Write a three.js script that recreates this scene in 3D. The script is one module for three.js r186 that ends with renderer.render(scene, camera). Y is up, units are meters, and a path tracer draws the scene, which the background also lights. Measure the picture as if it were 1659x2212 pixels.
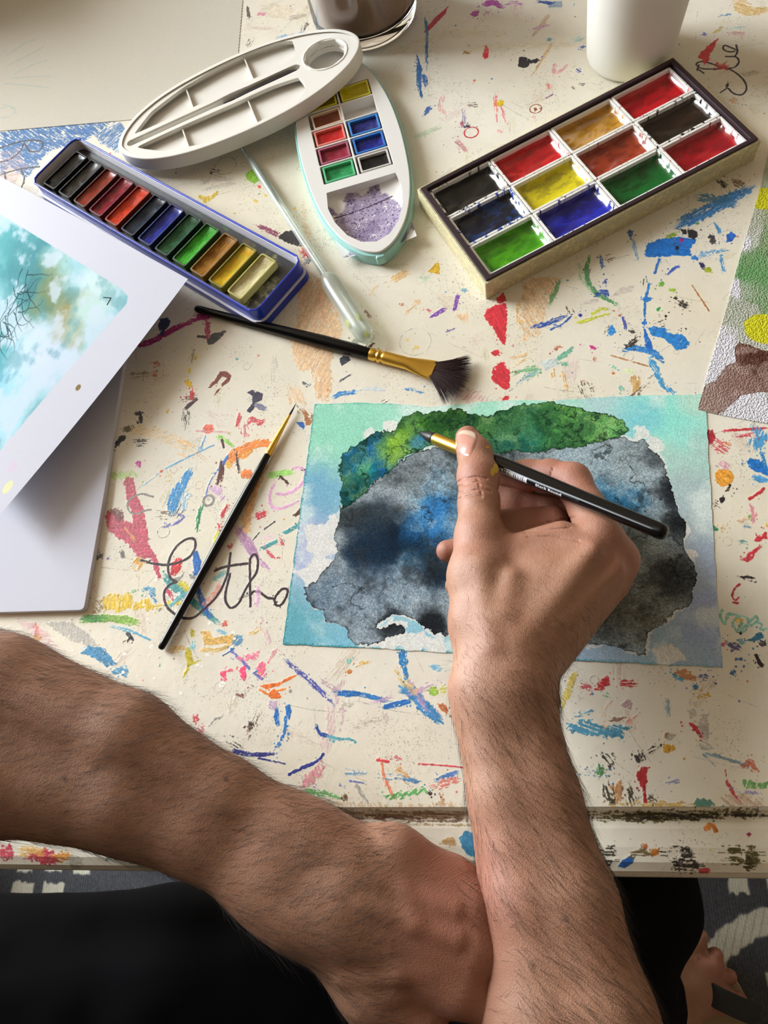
import * as THREE from 'three';
import { mergeGeometries, mergeVertices } from 'three/addons/utils/BufferGeometryUtils.js';
import { RoundedBoxGeometry } from 'three/addons/geometries/RoundedBoxGeometry.js';
import { RectAreaLightUniformsLib } from 'three/addons/lights/RectAreaLightUniformsLib.js';

// ------------------------------------------------------------------ camera, sky, light, exposure
// Lengths in the builders are millimetres (scaled to metres when a mesh is finished); y = 0 is the table top, the point of the table under the lens is the origin.
const MM = 0.001;
const scene = new THREE.Scene();
const camera = new THREE.PerspectiveCamera(2 * Math.atan(1106 / 1550) * 180 / Math.PI, 1659 / 2212, 0.02, 30);
camera.position.set(0, 0.475, 0);
camera.up.set(0.06318, 0.35555, -0.93252);
camera.lookAt(-0.14929, 0.475 - 0.9205, -0.36109);
scene.add(camera);
const renderer = new THREE.WebGLRenderer({ antialias: true });
renderer.toneMapping = THREE.LinearToneMapping;
renderer.toneMappingExposure = 1.5;
renderer.shadowMap.enabled = true;
RectAreaLightUniformsLib.init();
scene.background = new THREE.Color(0.80, 0.90, 1.0);       // overcast sky seen through the window
scene.backgroundIntensity = 1.6;
// the window in the left wall: daylight that enters through the opening
const WIN = { z0: -2700, z1: -700, y0: 480, y1: 2020, x: -2600 };
const daylight = new THREE.RectAreaLight(new THREE.Color(0.94, 1.0, 1.04), (WIN.z1 - WIN.z0) * MM, (WIN.y1 - WIN.y0) * MM);
daylight.intensity = 19;
daylight.position.set((WIN.x + 30) * MM, (WIN.y0 + WIN.y1) / 2 * MM, (WIN.z0 + WIN.z1) / 2 * MM);
daylight.lookAt(daylight.position.x + 1, daylight.position.y, daylight.position.z);
scene.add(daylight);

// ------------------------------------------------------------------ helpers
const V3 = THREE.Vector3;
function rng(seed) { let s = seed >>> 0; return () => { s = (s + 0x6D2B79F5) | 0; let t = Math.imul(s ^ (s >>> 15), 1 | s); t = (t + Math.imul(t ^ (t >>> 7), 61 | t)) ^ t; return ((t ^ (t >>> 14)) >>> 0) / 4294967296; }; }
const clamp = (x, a = 0, b = 1) => x < a ? a : x > b ? b : x;
const sstep = (a, b, x) => { const t = clamp((x - a) / (b - a)); return t * t * (3 - 2 * t); };
const mix = (a, b, t) => a + (b - a) * t;
const HASH = new Float32Array(65536); { const r = rng(77); for (let i = 0; i < 65536; i++) HASH[i] = r(); }
const h2 = (x, y) => HASH[(Math.imul(x, 7919) ^ Math.imul(y, 104729) ^ ((x * 31 + y) << 5)) & 65535];
function vn(x, y) {                                          // value noise, 0..1
  const xi = Math.floor(x), yi = Math.floor(y), fx = x - xi, fy = y - yi;
  const u = fx * fx * (3 - 2 * fx), v = fy * fy * (3 - 2 * fy);
  const a = h2(xi, yi), b = h2(xi + 1, yi), c = h2(xi, yi + 1), d = h2(xi + 1, yi + 1);
  return a + (b - a) * u + (c - a) * v + (a - b - c + d) * u * v;
}
function fbm(x, y, o = 4) { let s = 0, a = 0.5, n = 0; for (let i = 0; i < o; i++) { s += a * vn(x, y); n += a; x = x * 2.03 + 17.1; y = y * 2.03 - 9.7; a *= 0.5; } return s / n; }
function vn3(x, y, z) { const zi = Math.floor(z), f = z - zi, u = f * f * (3 - 2 * f); return mix(vn(x + zi * 37.3, y - zi * 11.7), vn(x + (zi + 1) * 37.3, y - (zi + 1) * 11.7), u); }
const hex = (s) => [parseInt(s.slice(0, 2), 16), parseInt(s.slice(2, 4), 16), parseInt(s.slice(4, 6), 16)];

const used = {};
function numbered(n) { const k = used[n] = (used[n] ?? -1) + 1; return k ? n + '_' + String(k).padStart(3, '0') : n; }
const done = new WeakSet();
function fin(g) { if (!done.has(g)) { g.scale(MM, MM, MM); done.add(g); } return g; }
function mesh(name, g, mat, parent = scene) {
  const m = new THREE.Mesh(fin(Array.isArray(g) ? merge(g) : g), mat);
  m.name = parent === scene ? numbered(name) : name; m.castShadow = m.receiveShadow = true; parent.add(m); return m;
}
function merge(gs) {
  const flat = gs.map((g) => { let q = g.index ? g.toNonIndexed() : g; q = q.clone(); for (const k of Object.keys(q.attributes)) if (!['position', 'normal', 'uv'].includes(k)) q.deleteAttribute(k);
    if (!q.attributes.uv) q.setAttribute('uv', new THREE.BufferAttribute(new Float32Array(q.attributes.position.count * 2), 2)); q.clearGroups(); return q; });
  return mergeGeometries(flat);
}
function tag(o, label, category, group) { o.userData.label = label; o.userData.category = category; if (group) o.userData.group = group; return o; }
function struct(o) { o.userData.kind = 'structure'; return o; }
function stuff(o) { o.userData.kind = 'stuff'; return o; }
function thing(name, label, category, [x, y, z] = [0, 0, 0], turn = 0, group) {
  const o = new THREE.Group(); o.name = numbered(name); o.position.set(x * MM, y * MM, z * MM); o.rotation.y = turn; scene.add(o);
  return tag(o, label, category, group);
}
function aim(o, from, to) {                                  // stands a thing built along +y between two points
  const a = new V3(...from), b = new V3(...to); o.position.copy(a).multiplyScalar(MM);
  o.quaternion.setFromUnitVectors(new V3(0, 1, 0), b.clone().sub(a).normalize()); return a.distanceTo(b);
}
const box = (w, h, d, x = 0, y = 0, z = 0) => new THREE.BoxGeometry(w, h, d).translate(x, y, z);
const rbox = (w, h, d, r, x = 0, y = 0, z = 0) => new RoundedBoxGeometry(w, h, d, 2, r).translate(x, y, z);
const lathe = (pts, n = 40) => new THREE.LatheGeometry(pts.map((p) => new THREE.Vector2(p[0], p[1])), n);
function poly(pts) { const s = new THREE.Shape(); pts.forEach(([x, z], i) => i ? s.lineTo(x, -z) : s.moveTo(x, -z)); s.closePath(); return s; }
function rr(w, d, r, cls = THREE.Shape) {
  const s = new cls(), x = w / 2, y = d / 2; s.moveTo(-x + r, -y); s.lineTo(x - r, -y); s.quadraticCurveTo(x, -y, x, -y + r); s.lineTo(x, y - r); s.quadraticCurveTo(x, y, x - r, y); s.lineTo(-x + r, y); s.quadraticCurveTo(-x, y, -x, y - r); s.lineTo(-x, -y + r); s.quadraticCurveTo(-x, -y, -x + r, -y); return s;
}
function slab(shape, h, bevel = 0, seg = 12) {               // a flat outline raised from y = 0 to y = h
  const g = new THREE.ExtrudeGeometry(shape, { depth: h - 2 * bevel, bevelEnabled: bevel > 0, bevelThickness: bevel, bevelSize: bevel, bevelOffset: -bevel, bevelSegments: 3, curveSegments: seg });
  return g.translate(0, 0, bevel).rotateX(-Math.PI / 2);
}
function tex(w, h, fn, srgb = true, wrap = false) {          // fn(u, v) -> [r, g, b] 0..255, v upward
  const d = new Uint8Array(w * h * 4);
  for (let j = 0; j < h; j++) for (let i = 0; i < w; i++) { const c = fn((i + 0.5) / w, (j + 0.5) / h), k = (j * w + i) * 4; d[k] = clamp(c[0], 0, 255); d[k + 1] = clamp(c[1], 0, 255); d[k + 2] = clamp(c[2], 0, 255); d[k + 3] = 255; }
  const t = new THREE.DataTexture(d, w, h); if (srgb) t.colorSpace = THREE.SRGBColorSpace;
  t.magFilter = THREE.LinearFilter; t.minFilter = THREE.LinearMipmapLinearFilter; t.generateMipmaps = true; if (wrap) t.wrapS = t.wrapT = THREE.RepeatWrapping; t.needsUpdate = true; return t;
}
function planarUV(g, x0, z0, w, d) {                         // uv from the place on a level surface, in its own rectangle
  const p = g.attributes.position, uv = new Float32Array(p.count * 2);
  for (let i = 0; i < p.count; i++) { uv[2 * i] = (p.getX(i) - x0) / w; uv[2 * i + 1] = (p.getZ(i) - z0) / d; }
  g.setAttribute('uv', new THREE.BufferAttribute(uv, 2)); return g;
}
const std = (color, roughness = 0.6, extra = {}) => new THREE.MeshPhysicalMaterial({ color, roughness, ...extra });
const matte = (extra) => std(0xffffff, 0.95, { specularIntensity: 0.25, ...extra });
function segDist(px, py, ax, ay, bx, by) { const dx = bx - ax, dy = by - ay, t = clamp(((px - ax) * dx + (py - ay) * dy) / (dx * dx + dy * dy + 1e-9)); return [Math.hypot(px - ax - dx * t, py - ay - dy * t), t]; }
function polyDist(x, y, P) {                                 // signed distance to a polygon, negative inside
  let d = 1e9, inside = false;
  for (let i = 0, j = P.length - 1; i < P.length; j = i++) {
    d = Math.min(d, segDist(x, y, P[j][0], P[j][1], P[i][0], P[i][1])[0]);
    if ((P[i][1] > y) !== (P[j][1] > y) && x < (P[j][0] - P[i][0]) * (y - P[i][1]) / (P[j][1] - P[i][1]) + P[i][0]) inside = !inside;
  }
  return inside ? -d : d;
}

// ------------------------------------------------------------------ the room around the table (outside the frame; it bounces the daylight)
const FLOOR = -470, CEIL = 2230, RX0 = WIN.x, RX1 = 2100, RZ0 = -3600, RZ1 = 2000;
const wallPaint = std(0x8c7e6a, 0.9), ceilPaint = std(0x867a68, 0.95), boards = std(0x8a6a4c, 0.6);
struct(mesh('floor', box(RX1 - RX0, 120, RZ1 - RZ0, (RX0 + RX1) / 2, FLOOR - 66, (RZ0 + RZ1) / 2), boards));
struct(mesh('ceiling', box(RX1 - RX0 + 240, 120, RZ1 - RZ0 + 240, (RX0 + RX1) / 2, CEIL + 60, (RZ0 + RZ1) / 2), ceilPaint));
struct(mesh('wall_right', box(120, CEIL - FLOOR + 6, RZ1 - RZ0 + 240, RX1 + 60, (CEIL + FLOOR - 6) / 2, (RZ0 + RZ1) / 2), wallPaint));
struct(mesh('wall_back', box(RX1 - RX0, CEIL - FLOOR + 6, 120, (RX0 + RX1) / 2, (CEIL + FLOOR - 6) / 2, RZ0 - 60), wallPaint));
struct(mesh('wall_front', box(RX1 - RX0, CEIL - FLOOR + 6, 120, (RX0 + RX1) / 2, (CEIL + FLOOR - 6) / 2, RZ1 + 60), wallPaint));
{
  const { z0, z1, y0, y1, x } = WIN, X = x - 60, zc = (z0 + z1) / 2;
  struct(mesh('wall_left', [box(120, y0 - FLOOR + 6, RZ1 - RZ0 + 240, X, (y0 + FLOOR - 6) / 2, (RZ0 + RZ1) / 2), box(120, CEIL - y1, RZ1 - RZ0 + 240, X, (CEIL + y1) / 2, (RZ0 + RZ1) / 2),
    box(120, y1 - y0, z0 - RZ0 + 120, X, (y0 + y1) / 2, (z0 + RZ0 - 120) / 2), box(120, y1 - y0, RZ1 + 120 - z1, X, (y0 + y1) / 2, (z1 + RZ1 + 120) / 2)], wallPaint));
  const w = new THREE.Group(); w.name = 'window_1'; w.userData.kind = 'structure'; scene.add(w);
  const white = std(0xf0efec, 0.4);
  mesh('window_frame', [box(50, 46, z1 - z0, X - 20, y0 + 23, zc), box(50, 46, z1 - z0, X - 20, y1 - 23, zc), box(50, y1 - y0 - 92, 46, X - 20, (y0 + y1) / 2, z0 + 23), box(50, y1 - y0 - 92, 46, X - 20, (y0 + y1) / 2, z1 - 23), box(44, y1 - y0 - 92, 40, X - 20, (y0 + y1) / 2, zc)], white, w);
  mesh('window_sill', rbox(150, 24, z1 - z0 + 80, 6, x + 70, y0 - 12.5, zc), white, w);
}

// ------------------------------------------------------------------ rug on the floor
{
  const x0 = -900, z0 = -300, w = 1500, d = 900, N = 1024;
  // woven white marks on the charcoal ground
  const blocks = [[[-638.6, 88.4], [-616.2, 88.2], [-616, 96.3], [-638.3, 96.5]], [[-597.9, 88.1], [-575.2, 87.9], [-575, 96.4], [-598.3, 96.7]], [[-559.1, 87.7], [-536, 87.5], [-535.6, 98.1], [-558.6, 98.4]], [[-641.3, 107.9], [-611.1, 108.5], [-610.3, 126.5], [-642.7, 127]], [[-597.5, 108.4], [-568.4, 109.1], [-568.1, 125.8], [-597.5, 126.3]],
    [[234.2, 88.3], [255.2, 88.1], [253, 108.8], [232.5, 110]], [[273.2, 87.9], [296.3, 87.7], [293.2, 103.7], [272.1, 104]], [[255.5, 183.4], [279, 176.4], [283.7, 199.4], [256, 196.1]]];
  const band = [[199.9, 174.2], [230, 150.4], [258.5, 136.5], [297.3, 130.5]], bars = [[-308.9, 131.8], [-464.8, 129.4], [-509.2, 122.4], [-526.1, 114.8], [-530.9, 83.2]];
  const rugTex = tex(N, Math.round(N * d / w), (u, v) => {
    const x = x0 + u * w, z = z0 + v * d, rib = 0.5 + 0.5 * Math.sin(x * 1.9 + 0.6 * vn(x * 0.05, z * 0.3)), n = vn(x * 0.7, z * 0.7);
    let k = 0; const wob = (vn(x * 0.25, z * 0.12) - 0.5) * 5;
    for (const b of blocks) k = Math.max(k, sstep(1.2, -1.2, polyDist(x + wob * 0.4, z + wob, b)));
    let bd = 1e9; for (let i = 0; i + 1 < band.length; i++) bd = Math.min(bd, segDist(x, z, ...band[i], ...band[i + 1])[0]);
    k = Math.max(k, sstep(14 + wob, 11 + wob, bd) * sstep(0.1, 0.5, 0.5 + 0.5 * Math.sin((x + z * 0.4) * 0.75) + 0.35));
    const g = 52 + 22 * rib + 24 * (n - 0.5), l = 196 + 26 * (rib - 0.5) + 26 * (n - 0.5);
    return [mix(g, l, k), mix(g + 2, l - 2, k), mix(g + 7, l - 18, k)];
  });
  const g = planarUV(slab(poly([[x0, z0], [x0 + w, z0], [x0 + w, z0 + d], [x0, z0 + d]]), 6), x0, z0, w, d).translate(0, FLOOR - 6, 0);
  tag(mesh('rug', g, std(0xffffff, 0.95, { map: rugTex })), 'flat-woven charcoal rug with off-white geometric marks under the table', 'rug');
}

// ------------------------------------------------------------------ the table: cream paint under years of splashes
// Marks on the paint, in millimetres on the table top. b = blob, w = rough wash, s = brush stroke, r = ring; then colour, edge roughness, (width, (radius)), dryness, cover and the outline.
const MARKS = `
w 3f6ca4 3 0.5 0.9 -473.9,-631.2 -443.1,-633.6 -407,-632.9 -345.1,-622 -371.9,-602.4 -415,-592 -429.3,-561.4 -453.2,-580.6 -461.1,-569.9
w 3f6ca4 2 0.55 0.8 -367.7,-607.8 -338.8,-619.5 -326.6,-593.8 -336.5,-577.6 -352.7,-589.6
w c9a0a0 3 0.5 0.5 -467.7,-601.7 -447.7,-604.2 -432.3,-576.9 -443,-554.9 -459.8,-563.7
s 4a4850 0.5 2.05 0.05 0.9 -469.1,-608.2 -449.4,-612.6 -431.3,-611.7 -421.7,-606.8 -423.4,-596.6 -433.6,-597.3 -442.6,-609.5 -444.4,-600.5 -455.1,-590.1 -465.1,-588.8
s 4a4850 0.5 1.99 0.05 0.9 -461.4,-571.2 -442,-575 -419.3,-574.6
s 4a4850 0.5 1.99 0.05 0.9 -456.9,-574 -453.6,-562.6
s 4a4850 0.5 1.97 0.05 0.9 -438.7,-573.8 -433.1,-560.3 -434.3,-548.7
w 8fa84a 2 0.6 0.6 -425.3,-540.1 -407,-534.2 -386.6,-513.8 -401.9,-519.1
w 2f5c7c 2 0.5 0.8 -393,-523.3 -362.3,-496 -348.7,-483 -374.4,-497.9
b 8cc03c 0.6 0.05 1 -203.7,-527.8 -197.8,-532.4 -191,-528.4 -189.5,-518.1 -194.5,-514 -202.4,-520.4
r 8a9a94 0.5 0.58 10.38 0 -224.4,-541
s b8b0a4 2 7.02 0.4 0.7 -248.7,-524.4 -230.9,-527 -214.8,-521.4
s b8b0a4 2 5.21 0.4 0.7 -243.3,-515.2 -225.7,-517.7 -212.4,-518.2
w d0b040 1.5 0.2 0.95 -249.6,-510.8 -238.1,-506.6 -228.7,-511.6 -231.3,-505 -237.5,-500 -241.8,-498.5
s 8ab0c8 1.5 9.03 0.4 0.8 -187.5,-583.9 -191.2,-570
b 2a2628 1.2 0.1 1 -169.4,-449.3 -163.4,-454.5 -155.1,-454.3 -148.5,-446.2 -143.3,-437.9 -148.1,-435.6 -156.5,-439.3 -164.2,-444.5
s 803050 1 4.88 0.3 0.9 -189.3,-465.8 -176.1,-456.5 -168.6,-450.2
s b03a40 1 6.99 0.2 0.95 -148,-432.1 -141.7,-428.7 -143.6,-424.1
s d8b84a 0.5 3.35 0.1 0.9 -193.2,-494.3 -190.5,-491.7
s d8b84a 0.5 2.51 0.1 0.9 -184.5,-499.9 -182.2,-497.3
b e06048 0.4 0 1 -191.7,-511.9 -188.6,-511.4 -188.4,-507.6 -190.6,-508.5
w e0b080 3 0.35 0.7 -148.5,-393.4 -130.8,-400.5 -112.5,-374.6 -110.8,-342.9 -118.6,-317.6 -117.4,-296.3 -121.9,-282.3 -129.4,-284.3 -133.9,-310.7 -143.4,-311.8 -149.5,-321 -153,-339 -149,-356.4
w d8b08a 3 0.5 0.5 -148,-488.5 -139.6,-450.9 -140.8,-436 -147.6,-422.2 -130.8,-400.5 -148.5,-393.4 -150.9,-403.3
w e0b488 3 0.5 0.6 -156.3,-300.3 -142.8,-294.8 -138.6,-281.9 -151.7,-282.3
s e0a890 1.5 3.73 0.4 0.7 -126.8,-399.9 -130.3,-381.6 -125.6,-353.6
b 40424a 0.8 0.05 1 -225.9,-349.7 -220.8,-356 -214.7,-356.2 -210.6,-354.7 -213.9,-350.6 -219.1,-345.7 -223.9,-344.9
s 40424a 0.5 2.62 0.1 1 -235.3,-354.5 -229.6,-353.8 -224.5,-351.8
s 40424a 0.5 2.23 0.2 1 -214.7,-355.2 -209.5,-356.9
b 40424a 0.8 0.1 1 -112.3,-319.1 -108.9,-321.7 -105.2,-320.4 -103.2,-316.8 -106.6,-314.2 -110.3,-311.6
s a02468 1.5 5.35 0.25 0.95 -291.4,-352.3 -279.8,-352.8 -264.4,-360.2 -248.6,-367.6 -226.6,-375.2
s a02468 1.5 9.18 0.35 0.9 -237.4,-376.6 -223.9,-373
s a83060 0.8 3.78 0.3 0.9 -226.9,-369.2 -224.7,-349.6
b 343858 1 0.05 1 -271.2,-369 -270.4,-376 -264.2,-377.1 -259.6,-373.7 -261.1,-367.8 -264.8,-364 -269,-364.5
s 343858 0.8 3.83 0.4 0.9 -266.9,-364.3 -265.4,-358.5
s d8c040 0.8 5.14 0.3 0.9 -235.4,-334.1 -232.6,-333.8
s d8c040 0.6 2.91 0.3 0.9 -238.9,-323.8 -237.6,-319.2
s 8c8a80 0.6 2.22 0.5 0.8 -235.9,-343.1 -237.7,-328.5
b e0b82c 0.4 0 1 -242.1,-311.8 -239,-313.3 -235.1,-310.2 -234.2,-305 -237.9,-306.2
s c83030 0.8 4.27 0.25 0.95 -234.1,-303.2 -232.7,-292.8
b c83838 0.3 0 1 -239.9,-297.8 -237.9,-297.6 -237.7,-295.4 -239.3,-295.6
s 382028 0.5 3.51 0 1 -239.4,-285 -234.7,-289.6 -231.1,-292.6 -228.5,-294.9
s c87060 1.2 5.95 0.6 0.8 -271.1,-332.2 -265.1,-330.2
s c87060 1.2 5.89 0.5 0.8 -270.3,-321.8 -266,-320.5
s 8a8060 2 7.44 0.7 0.7 -290.8,-322.2 -273.5,-321.3
b 7a3a2a 0.4 0.02 1 -215.7,-310 -211.7,-318.2 -205.7,-317.6 -201.4,-312.8 -202.9,-307.3 -208.5,-303.6 -209.5,-305.9 -205.2,-311 -209.3,-313.2 -212.8,-308.4 -218.3,-303.3 -220.7,-303.6 -218.7,-307.7
b 7a3a2a 0.4 0.02 1 -215.3,-295.7 -212.6,-301 -209.6,-302.4 -212,-298.4
s 2f2c34 1 4.29 0.4 0.95 -280.9,-286.4 -275.8,-284.6 -275.8,-278.3 -278.6,-277.7
s 22222c 1 5.6 0.15 1 -293.5,-258.2 -290.3,-263.7 -288.8,-264.4
w 55503c 2 0.6 0.8 -291.6,-273.4 -282.8,-276.8 -280.3,-272.4 -287.6,-267.6
b 38344a 0.6 0.05 1 -187.4,-295.9 -182.9,-298 -173.8,-293.7 -174.6,-287.5 -179.4,-285.9 -180.6,-279.8 -183.5,-277.1 -186.3,-279.5 -182.1,-286.1 -182.5,-292.5
s 70708c 0.6 4.78 0.1 0.9 -180.1,-284.3 -170.3,-279.2
s c84850 1.2 4.03 0.4 0.9 -184.7,-267 -181.2,-271.2 -173.4,-266.8 -171.3,-269.8
s d07078 1.5 8.08 0.7 0.8 -186.6,-268 -184.7,-255.7
s c84048 1 3.41 0.35 0.9 -191.5,-277.5 -193.3,-265.8
s b89090 0.6 2.06 0.5 0.7 -206.5,-278.1 -198.6,-275.3
w e0b878 3 0.62 0.45 -282.8,-276.8 -260.4,-271.9 -243.7,-262.9 -225.6,-251.2 -224.8,-243.1 -246.6,-253 -267.2,-262.9 -281.5,-266.3
s e8b070 1 4.11 0.45 0.6 -243.3,-258.8 -225.6,-250.8
s e8b070 1 3.38 0.5 0.6 -239.8,-247.1 -232.4,-242.5
s e0c0a0 1 3.36 0.6 0.5 -225.2,-247.1 -216.5,-238.4
b e06a58 0.5 0.05 0.95 -221.7,-267.1 -219.3,-270.2 -213.5,-269.6 -212.5,-263.4 -216.6,-261.3 -220.6,-263.3
s d8a0a0 0.5 1.71 0.2 0.8 -226.9,-265.1 -199.4,-261.4
s 8ac850 0.6 3.38 0.35 0.9 -210,-259.9 -202.7,-255.2 -193.8,-247.3
s 5a98c8 0.6 3.39 0.55 0.9 -218.8,-260.7 -221.1,-252 -222.8,-245.7
s 6aa0c8 0.5 1.61 0.3 0.85 -249.5,-234 -235.7,-240.8 -211.9,-251.2
s 90b8d4 0.5 1.33 0.35 0.8 -268.1,-219.7 -259,-226.8 -251.3,-232.9
s 2f86c4 1.2 7.94 0.3 0.95 -227.9,-231.1 -233,-222.1 -239.7,-207.2 -239.6,-195.8
s 8ab8d8 1.5 7.16 0.7 0.85 -230.3,-214.2 -232,-197.2
b c0488c 0.4 0 1 -275.9,-241.3 -273.4,-243.1 -270.5,-242 -270.5,-235.6 -272.7,-237.8
w a8d070 2 0.55 0.75 -296.9,-234.9 -277.4,-235.4 -267.8,-229.9 -282.2,-227.4 -296.1,-229.3
w c04a60 1.6 0.08 0.95 -283.1,-225.1 -281.7,-229 -275.4,-228.5 -272.3,-219.2 -271,-215.2 -266.9,-207.2 -263.5,-201.2 -260.2,-189.7 -258.2,-182.1 -255.4,-171.6 -250.6,-165.2 -247.5,-160.3 -244.5,-150.5 -242.8,-145.2 -244.5,-144.6 -248.2,-150.7 -251.7,-159.1 -254.2,-161.8 -258.6,-161.7 -264.5,-164.2 -268.8,-168.8 -273.2,-173.8 -278.6,-177.8 -283.4,-180 -291.1,-186 -294,-195.7 -293.6,-203.3 -288.2,-201 -282.7,-196.8 -277.6,-192.7 -271.6,-190.4 -272.6,-198.1 -276.3,-205.9 -280.7,-215.9
s 6a3a38 1.5 6.61 0.4 0.8 -290.9,-201.2 -284.1,-198.8 -280.6,-192.9
s d0b060 0.8 2.59 0.6 0.7 -277.6,-187.1 -270.1,-179.2 -266.8,-173.4
s 8a8680 0.3 1.58 0 1 -257.1,-211.1 -267,-214.2 -274.3,-211.6 -277.5,-206.8 -274.7,-200.1 -268.8,-197.8 -261.5,-200.3 -257.4,-200.4
r 8f8c86 0.3 2.11 4.14 0 -211.6,-204.8
r 8a8a86 0.3 0.42 4.85 0 -245.1,-181.7
r c8b450 0.3 0.55 2.73 0 -246.3,-225.9
r c8a080 0.3 0.37 3.06 0 -220.2,-218.1
b d86038 0.3 0 1 -253.9,-232.7 -252.4,-233 -251.5,-231.4 -252.9,-230.7
s 5a5aac 0.8 2.56 0.35 0.9 -235.1,-195.5 -230.7,-192.2 -234.1,-189.5 -241.2,-186.6 -246.7,-185.5
s 2f8a58 1 3.19 0.2 1 -216.1,-201.8 -218,-194.4 -218.4,-187 -219,-181.1
b c83038 1 0.3 1 -235.5,-157.2 -231.1,-160.8 -227.3,-158.5 -227.6,-154.2 -228.9,-149.7 -233.2,-146.4 -236.3,-148.3 -236.4,-152.6
b 2468b4 0.8 0.05 1 -220,-165.2 -216.5,-165.7 -214.1,-159.5 -212.5,-154.1 -214.4,-147.2 -217.8,-145.6 -219,-154.5
s d0983c 0.8 5.62 0.2 0.95 -264.7,-157.7 -261.7,-162.6
s d0983c 0.6 2.48 0.1 0.95 -262,-153.2 -259,-158.8
s 4f4a48 1.2 3.81 0.55 0.8 -277.3,-168.5 -275.1,-163
w d8b42c 3 0.35 0.95 -289.5,-131.7 -282.8,-136.6 -273.4,-134.4 -266.2,-135.1 -261.7,-128.7 -251.1,-129.9 -245.1,-124.5 -246.6,-121.8 -261.1,-123.5 -268.2,-122.8 -275.3,-121.7 -284.7,-124.5
w 8a7440 2 0.55 0.7 -294.7,-130.2 -286,-133.3 -282.7,-122.7 -293.4,-121.5
s 3f8cb8 1.2 3.66 0.4 0.9 -257.4,-137.1 -250.3,-137.8 -247,-131.4 -244.3,-127.2
s 6aa878 1.2 3.66 0.5 0.9 -264.5,-135.7 -259.2,-137.2
s d8b42c 1.5 3.59 0.5 0.9 -246.8,-123.9 -236.3,-125.8 -224.1,-127
s 3f8f90 0.8 6.1 0.15 0.95 -240.5,-146.8 -234.5,-141.2 -222.8,-132 -207.6,-119.5 -196.5,-110.7
s 2a62b8 0.8 4.19 0.2 0.95 -214.7,-139.6 -210.1,-128 -205.9,-119.4 -201.9,-114.2
s c8b83c 0.8 4.23 0.3 0.95 -229.3,-142.7 -223.4,-137.9 -219.5,-134.3
s b83858 0.6 2.42 0.2 0.9 -238.4,-138 -234.2,-132.6 -230.9,-128
s e09080 1.2 5.92 0.4 0.8 -195.3,-138.6 -203.1,-127.7 -207.9,-122.8
s 6ab0b8 0.6 3.56 0.2 0.9 -235,-123 -226.2,-130.5 -219.5,-134.3
s 6ab0b8 0.6 2.98 0.35 0.8 -203.6,-141.4 -197.6,-145.6 -192.5,-147.8
b 8c8a86 0.3 0 1 -234.1,-144.7 -227.8,-146.2 -225.3,-149.5 -225.7,-146 -229.2,-142
b 8c8a86 0.3 0 1 -221.9,-147.6 -217.1,-146.3 -215,-143.1 -219.8,-144
s 7aa838 1 7.32 0.25 0.95 -300.8,-117.3 -285.6,-117.7 -270.9,-116.1 -256.2,-113.1
s 3f8a3c 1 5.49 0.3 0.9 -300.9,-118 -281.9,-117.2
s 5aa8c8 1 2.4 0.35 0.9 -277.4,-111.6 -264.4,-107.7 -258,-105.5
s 5aa8c8 0.6 1.47 0.1 0.95 -258.1,-105.8 -245.7,-100
w a8a49c 1.5 0.15 0.7 -331.3,-116.1 -310.9,-116.3 -298.9,-109.7 -284.4,-97.4 -289.5,-95.9 -308.8,-103.3
b 3f84b0 1 0.12 0.95 -298,-92.9 -293.4,-97.7 -280.5,-95.6 -274.2,-88.8 -268.6,-84.1 -276.8,-82.4 -284.7,-87.5
s 3f88b4 1.5 5.76 0.5 0.9 -272.6,-77.4 -264.1,-79.8 -259.9,-73.9
s d06050 1.2 4.96 0.4 0.9 -339.7,-115.4 -335.8,-110.5 -334.7,-104.3
s d8a040 1.2 4.91 0.5 0.9 -338.5,-105.1 -331.2,-105.5
w d8a8b0 2 0.3 0.5 -352,-117 -344.8,-118.4 -330.3,-110.9 -314.7,-95.2 -326.3,-98.9
s 2a2a2a 0.8 2.37 0.15 1 -265.4,-107.1 -261.6,-102.9 -264,-99.7
s 2a2a2a 0.6 1.77 0.1 1 -261.7,-103.6 -258.8,-100.5
s e8833a 1.2 8.52 0.2 0.95 -198.5,-235 -194.1,-240.6 -186.3,-245.8 -173.1,-249.9 -163.8,-247.9
s e8943a 1.2 5.89 0.5 0.9 -190.2,-238.3 -179.5,-245.3
s e87838 1.2 6.46 0.25 0.95 -187.5,-225.6 -178.1,-223.3
s e0a848 1.2 5.25 0.5 0.9 -201.5,-235.3 -195.3,-231.6
s 2f68b4 0.5 2.64 0.05 1 -198.7,-242.1 -202.9,-233.4 -207,-228.7
s 5a3028 0.5 1.97 0.1 1 -203.9,-236.2 -205.4,-218.1
s 5a3028 0.5 2.95 0.1 1 -202.5,-233.4 -202.8,-219.1
s 4a2c28 0.5 2.01 0.2 1 -205,-255.4 -203,-248.9
s 30282c 0.8 1.99 0.45 1 -193.9,-248.5 -191.3,-238.4 -189,-226.5
s 7080b8 0.5 1.44 0.15 0.9 -207.7,-227.9 -212.7,-216.7 -213.8,-208.4
s c8a0c8 1.2 5.82 0.4 0.85 -211.8,-215.9 -204.9,-212.3 -202.8,-209.9
s c098c0 0.8 4.46 0.2 0.85 -201.4,-206 -199.9,-205.1
s c83848 0.8 3.79 0.35 0.95 -195.8,-199.6 -198.9,-193.1 -199.4,-190.2
s c83848 0.6 2.5 0.4 0.95 -202.6,-185.2 -201,-182.2
s c8c83c 1.2 3.72 0.4 0.85 -202.1,-178.6 -204.3,-170.8
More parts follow.
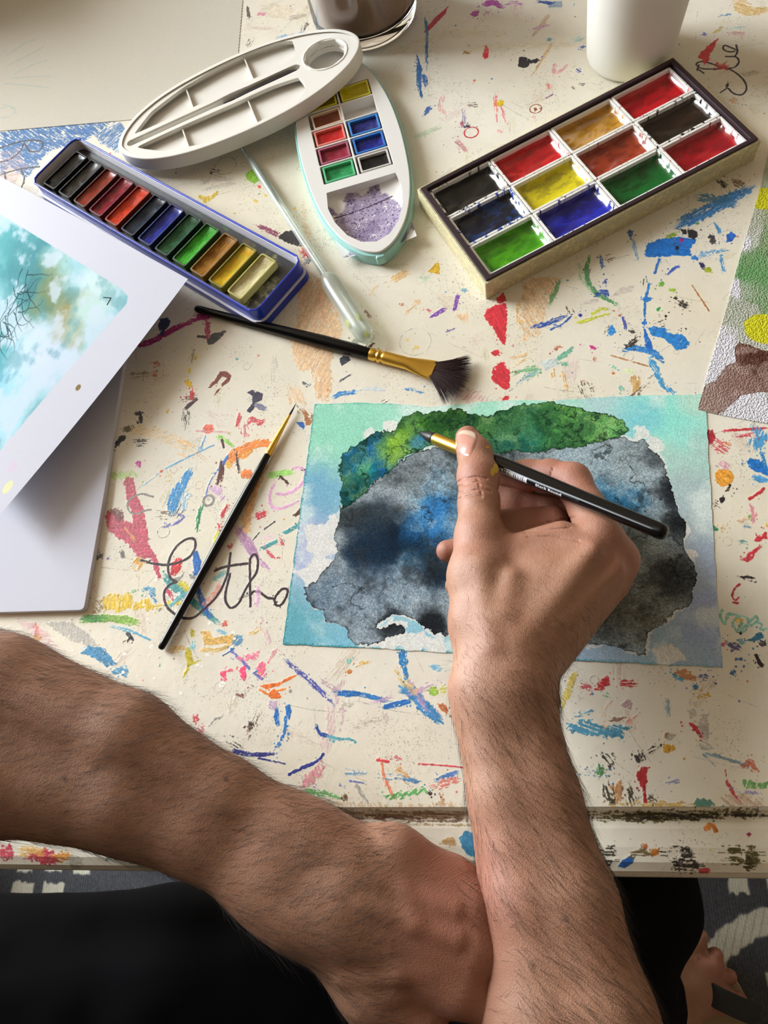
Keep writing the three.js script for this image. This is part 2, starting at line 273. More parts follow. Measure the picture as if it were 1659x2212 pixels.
w dfa668 2.5 0.35 0.85 -163.2,-238 -167.3,-224.8 -172.6,-209.9 -175.3,-195.2 -177.2,-180.7 -180,-175.4 -184.1,-188.4 -180.7,-206.8 -174.4,-221.5
s dca0cc 0.5 2.28 0.08 0.9 -158.9,-217.6 -162.8,-209.2 -163.5,-201.8 -161,-196.1 -154.9,-194.5 -146.1,-196.9 -137.5,-201.8
s dca0cc 0.5 2.25 0.08 0.9 -160.1,-206.8 -153.6,-205.6 -144.8,-207.9 -138,-214.9 -136.4,-221.6 -139.5,-226 -143.8,-226.8 -148.1,-225.6
s 9adc68 1 5.73 0.25 0.9 -165.3,-221.5 -156.3,-223.1 -145.8,-223.1
s 4a3028 0.6 1.9 0.1 1 -156.2,-220.8 -149.7,-214.3
s 4a3028 0.4 1.26 0.1 1 -139.4,-224.1 -136.2,-224.6
s b888b4 1 8.01 0.2 0.9 -187.2,-180.6 -182.1,-173.7 -174.2,-162.6 -171.2,-158.2
s b888b4 0.8 2.99 0.3 0.9 -171.2,-158.2 -164.9,-151.5 -160.5,-147.1
s c83848 1 4.94 0.3 0.95 -173.8,-188.5 -165,-191.6
s b84858 0.8 3.67 0.2 0.95 -192.1,-170 -191.4,-165
b 4a9aa0 0.6 0.2 1 -169.1,-164.8 -156.1,-170.4 -155.3,-167.8 -165.5,-162.8
b 4a9aa0 0.6 0.2 1 -152.2,-175.5 -141.3,-181.3 -140.1,-178.3 -149.3,-173.5
b 5a3828 0.6 0.05 1 -144,-188.7 -139.7,-193.5 -138.1,-189.7 -142.9,-186.8
s c84858 0.8 3 0.4 0.95 -154.4,-171 -151,-165.5
s c84858 1 3.59 0.5 0.9 -163.4,-162.7 -157.5,-156
s e0a8c8 1 3.03 0.4 0.6 -166.1,-172.8 -159,-171.6
s 302c30 0.4 0.73 0.1 1 -174.4,-170.8 -169.5,-176.6
s 302c40 0.4 0.97 0.1 1 -166.1,-178.9 -158.6,-184.2
b 2f68b4 0.7 0.2 1 -145.4,-265.4 -139.8,-265.3 -137.9,-261.5 -139.2,-258.4 -143.4,-262
s a86a40 1 3.99 0.15 0.95 -140.2,-275.9 -137,-269.5 -135.8,-264.5 -132.9,-267.1 -133.8,-272
s 302028 0.25 1.87 0 1 -260.3,-160.3 -250.8,-157.3 -239.3,-155.6 -229.7,-157.2 -221.8,-161.4 -218.6,-169.1 -220.2,-174.3 -224.3,-175.2 -231.2,-171.7 -236,-165.4 -238.4,-157.3 -238.1,-151.6 -235.6,-145.5 -230.6,-142.1
s 302028 0.25 1.81 0 1 -230.6,-142.1 -233.7,-141.2 -238.6,-136.9 -239.1,-131.4 -235.8,-123.7 -228.8,-118 -220.7,-114.7 -214.2,-115.4 -207.7,-120.8 -199.4,-128.9 -195.1,-136.5 -192,-146 -190.8,-161.8
s 302028 0.25 1.79 0 1 -189.9,-145.9 -192.3,-131.6 -191.4,-125.1 -187.3,-120.9 -182.4,-123.4 -178.2,-132.3 -174.2,-139.9 -170.4,-145.6 -169.4,-152.5 -170.9,-158.9 -173,-159.7 -175.3,-157 -174.9,-145.1 -173,-121.3
s 302028 0.25 1.74 0 1 -173.5,-129.7 -171.3,-132 -166.4,-131.1 -161.1,-127.1 -155.9,-126.2
s 302028 0.25 1.72 0 1 -155.9,-125.2 -154.4,-128.5 -149.8,-133 -146.4,-132.1 -146.9,-127.4 -151,-121.3 -154,-121.4 -155.9,-125.2
s 302028 0.25 1.92 0 1 -201.8,-149 -196.3,-151.1 -187.6,-152.4 -177.5,-153.3
b d8ac5c 0.8 0.08 0.95 -209,-104.9 -202.9,-105.3 -199,-99.9 -185.6,-102 -180.4,-100.2 -183.4,-95.5 -205.4,-95.3 -206.6,-101.2
s d8b468 0.6 2.83 0.25 0.9 -206.8,-91.5 -194.9,-91.7 -185,-94.6
s d8b468 1.2 4.01 0.5 0.8 -230.9,-92.3 -219,-94.1
b c4b42c 0.6 0.05 0.95 -216.8,-106.5 -214.1,-107.1 -212.5,-101.4 -215.9,-101.2
b c4b42c 1 0.12 0.95 -219,-93.5 -216.4,-95 -213.3,-88.5 -211.2,-83.6 -205.9,-85.3 -210.4,-82.6 -214.2,-80.5 -217,-74.2 -219.2,-72.4 -216.1,-82.1 -218.3,-87
s 88c8d8 0.6 3.42 0.2 0.9 -214,-95.6 -212.7,-92.6
s 80bcd0 0.6 2.29 0.3 0.9 -196.1,-105.7 -189.7,-102.2
s c85040 1 4.58 0.45 0.9 -193.6,-108.9 -189.6,-110.4
s 4f86b0 0.8 5.64 0.35 0.9 -178.1,-101.1 -183.3,-93.9
s 2a68b4 0.5 2.8 0 1 -183.5,-92.9 -185,-90.4
s 2f5c9c 0.4 1.12 0 1 -185,-90.4 -190.5,-87.4
s d8b060 0.8 2.25 0.4 0.8 -173.7,-101.6 -168.1,-103 -166.3,-107.2
s 6a70b8 0.5 1.9 0.15 1 -184.7,-90.1 -177.5,-84.1 -171.2,-77.9
s 6a70b8 0.5 1.85 0.15 1 -167.3,-74.4 -161.5,-70.5
w f0809a 1.5 0.35 0.9 -181,-85.8 -171.2,-88 -164,-89.7 -165.9,-83.7 -174.2,-83
w f04070 1.2 0.25 0.95 -178.2,-78.7 -173.9,-79.9 -172.6,-74.5 -173.8,-68.6 -176.8,-73.1
w f06888 1.5 0.35 0.9 -164.2,-82.1 -160.2,-81.3 -159.1,-74.1 -162.8,-71.1 -166.1,-75.9
w e8486c 1.5 0.35 0.95 -191.7,-76.6 -187,-77.1 -186.5,-70.2 -189,-68.8 -191.7,-72.9
s e85878 0.8 2.21 0.4 0.9 -187,-76.5 -182.4,-77
s d88090 1.2 2.75 0.55 0.7 -151.5,-91.1 -156.1,-85 -157.6,-81.9
s d8b0b8 1.2 3.41 0.55 0.7 -164.1,-114.3 -161.5,-104.4 -158.3,-96.2 -159.9,-94
s e0a8d0 1 4.08 0.4 0.7 -167.5,-137.2 -168.4,-124.4 -167.2,-121
b e07030 0.6 0.08 1 -163.2,-66.5 -156.7,-67 -150.3,-67.7 -142.4,-71.5 -136.9,-72.5 -140.7,-70.2 -150.2,-65.6 -158.2,-63.6
b e07030 0.6 0.05 1 -156.4,-61.1 -152.7,-63.8 -148,-60.6 -148.2,-57.6 -153,-57.1 -156.3,-58.7
s e08038 0.5 1.61 0.15 1 -162.4,-63.4 -156.4,-60.2
s e08038 0.5 1.6 0.15 1 -150,-62.5 -144.9,-63.6
b c4a8c4 0.8 0.2 0.85 -156.2,-56.3 -149.7,-55.5 -151,-49.3 -155.9,-51.2
s 2f70b8 0.6 3.16 0.1 1 -150.1,-51 -150.1,-45.7 -149.2,-40.3
b 2f72b8 0.7 0.1 1 -144.4,-52.4 -141.6,-53.5 -139.5,-49.3 -141.1,-43.4 -143.4,-45
s 2f72b8 0.6 2.08 0.2 1 -143.8,-45 -144,-36.1 -145.9,-30.9
s 3f78b8 2 7.18 0.6 0.9 -149,-29 -146.4,-26.9
s 4a3a34 0.8 2.62 0.3 0.95 -170.6,-39.5 -168.1,-41.6 -166.4,-40.1 -168.5,-37.1
s 7a4a3c 1 3.24 0.5 0.9 -178.5,-60.8 -173.2,-58.8
s c0a080 1.5 4.19 0.7 0.7 -166.4,-39.5 -161.5,-37.9
s c83c48 1 3.78 0.35 0.9 -207.7,-47.7 -205.7,-43.2
s c86070 1 4.27 0.5 0.8 -203.7,-40.1 -200.2,-37.1
s 34387c 0.5 3.11 0.1 1 -178.2,-24.4 -170.1,-22.6 -160.5,-21.9 -150.5,-22.1
s 34387c 0.4 1.02 0.25 1 -161,-19.6 -150.9,-17.8 -142.7,-16
s 4a4fa0 1 3.27 0.42 0.95 -146.2,-83.1 -134.4,-73.4 -121.3,-62.4 -111,-52.6
s 343c88 0.6 2 0.15 1 -139.7,-9.8 -130.6,-13.6 -120,-18.6 -117.7,-21.4
w d08890 1.5 0.3 0.85 -119.9,-15.8 -116.3,-14.3 -118.2,-7.4 -127.1,-1.9 -131.7,-2 -128.9,-8.9
s d4b4b4 2 7.25 0.45 0.6 -113.2,-53.2 -113.7,-35.6 -117.1,-22.8
s c8a8b0 1.5 3.15 0.5 0.7 -104,-68 -110.1,-59.1 -105.3,-47.1 -106.7,-38.4
s b898a8 1.2 3.7 0.5 0.8 -119.8,-68.4 -113.4,-63.7 -105.4,-59
s 2f4c98 0.5 2.56 0 1 -122.8,-39.3 -119.9,-34.3 -114.9,-32.8
s 4a9cac 1.2 2.53 0.4 0.9 -115.8,-32.8 -105,-30.6 -96.7,-29.6
s 2a6eb4 0.5 3.39 0.1 1 -111.7,-60.3 -103.9,-59.5 -93,-58.7 -83.1,-56.1 -74.5,-53.5
s 2a6eb8 0.6 3.55 0.12 1 -79.4,-49.5 -68.4,-52.2 -59.3,-53.4
s 2f7ab4 0.6 5.78 0.05 1 -64.9,-86.6 -64.4,-75.9
s 2f7ab4 0.6 3.11 0.05 1 -63.8,-75.9 -62.7,-66.8
s 3a80b8 1.5 7.67 0.2 0.95 -66.8,-62.5 -59.2,-57.8 -50.4,-48.9 -40.3,-39.5
s c0683c 0.6 3.49 0.1 0.95 -41.3,-51.6 -36.2,-45.7
w 8ab83c 1.2 0.15 0.95 -49.5,-60.5 -45.5,-62.8 -41.6,-60.3 -43.6,-56 -47.7,-57.5
s c8c060 1.2 4.53 0.35 0.85 -41.1,-59.7 -36.8,-60.2
s c09ac0 1.5 4.11 0.6 0.8 -62.1,-68.3 -56.2,-57.8 -48.9,-48.8 -41.6,-44.4
s c09ac0 1.5 4.07 0.6 0.8 -65.3,-58 -53.1,-60.6 -39.3,-67.6
s d0b070 1.5 4.69 0.55 0.75 -71.2,-76.1 -62.2,-63.8 -54.7,-57.7
s c8a0c0 1.5 4.6 0.6 0.7 -86.8,-52.6 -71.4,-56.7
s d07a38 1 3.7 0.4 0.95 -101.9,-75.2 -100.6,-72.1
s 7ab8a8 1 3.19 0.4 0.95 -102,-82 -100.4,-79.4
s 6ab0d8 1 3.6 0.4 0.8 -46.6,-75.3 -39.1,-73.6
s b8ada0 2 5.05 0.6 0.6 -99,-38.3 -86.8,-40.9 -77.6,-43.7
s b8ada0 2 5.16 0.5 0.6 -105.4,-53 -97.6,-52.3
s c0b0a8 2 5.05 0.5 0.6 -77.6,-46.6 -75.2,-40.7
s d84850 0.4 1.71 0.1 1 -82.2,-17.6 -75.1,-16.7
s e08868 0.5 1.95 0.1 1 -79.3,-15.4 -77.8,-7.1 -74.3,-0.3 -72,4.3
s cc4450 0.4 0.96 0.1 1 -55.7,-15.1 -42.6,-14.2 -28.2,-12.7
s c86068 0.8 2.44 0.4 0.8 -72.4,-19.2 -66.5,-17.5
w 5aa85c 1.5 0.35 0.9 -78.5,3.2 -66.2,1.1 -51.6,-1.5 -50.3,1.7 -63.3,4.3 -75,5.9
s 6aac64 1.5 3.43 0.45 0.9 -128.6,0.2 -116.4,2.2 -105,4.7
s 6a98c0 1.5 2.95 0.65 0.85 -104.7,-11.5 -86.7,-9.4 -63.1,-6.2
s 4a5cb0 0.8 1.46 0.5 0.9 -106,-3.2 -103,-1.8
s 4a5cb0 0.8 1.46 0.5 0.9 -100.1,-5.1 -91.1,-3.9
s 4a7cac 1 2.88 0.3 0.9 -66.6,-7.6 -55,-4.2
s d0985c 1 3.39 0.4 0.85 -70.4,-12.5 -61.7,-7
s 4a74b4 1.2 3.32 0.4 0.9 -45.7,-5.5 -31.2,-10
s d07468 2 4.72 0.5 0.9 -48.7,-1.5 -40,-4.1 -30.8,-5.4
s a8a49c 0.8 2.42 0.3 0.85 -96.2,-4 -92.6,1.5 -88.1,7.7
b 302c2c 0.3 0 1 -50.3,1.7 -48.8,0.9 -47.4,2 -48.6,3.6 -50,3
s 6a4838 0.8 2.42 0.2 0.9 -103,2.3 -101.4,6.3
s c0906c 0.8 1.87 0.3 0.8 -43.1,2.5 -41.1,8.6
w c0a078 2 0.6 0.6 -119.3,5.7 -86.7,7.7 -29.1,7.3 -29.2,10.5 -116.2,10.3
b b52a33 0.5 0.1 0.95 -11.1,-706.7 -14.6,-696.4 -22.5,-686.6 -31.7,-675.9 -36.2,-675.1 -32.8,-682.6 -24.5,-693.6
s 3f6ea0 0.5 3.01 0.4 0.95 -33.8,-695.9 -33,-675 -34.1,-649.9 -33.9,-627.1
s 2f62a0 0.5 3.62 0.35 0.95 -43,-647 -41.7,-627 -41.8,-603 -39.6,-589.5
s 2f62a0 0.8 5.37 0.3 0.95 -42,-633.2 -41,-622
s 2f62a0 0.8 4.41 0.5 0.95 -38,-620.1 -35.4,-603.4
s 2c55a0 0.8 5.09 0.35 0.95 -32.3,-577 -38.9,-567.5
s a03f93 1 7.42 0.2 0.9 22.8,-700.9 31.6,-700.7 39,-692.3
s a03f93 0.8 7.36 0.2 0.9 11.6,-686.8 15.4,-693.6
s b888b0 1 6.41 0.55 0.8 21.5,-685 26.6,-690.2
s b070b0 1 4.58 0.5 0.85 40.7,-693.2 50.6,-697.2 57.1,-691.7
s c9b39a 0.8 4.44 0.2 0.9 81.7,-674.1 73.3,-659.2 62,-643.9
s c09ab8 0.8 3.52 0.2 0.85 65.1,-656.2 80.4,-658.7
b 7a94ad 0.5 0.1 0.7 81.8,-689.4 94.3,-686.9 93.5,-678.8 81.1,-681.9
s 34549a 0.6 3.62 0.1 0.95 72.6,-692.4 86.5,-685.7
b d02f3a 0.5 0.1 1 21.5,-645.9 23.6,-638 22.7,-628.5 19.2,-626.9 17.4,-632.1
s a07848 0.3 2.66 0 1 0.7,-641.4 5.7,-637.2
b 302f34 0.8 0.04 1 50.4,-622.9 56.1,-621 60.7,-616.4 65.8,-618.3 68.4,-614.7 65.3,-611.8 59.2,-612.6 55.9,-608 52.6,-608.1 48.3,-610.8
s c8a674 0.6 3 0.5 0.9 80.3,-633.6 69.6,-614.4 58.3,-596.3
s d79aa0 0.6 3.35 0.2 0.85 80.9,-607.8 78.2,-596.1
s d79aa0 0.6 3.32 0.2 0.85 78.2,-596.1 84.4,-597.1 91.4,-603.7
s e08a80 1 4.11 0.5 0.9 73.2,-584.5 73.8,-577.5
w dcb722 0.8 0.1 1 23,-569.8 27.2,-571.2 29.8,-573.5 32.9,-571.2 31.7,-565.8 27.6,-564.9
s dd7078 0.8 3.33 0.55 0.9 26.1,-581.2 25.8,-568.7 25.3,-548
s dd7078 0.8 3.28 0.5 0.9 30,-565 32.5,-546.1
s e0a0a0 0.8 4 0.6 0.8 25.5,-537 29.2,-533.6
r 8a4a38 0.3 0.8 5.21 0 59.6,-556.2
b 8a4a38 0.6 0.2 1 58.1,-557.1 60.2,-558.3 61.1,-554.8 58.6,-553.6
r c03038 0.3 1.07 6.19 0 2.6,-539.2
s 8d88a8 1 3.33 0.6 0.8 -3,-568.8 -3,-549.2
s 3a3448 0.6 2.86 0.1 1 -3.9,-547.1 1.8,-547.1
s a04860 0.8 3.29 0.3 0.9 -5.7,-554.1 -4.4,-546.6
s b8787c 2 6.45 0.6 0.8 -9.9,-530.7 -3.6,-519.2
s b3c4a4 1.5 5.79 0.3 0.7 -46.5,-544.2 -35.2,-546.5 -24.8,-550.6
s d8a0a0 1.5 4.27 0.6 0.8 -19.6,-590.7 -24,-573.1 -17.6,-566.1
s e0b0a8 1 3.99 0.6 0.7 56,-545.9 59.2,-546.9
s a8c8c4 1.5 7.66 0.55 0.8 99.9,-632.7 107.5,-634.5
s 3a55a0 0.8 3.37 0.4 0.9 104.6,-622.6 108,-623.6
s 3c50a0 1 4.12 0.5 0.95 98,-597 102.3,-592
s 70a8b0 0.5 3.45 0.1 0.9 76.6,-639.3 80.8,-639.5
s 5a3070 0.3 1.22 0.1 1 69.7,-567 75.5,-570.3
s 303038 0.3 1.13 0 1 210.9,-544.4 217.1,-548.5
s 303038 0.4 2.27 0 1 216.8,-549.1 218.3,-553.6
s 303038 0.3 1.44 0 1 217.7,-547.8 221,-541.2 226.4,-538.5 231.2,-543.3 231.7,-552.4 227.6,-562.6 220.8,-570.7 210.7,-572.3 199.9,-575.8 197.4,-581.4 201.1,-583.4 207.8,-580.2 219.8,-571.4 226.8,-571 231.2,-576.7 229.9,-582.6 222.1,-584.9
s 303038 0.3 1.49 0 1 222.1,-584.9 229,-583.9 232.1,-588.9 232.4,-596.8
s 303038 0.3 1.49 0 1 230,-589.4 225.2,-589.9 221.5,-594.7 223.2,-598.3 228.8,-593.6 232.1,-590.6
s 303038 0.3 1.25 0 1 199.4,-579.8 197,-573.7
s 303038 0.3 1.25 0 1 197.3,-575.8 201.6,-569.3
w c83a40 1 0.08 0.95 219.5,-607.9 215.7,-598.9 210.7,-591.5 207.4,-582.6 203.6,-577.8 202.3,-586 198.9,-588.4 202.3,-593.4 210.4,-601.3
s c83a40 2 10.85 0.45 0.9 214,-572.2 219.9,-576.4
s c9a05a 2 11.55 0.5 0.8 242.3,-649.8 250.4,-634.6 263.6,-634.3
s 3c50a8 0.8 3.24 0.3 0.95 208.3,-616.9 210.9,-613.9
s c8a868 0.8 4.03 0.3 0.8 217.5,-614.7 225.2,-621.7
s a8c8c8 0.8 2.42 0.4 0.8 226.6,-618.4 245.2,-616.3
s c89098 1.5 4.8 0.6 0.7 227.2,-610.7 238.4,-609.8 239,-602.2
s a0988c 1.5 6.11 0.6 0.7 230.1,-562 244.7,-561.6
s c09060 1 5.98 0.4 0.8 218.4,-536.4 221.2,-531.6
w d9b48a 3 0.45 0.8 35.4,-375.4 48.1,-376.8 63.9,-373.7 60.8,-358.7 52.9,-348.9 45.6,-324.2 31.2,-317.6 29.2,-338.9
s 4f8f5c 0.8 3.75 0.15 0.95 88.9,-393.2 84.6,-379.8 84.6,-365.6 90.3,-354.4 104.7,-342.7
s a8c09c 1 3.4 0.4 0.75 80.1,-387.2 80.4,-369.3 89.8,-352.7
s 5f9560 1 3.37 0.3 0.9 64.9,-373.2 59.4,-362.9 52.5,-348.1
s 2f4f9f 1 4.57 0.4 0.95 39.1,-330.9 49.7,-332.2 64.7,-337.5
s 2f4f9f 0.6 1.55 0.3 0.9 52.7,-326.7 61.7,-330.7 68.1,-336.7
b 2f3c9c 0.6 0.1 1 73.3,-337.3 75.6,-338.7 77.1,-336.8 75.5,-334.9
s bcc23a 0.8 2.58 0.35 0.95 82.8,-335.7 90.1,-339.9 97.3,-340.6
s bcc23a 0.8 2.58 0.35 0.95 71.6,-330.3 82.4,-332.4 97.5,-336
b c0b4ac 0.4 0 0.6 75.9,-345.9 81.9,-350.3 90.7,-351.3 90.2,-347.5 82.2,-346.4
b c0b4ac 0.4 0 0.6 99.2,-350.6 107.6,-358.2 118.7,-359.3 115.2,-353.7 105.1,-351.6
s 2f4fa0 1 3.93 0.3 0.95 88.5,-353.8 95.3,-356.3 96.9,-351.8
s 3c50a0 0.8 2.65 0.4 0.95 96.9,-367 97.1,-362.6
s 2f78c0 0.6 1.94 0.15 1 128.8,-358.8 123.8,-344
s 2f78c0 0.8 4.49 0.2 1 122.3,-345.5 128.7,-345.5
s 2f78c0 0.5 1.53 0.15 1 123.7,-343.2 121,-324.7
s 2a6cc0 0.5 3.14 0.1 1 120.8,-326 120.7,-322.7
b 2a6cc0 0.5 0.05 1 120,-322.3 121.6,-314.4 123.2,-308.9 124.2,-299.9 120.8,-298.3 119,-302.5 118.9,-311.4
s 2f78bd 1 4.32 0.2 0.95 103.5,-302.3 110.9,-303.5 118.8,-300.6 124.8,-296.7 129.4,-290.2
b 2e7ec6 0.9 0.06 1 122.9,-319.1 126.4,-320.7 132.7,-318.7 138.3,-316.4 134.9,-315.2 139,-312.3 144.8,-311.6 147.6,-308.9 150.1,-303.8 147.8,-299.2 142.9,-298.6 140.2,-298.1 137.1,-303.3 134.4,-307.6 130,-310.9 124.7,-312.8
s 3d8fc4 1.5 5.47 0.4 0.95 120.1,-293.2 123.2,-285 125.1,-275.1 128,-269 131.4,-263.7
s 35322f 1.2 4.33 0.35 0.95 103.9,-305.1 108.7,-306.5 112.5,-310.2 113.9,-313.6
s 35322f 1 3.76 0.3 0.95 110.1,-318.2 112.7,-317.1
b 3a86c8 0.6 0.05 1 96.2,-325.2 97.6,-325.5 100.2,-319 96.5,-316.1 93.5,-318.5
s 3d4ea0 0.8 2.29 0.4 0.95 105.7,-333.7 107,-325.2 107,-319.4
b 2c2828 0.2 0 1 135.8,-329.1 136.9,-329.8 137.8,-328.8 137.6,-327.6 136.2,-327.4
b 2c2828 0.2 0 1 148.4,-316.4 149.4,-316.7 150,-315.9 149.1,-314.7
b 403834 0.6 0.1 1 144.5,-343.9 146.4,-344.9 147.7,-343 145.9,-341.6
s 35302c 2 6.31 0.6 0.95 147.5,-338.9 153.2,-335.2
s a8683a 0.4 1.02 0.1 0.95 159.3,-353.8 167.4,-329.7
s b0784a 0.4 1.11 0.15 0.95 93.9,-299 118.6,-287.1
b 6aa83c 0.5 0.05 1 136.3,-359.5 139.5,-360.3 140.5,-357.6 138.1,-355.4 135.9,-356.1
s 98b83c 0.5 2.56 0.1 0.95 142.3,-351.4 147.3,-351.1
b 3f9a4f 0.5 0.05 1 130.8,-336 134.3,-337.6 132.8,-333.6 131.5,-333.8
b 342c58 1 0.15 1 167.4,-373.8 170.7,-373.4 170.8,-365.5 167.3,-369
s a0b030 1 4.51 0.25 0.95 171.1,-367.6 174.6,-364.6
s 2f68b8 0.6 1.98 0.1 0.95 139.6,-380.9 134.2,-368.5
s 3a5ab0 0.5 2.22 0.05 0.95 153.1,-372.8 148.4,-370.4 142.9,-365.1
s 3a5a9c 0.6 2.71 0.15 0.95 96.4,-390.7 96.5,-379
b c84088 0.2 0 1 79,-309.6 81.7,-309.2 84.4,-306.1 82.9,-305 80.4,-306.5
s b5684a 0.8 2.53 0.2 0.9 54.4,-307.5 56.1,-310.6 59.5,-310.6
s b5684a 0.8 2.48 0.2 0.9 82,-299.5 81.9,-295.5
s 62a88c 1.2 4.41 0.25 0.9 66.7,-307.7 60.1,-303.1 53.8,-300.2
b b8c8cc 1 0.1 0.7 41.8,-299.1 53.2,-301.1 56.1,-295.5 46.2,-291.4
w 8ab894 2 0.55 0.8 28.9,-287.2 36.4,-296.4 44.7,-293.5 40.9,-288.7 32,-282.9
s 62a88c 1.2 3.75 0.4 0.9 57.5,-296.2 62,-293.7
s c89a58 1.5 5.42 0.4 0.85 109.1,-281.5 106.2,-265.5
s d8a868 0.8 2.49 0.3 0.85 57.7,-290.9 58.8,-282 59.8,-271
s d8a868 0.8 3.11 0.35 0.8 50.5,-289.7 51,-284.5
s 7ab8a4 0.8 3 0.3 0.9 96.7,-273 98.8,-268.2
s 7ab8a4 0.8 3.06 0.3 0.8 93.5,-290.2 95.8,-287.2
s c8e0a0 1 3.64 0.4 0.7 102.2,-286.1 106.7,-282.9
s 2f74b8 2.5 12.18 0.3 0.95 156,-411.4 177,-420.1 194.9,-428.4 218.4,-441.9
s 3f7aa8 2 9.64 0.35 0.8 177.2,-437 188.5,-431.8 202.8,-424.8
w 1f6fc4 1.2 0.04 1 129.4,-389.1 133.3,-397.5 144.1,-400.5 157.7,-399.7 169.1,-395.8 162.7,-387.3 164.1,-380.9 148.4,-382.7 138.3,-383.3 129.8,-384.5
s 1f6fc4 0.8 3.27 0.2 0.95 163.4,-380.6 167.1,-376.1
b 2c2c30 0.8 0.05 1 163.8,-405.6 167.3,-406 170.6,-403.2 170.3,-398.8 166.8,-396.1 163.4,-398.9
b 2c2c30 0.8 0.1 1 158.9,-407.3 162.9,-406.7 162.7,-400.8 159.5,-402.2
b 202024 0.3 0 1 152.7,-391 154.2,-391.7 155.6,-389.7 153.9,-387.7 152.4,-388.8
s 303038 1.2 4.64 0.35 0.9 179.9,-399.5 180.6,-389.1
b 2a62b8 0.6 0.05 1 191.3,-396.9 195.2,-399.9 197.6,-394.6 194.2,-390.2 189.4,-389.6
s 4a90c8 2 5.87 0.6 0.85 168.4,-380.3 180.4,-381.6 188.9,-382.6
s 3f8ac8 1 2.59 0.4 0.9 182.6,-379.1 183.9,-362.4
s 7a9a30 1 4.03 0.35 0.95 147.6,-401.3 154.8,-402.9
b a03080 0.5 0.1 0.9 156.7,-397.6 159.9,-398.1 159.8,-394.9 157,-394.9
s 30282a 1.5 5.55 0.45 0.9 195.1,-450.7 198.3,-442.9
s 705a44 1.5 6.21 0.5 0.85 205.2,-448.9 211,-442.2
s 3f88c0 1 2.67 0.4 0.9 185,-410.1 186.5,-398.5
s 2f5c9c 0.6 4.11 0.1 0.95 121.1,-411.8 121.4,-406.2
s 6a94c0 0.8 2.72 0.4 0.8 122,-405.2 123.8,-383.2
b cc3540 1.2 0.06 1 12.8,-360.6 19.6,-365.5 20.9,-357.4 16.1,-355.3
b cc3540 1.2 0.05 1 5.8,-351.4 12.4,-354.9 20.4,-355.2 21.1,-344.3 18.9,-327.4 17.5,-317.1 13.3,-321.8 8.4,-335.1 3.8,-342.1 3.3,-346.5
b cc3540 1.2 0.12 1 5.6,-311.3 11.7,-313.6 13.4,-308 8.2,-307.7
b cc3540 1.2 0.08 1 9.1,-299.4 14.4,-301.7 19.1,-294.3 18.5,-279.1 14.6,-277.9 9.8,-282.4 5.6,-287.6 6,-293.7
s cc3540 2 7.65 0.55 0.85 10.7,-297.2 17.7,-298.5
b cc3540 1 0.1 1 11.6,-268.7 17.1,-274.5 17.5,-270.5 14,-267.7
s 7440a0 0.8 3.46 0.25 0.95 -16,-368 -18.2,-360.2 -20.3,-352.9
s 7440a0 0.8 3.43 0.25 0.95 -27.2,-355.6 -33.2,-352.4 -39.2,-349.1
b d0a838 0.6 0.03 1 -31.1,-404 -29.9,-396.8 -30.5,-390.4 -34.6,-391.9 -39.4,-394 -36.7,-397.8
w c4d4b8 1.5 0.3 0.7 -49,-389.3 -43.3,-391.3 -36.9,-388.5 -37.8,-384 -45.4,-384.1
s d4ab74 1.2 6.5 0.35 0.85 -68.9,-389.2 -62.3,-393.4 -56.5,-395.9
s d8b484 1.2 6.3 0.45 0.8 -50.7,-364.4 -46.9,-367
s d8b484 0.6 2.79 0.4 0.8 -52.2,-361.4 -59.1,-355.2
s d8b484 1 4.31 0.6 0.6 -87.4,-376 -81.6,-386.7
b c8707c 0.3 0 1 -42.6,-357.5 -40.4,-357.7 -37.5,-355.1 -40.1,-354.6
b c08a6c 0.3 0 1 -62.3,-365 -60.8,-366.6 -59.7,-364.2 -61.2,-362.6
s 5a8ca4 0.8 4.86 0.3 0.9 -12.9,-372.5 -9.3,-371.1
s e0b890 1 4.08 0.45 0.85 -16.8,-349.9 -13.8,-343.4
s e0b890 1 3.39 0.45 0.85 -10.2,-349.9 -12.4,-341.5
r a8a498 0.3 0.28 12.31 0 -51.4,-328
s d8b450 0.8 3.4 0.5 0.85 -57.6,-331.8 -56.2,-329.9
s d8b450 0.8 3.36 0.5 0.85 -53,-323.9 -48.7,-321.3
s 3f80c0 1 3.25 0.5 0.95 -61.3,-285.2 -54.8,-285 -46.4,-282.1
s 3a80c0 1.5 4.65 0.4 0.95 -116.4,-285 -107.3,-287 -98.9,-287.8
s b8c8d8 1.5 3.97 0.5 0.75 -98.1,-287.7 -87.2,-289.1 -76.3,-287.2
w d8a0a4 3 0.65 0.7 -21.3,-284.4 -2.5,-278.5 0.5,-270.2 -13.3,-269.6 -23.5,-273.8
s 6a98b0 1 3.11 0.6 0.8 17.9,-276.4 28.8,-285.2 39.5,-292.1
s 6aa878 1.5 3.79 0.5 0.8 20.6,-290.9 32.8,-293.6 41.3,-293.9
s d8b484 1.2 3.84 0.4 0.8 19.1,-304.5 33.8,-306.9
s d8b484 1.2 3.17 0.4 0.8 24.5,-297.7 31.8,-303.1
s d8a868 1.2 4.03 0.5 0.8 30.4,-356.1 29.9,-338.9 34.1,-334.1
s 502020 0.5 2.05 0.2 0.9 -88.4,-327.1 -85.4,-329.8
s 506050 0.6 6.24 0.15 0.5 -102.3,-334 -96.7,-332.4
b c03038 1 0.25 0.95 55.7,-57.8 61.2,-64.8 65.6,-66.1 65.8,-60.4 62.8,-59.1 60.4,-57.1
s c03038 1.5 3.83 0.45 0.95 71.5,-61.4 81.7,-60.6
s c85058 2 3.87 0.65 0.85 48,-60.3 54.1,-59.3
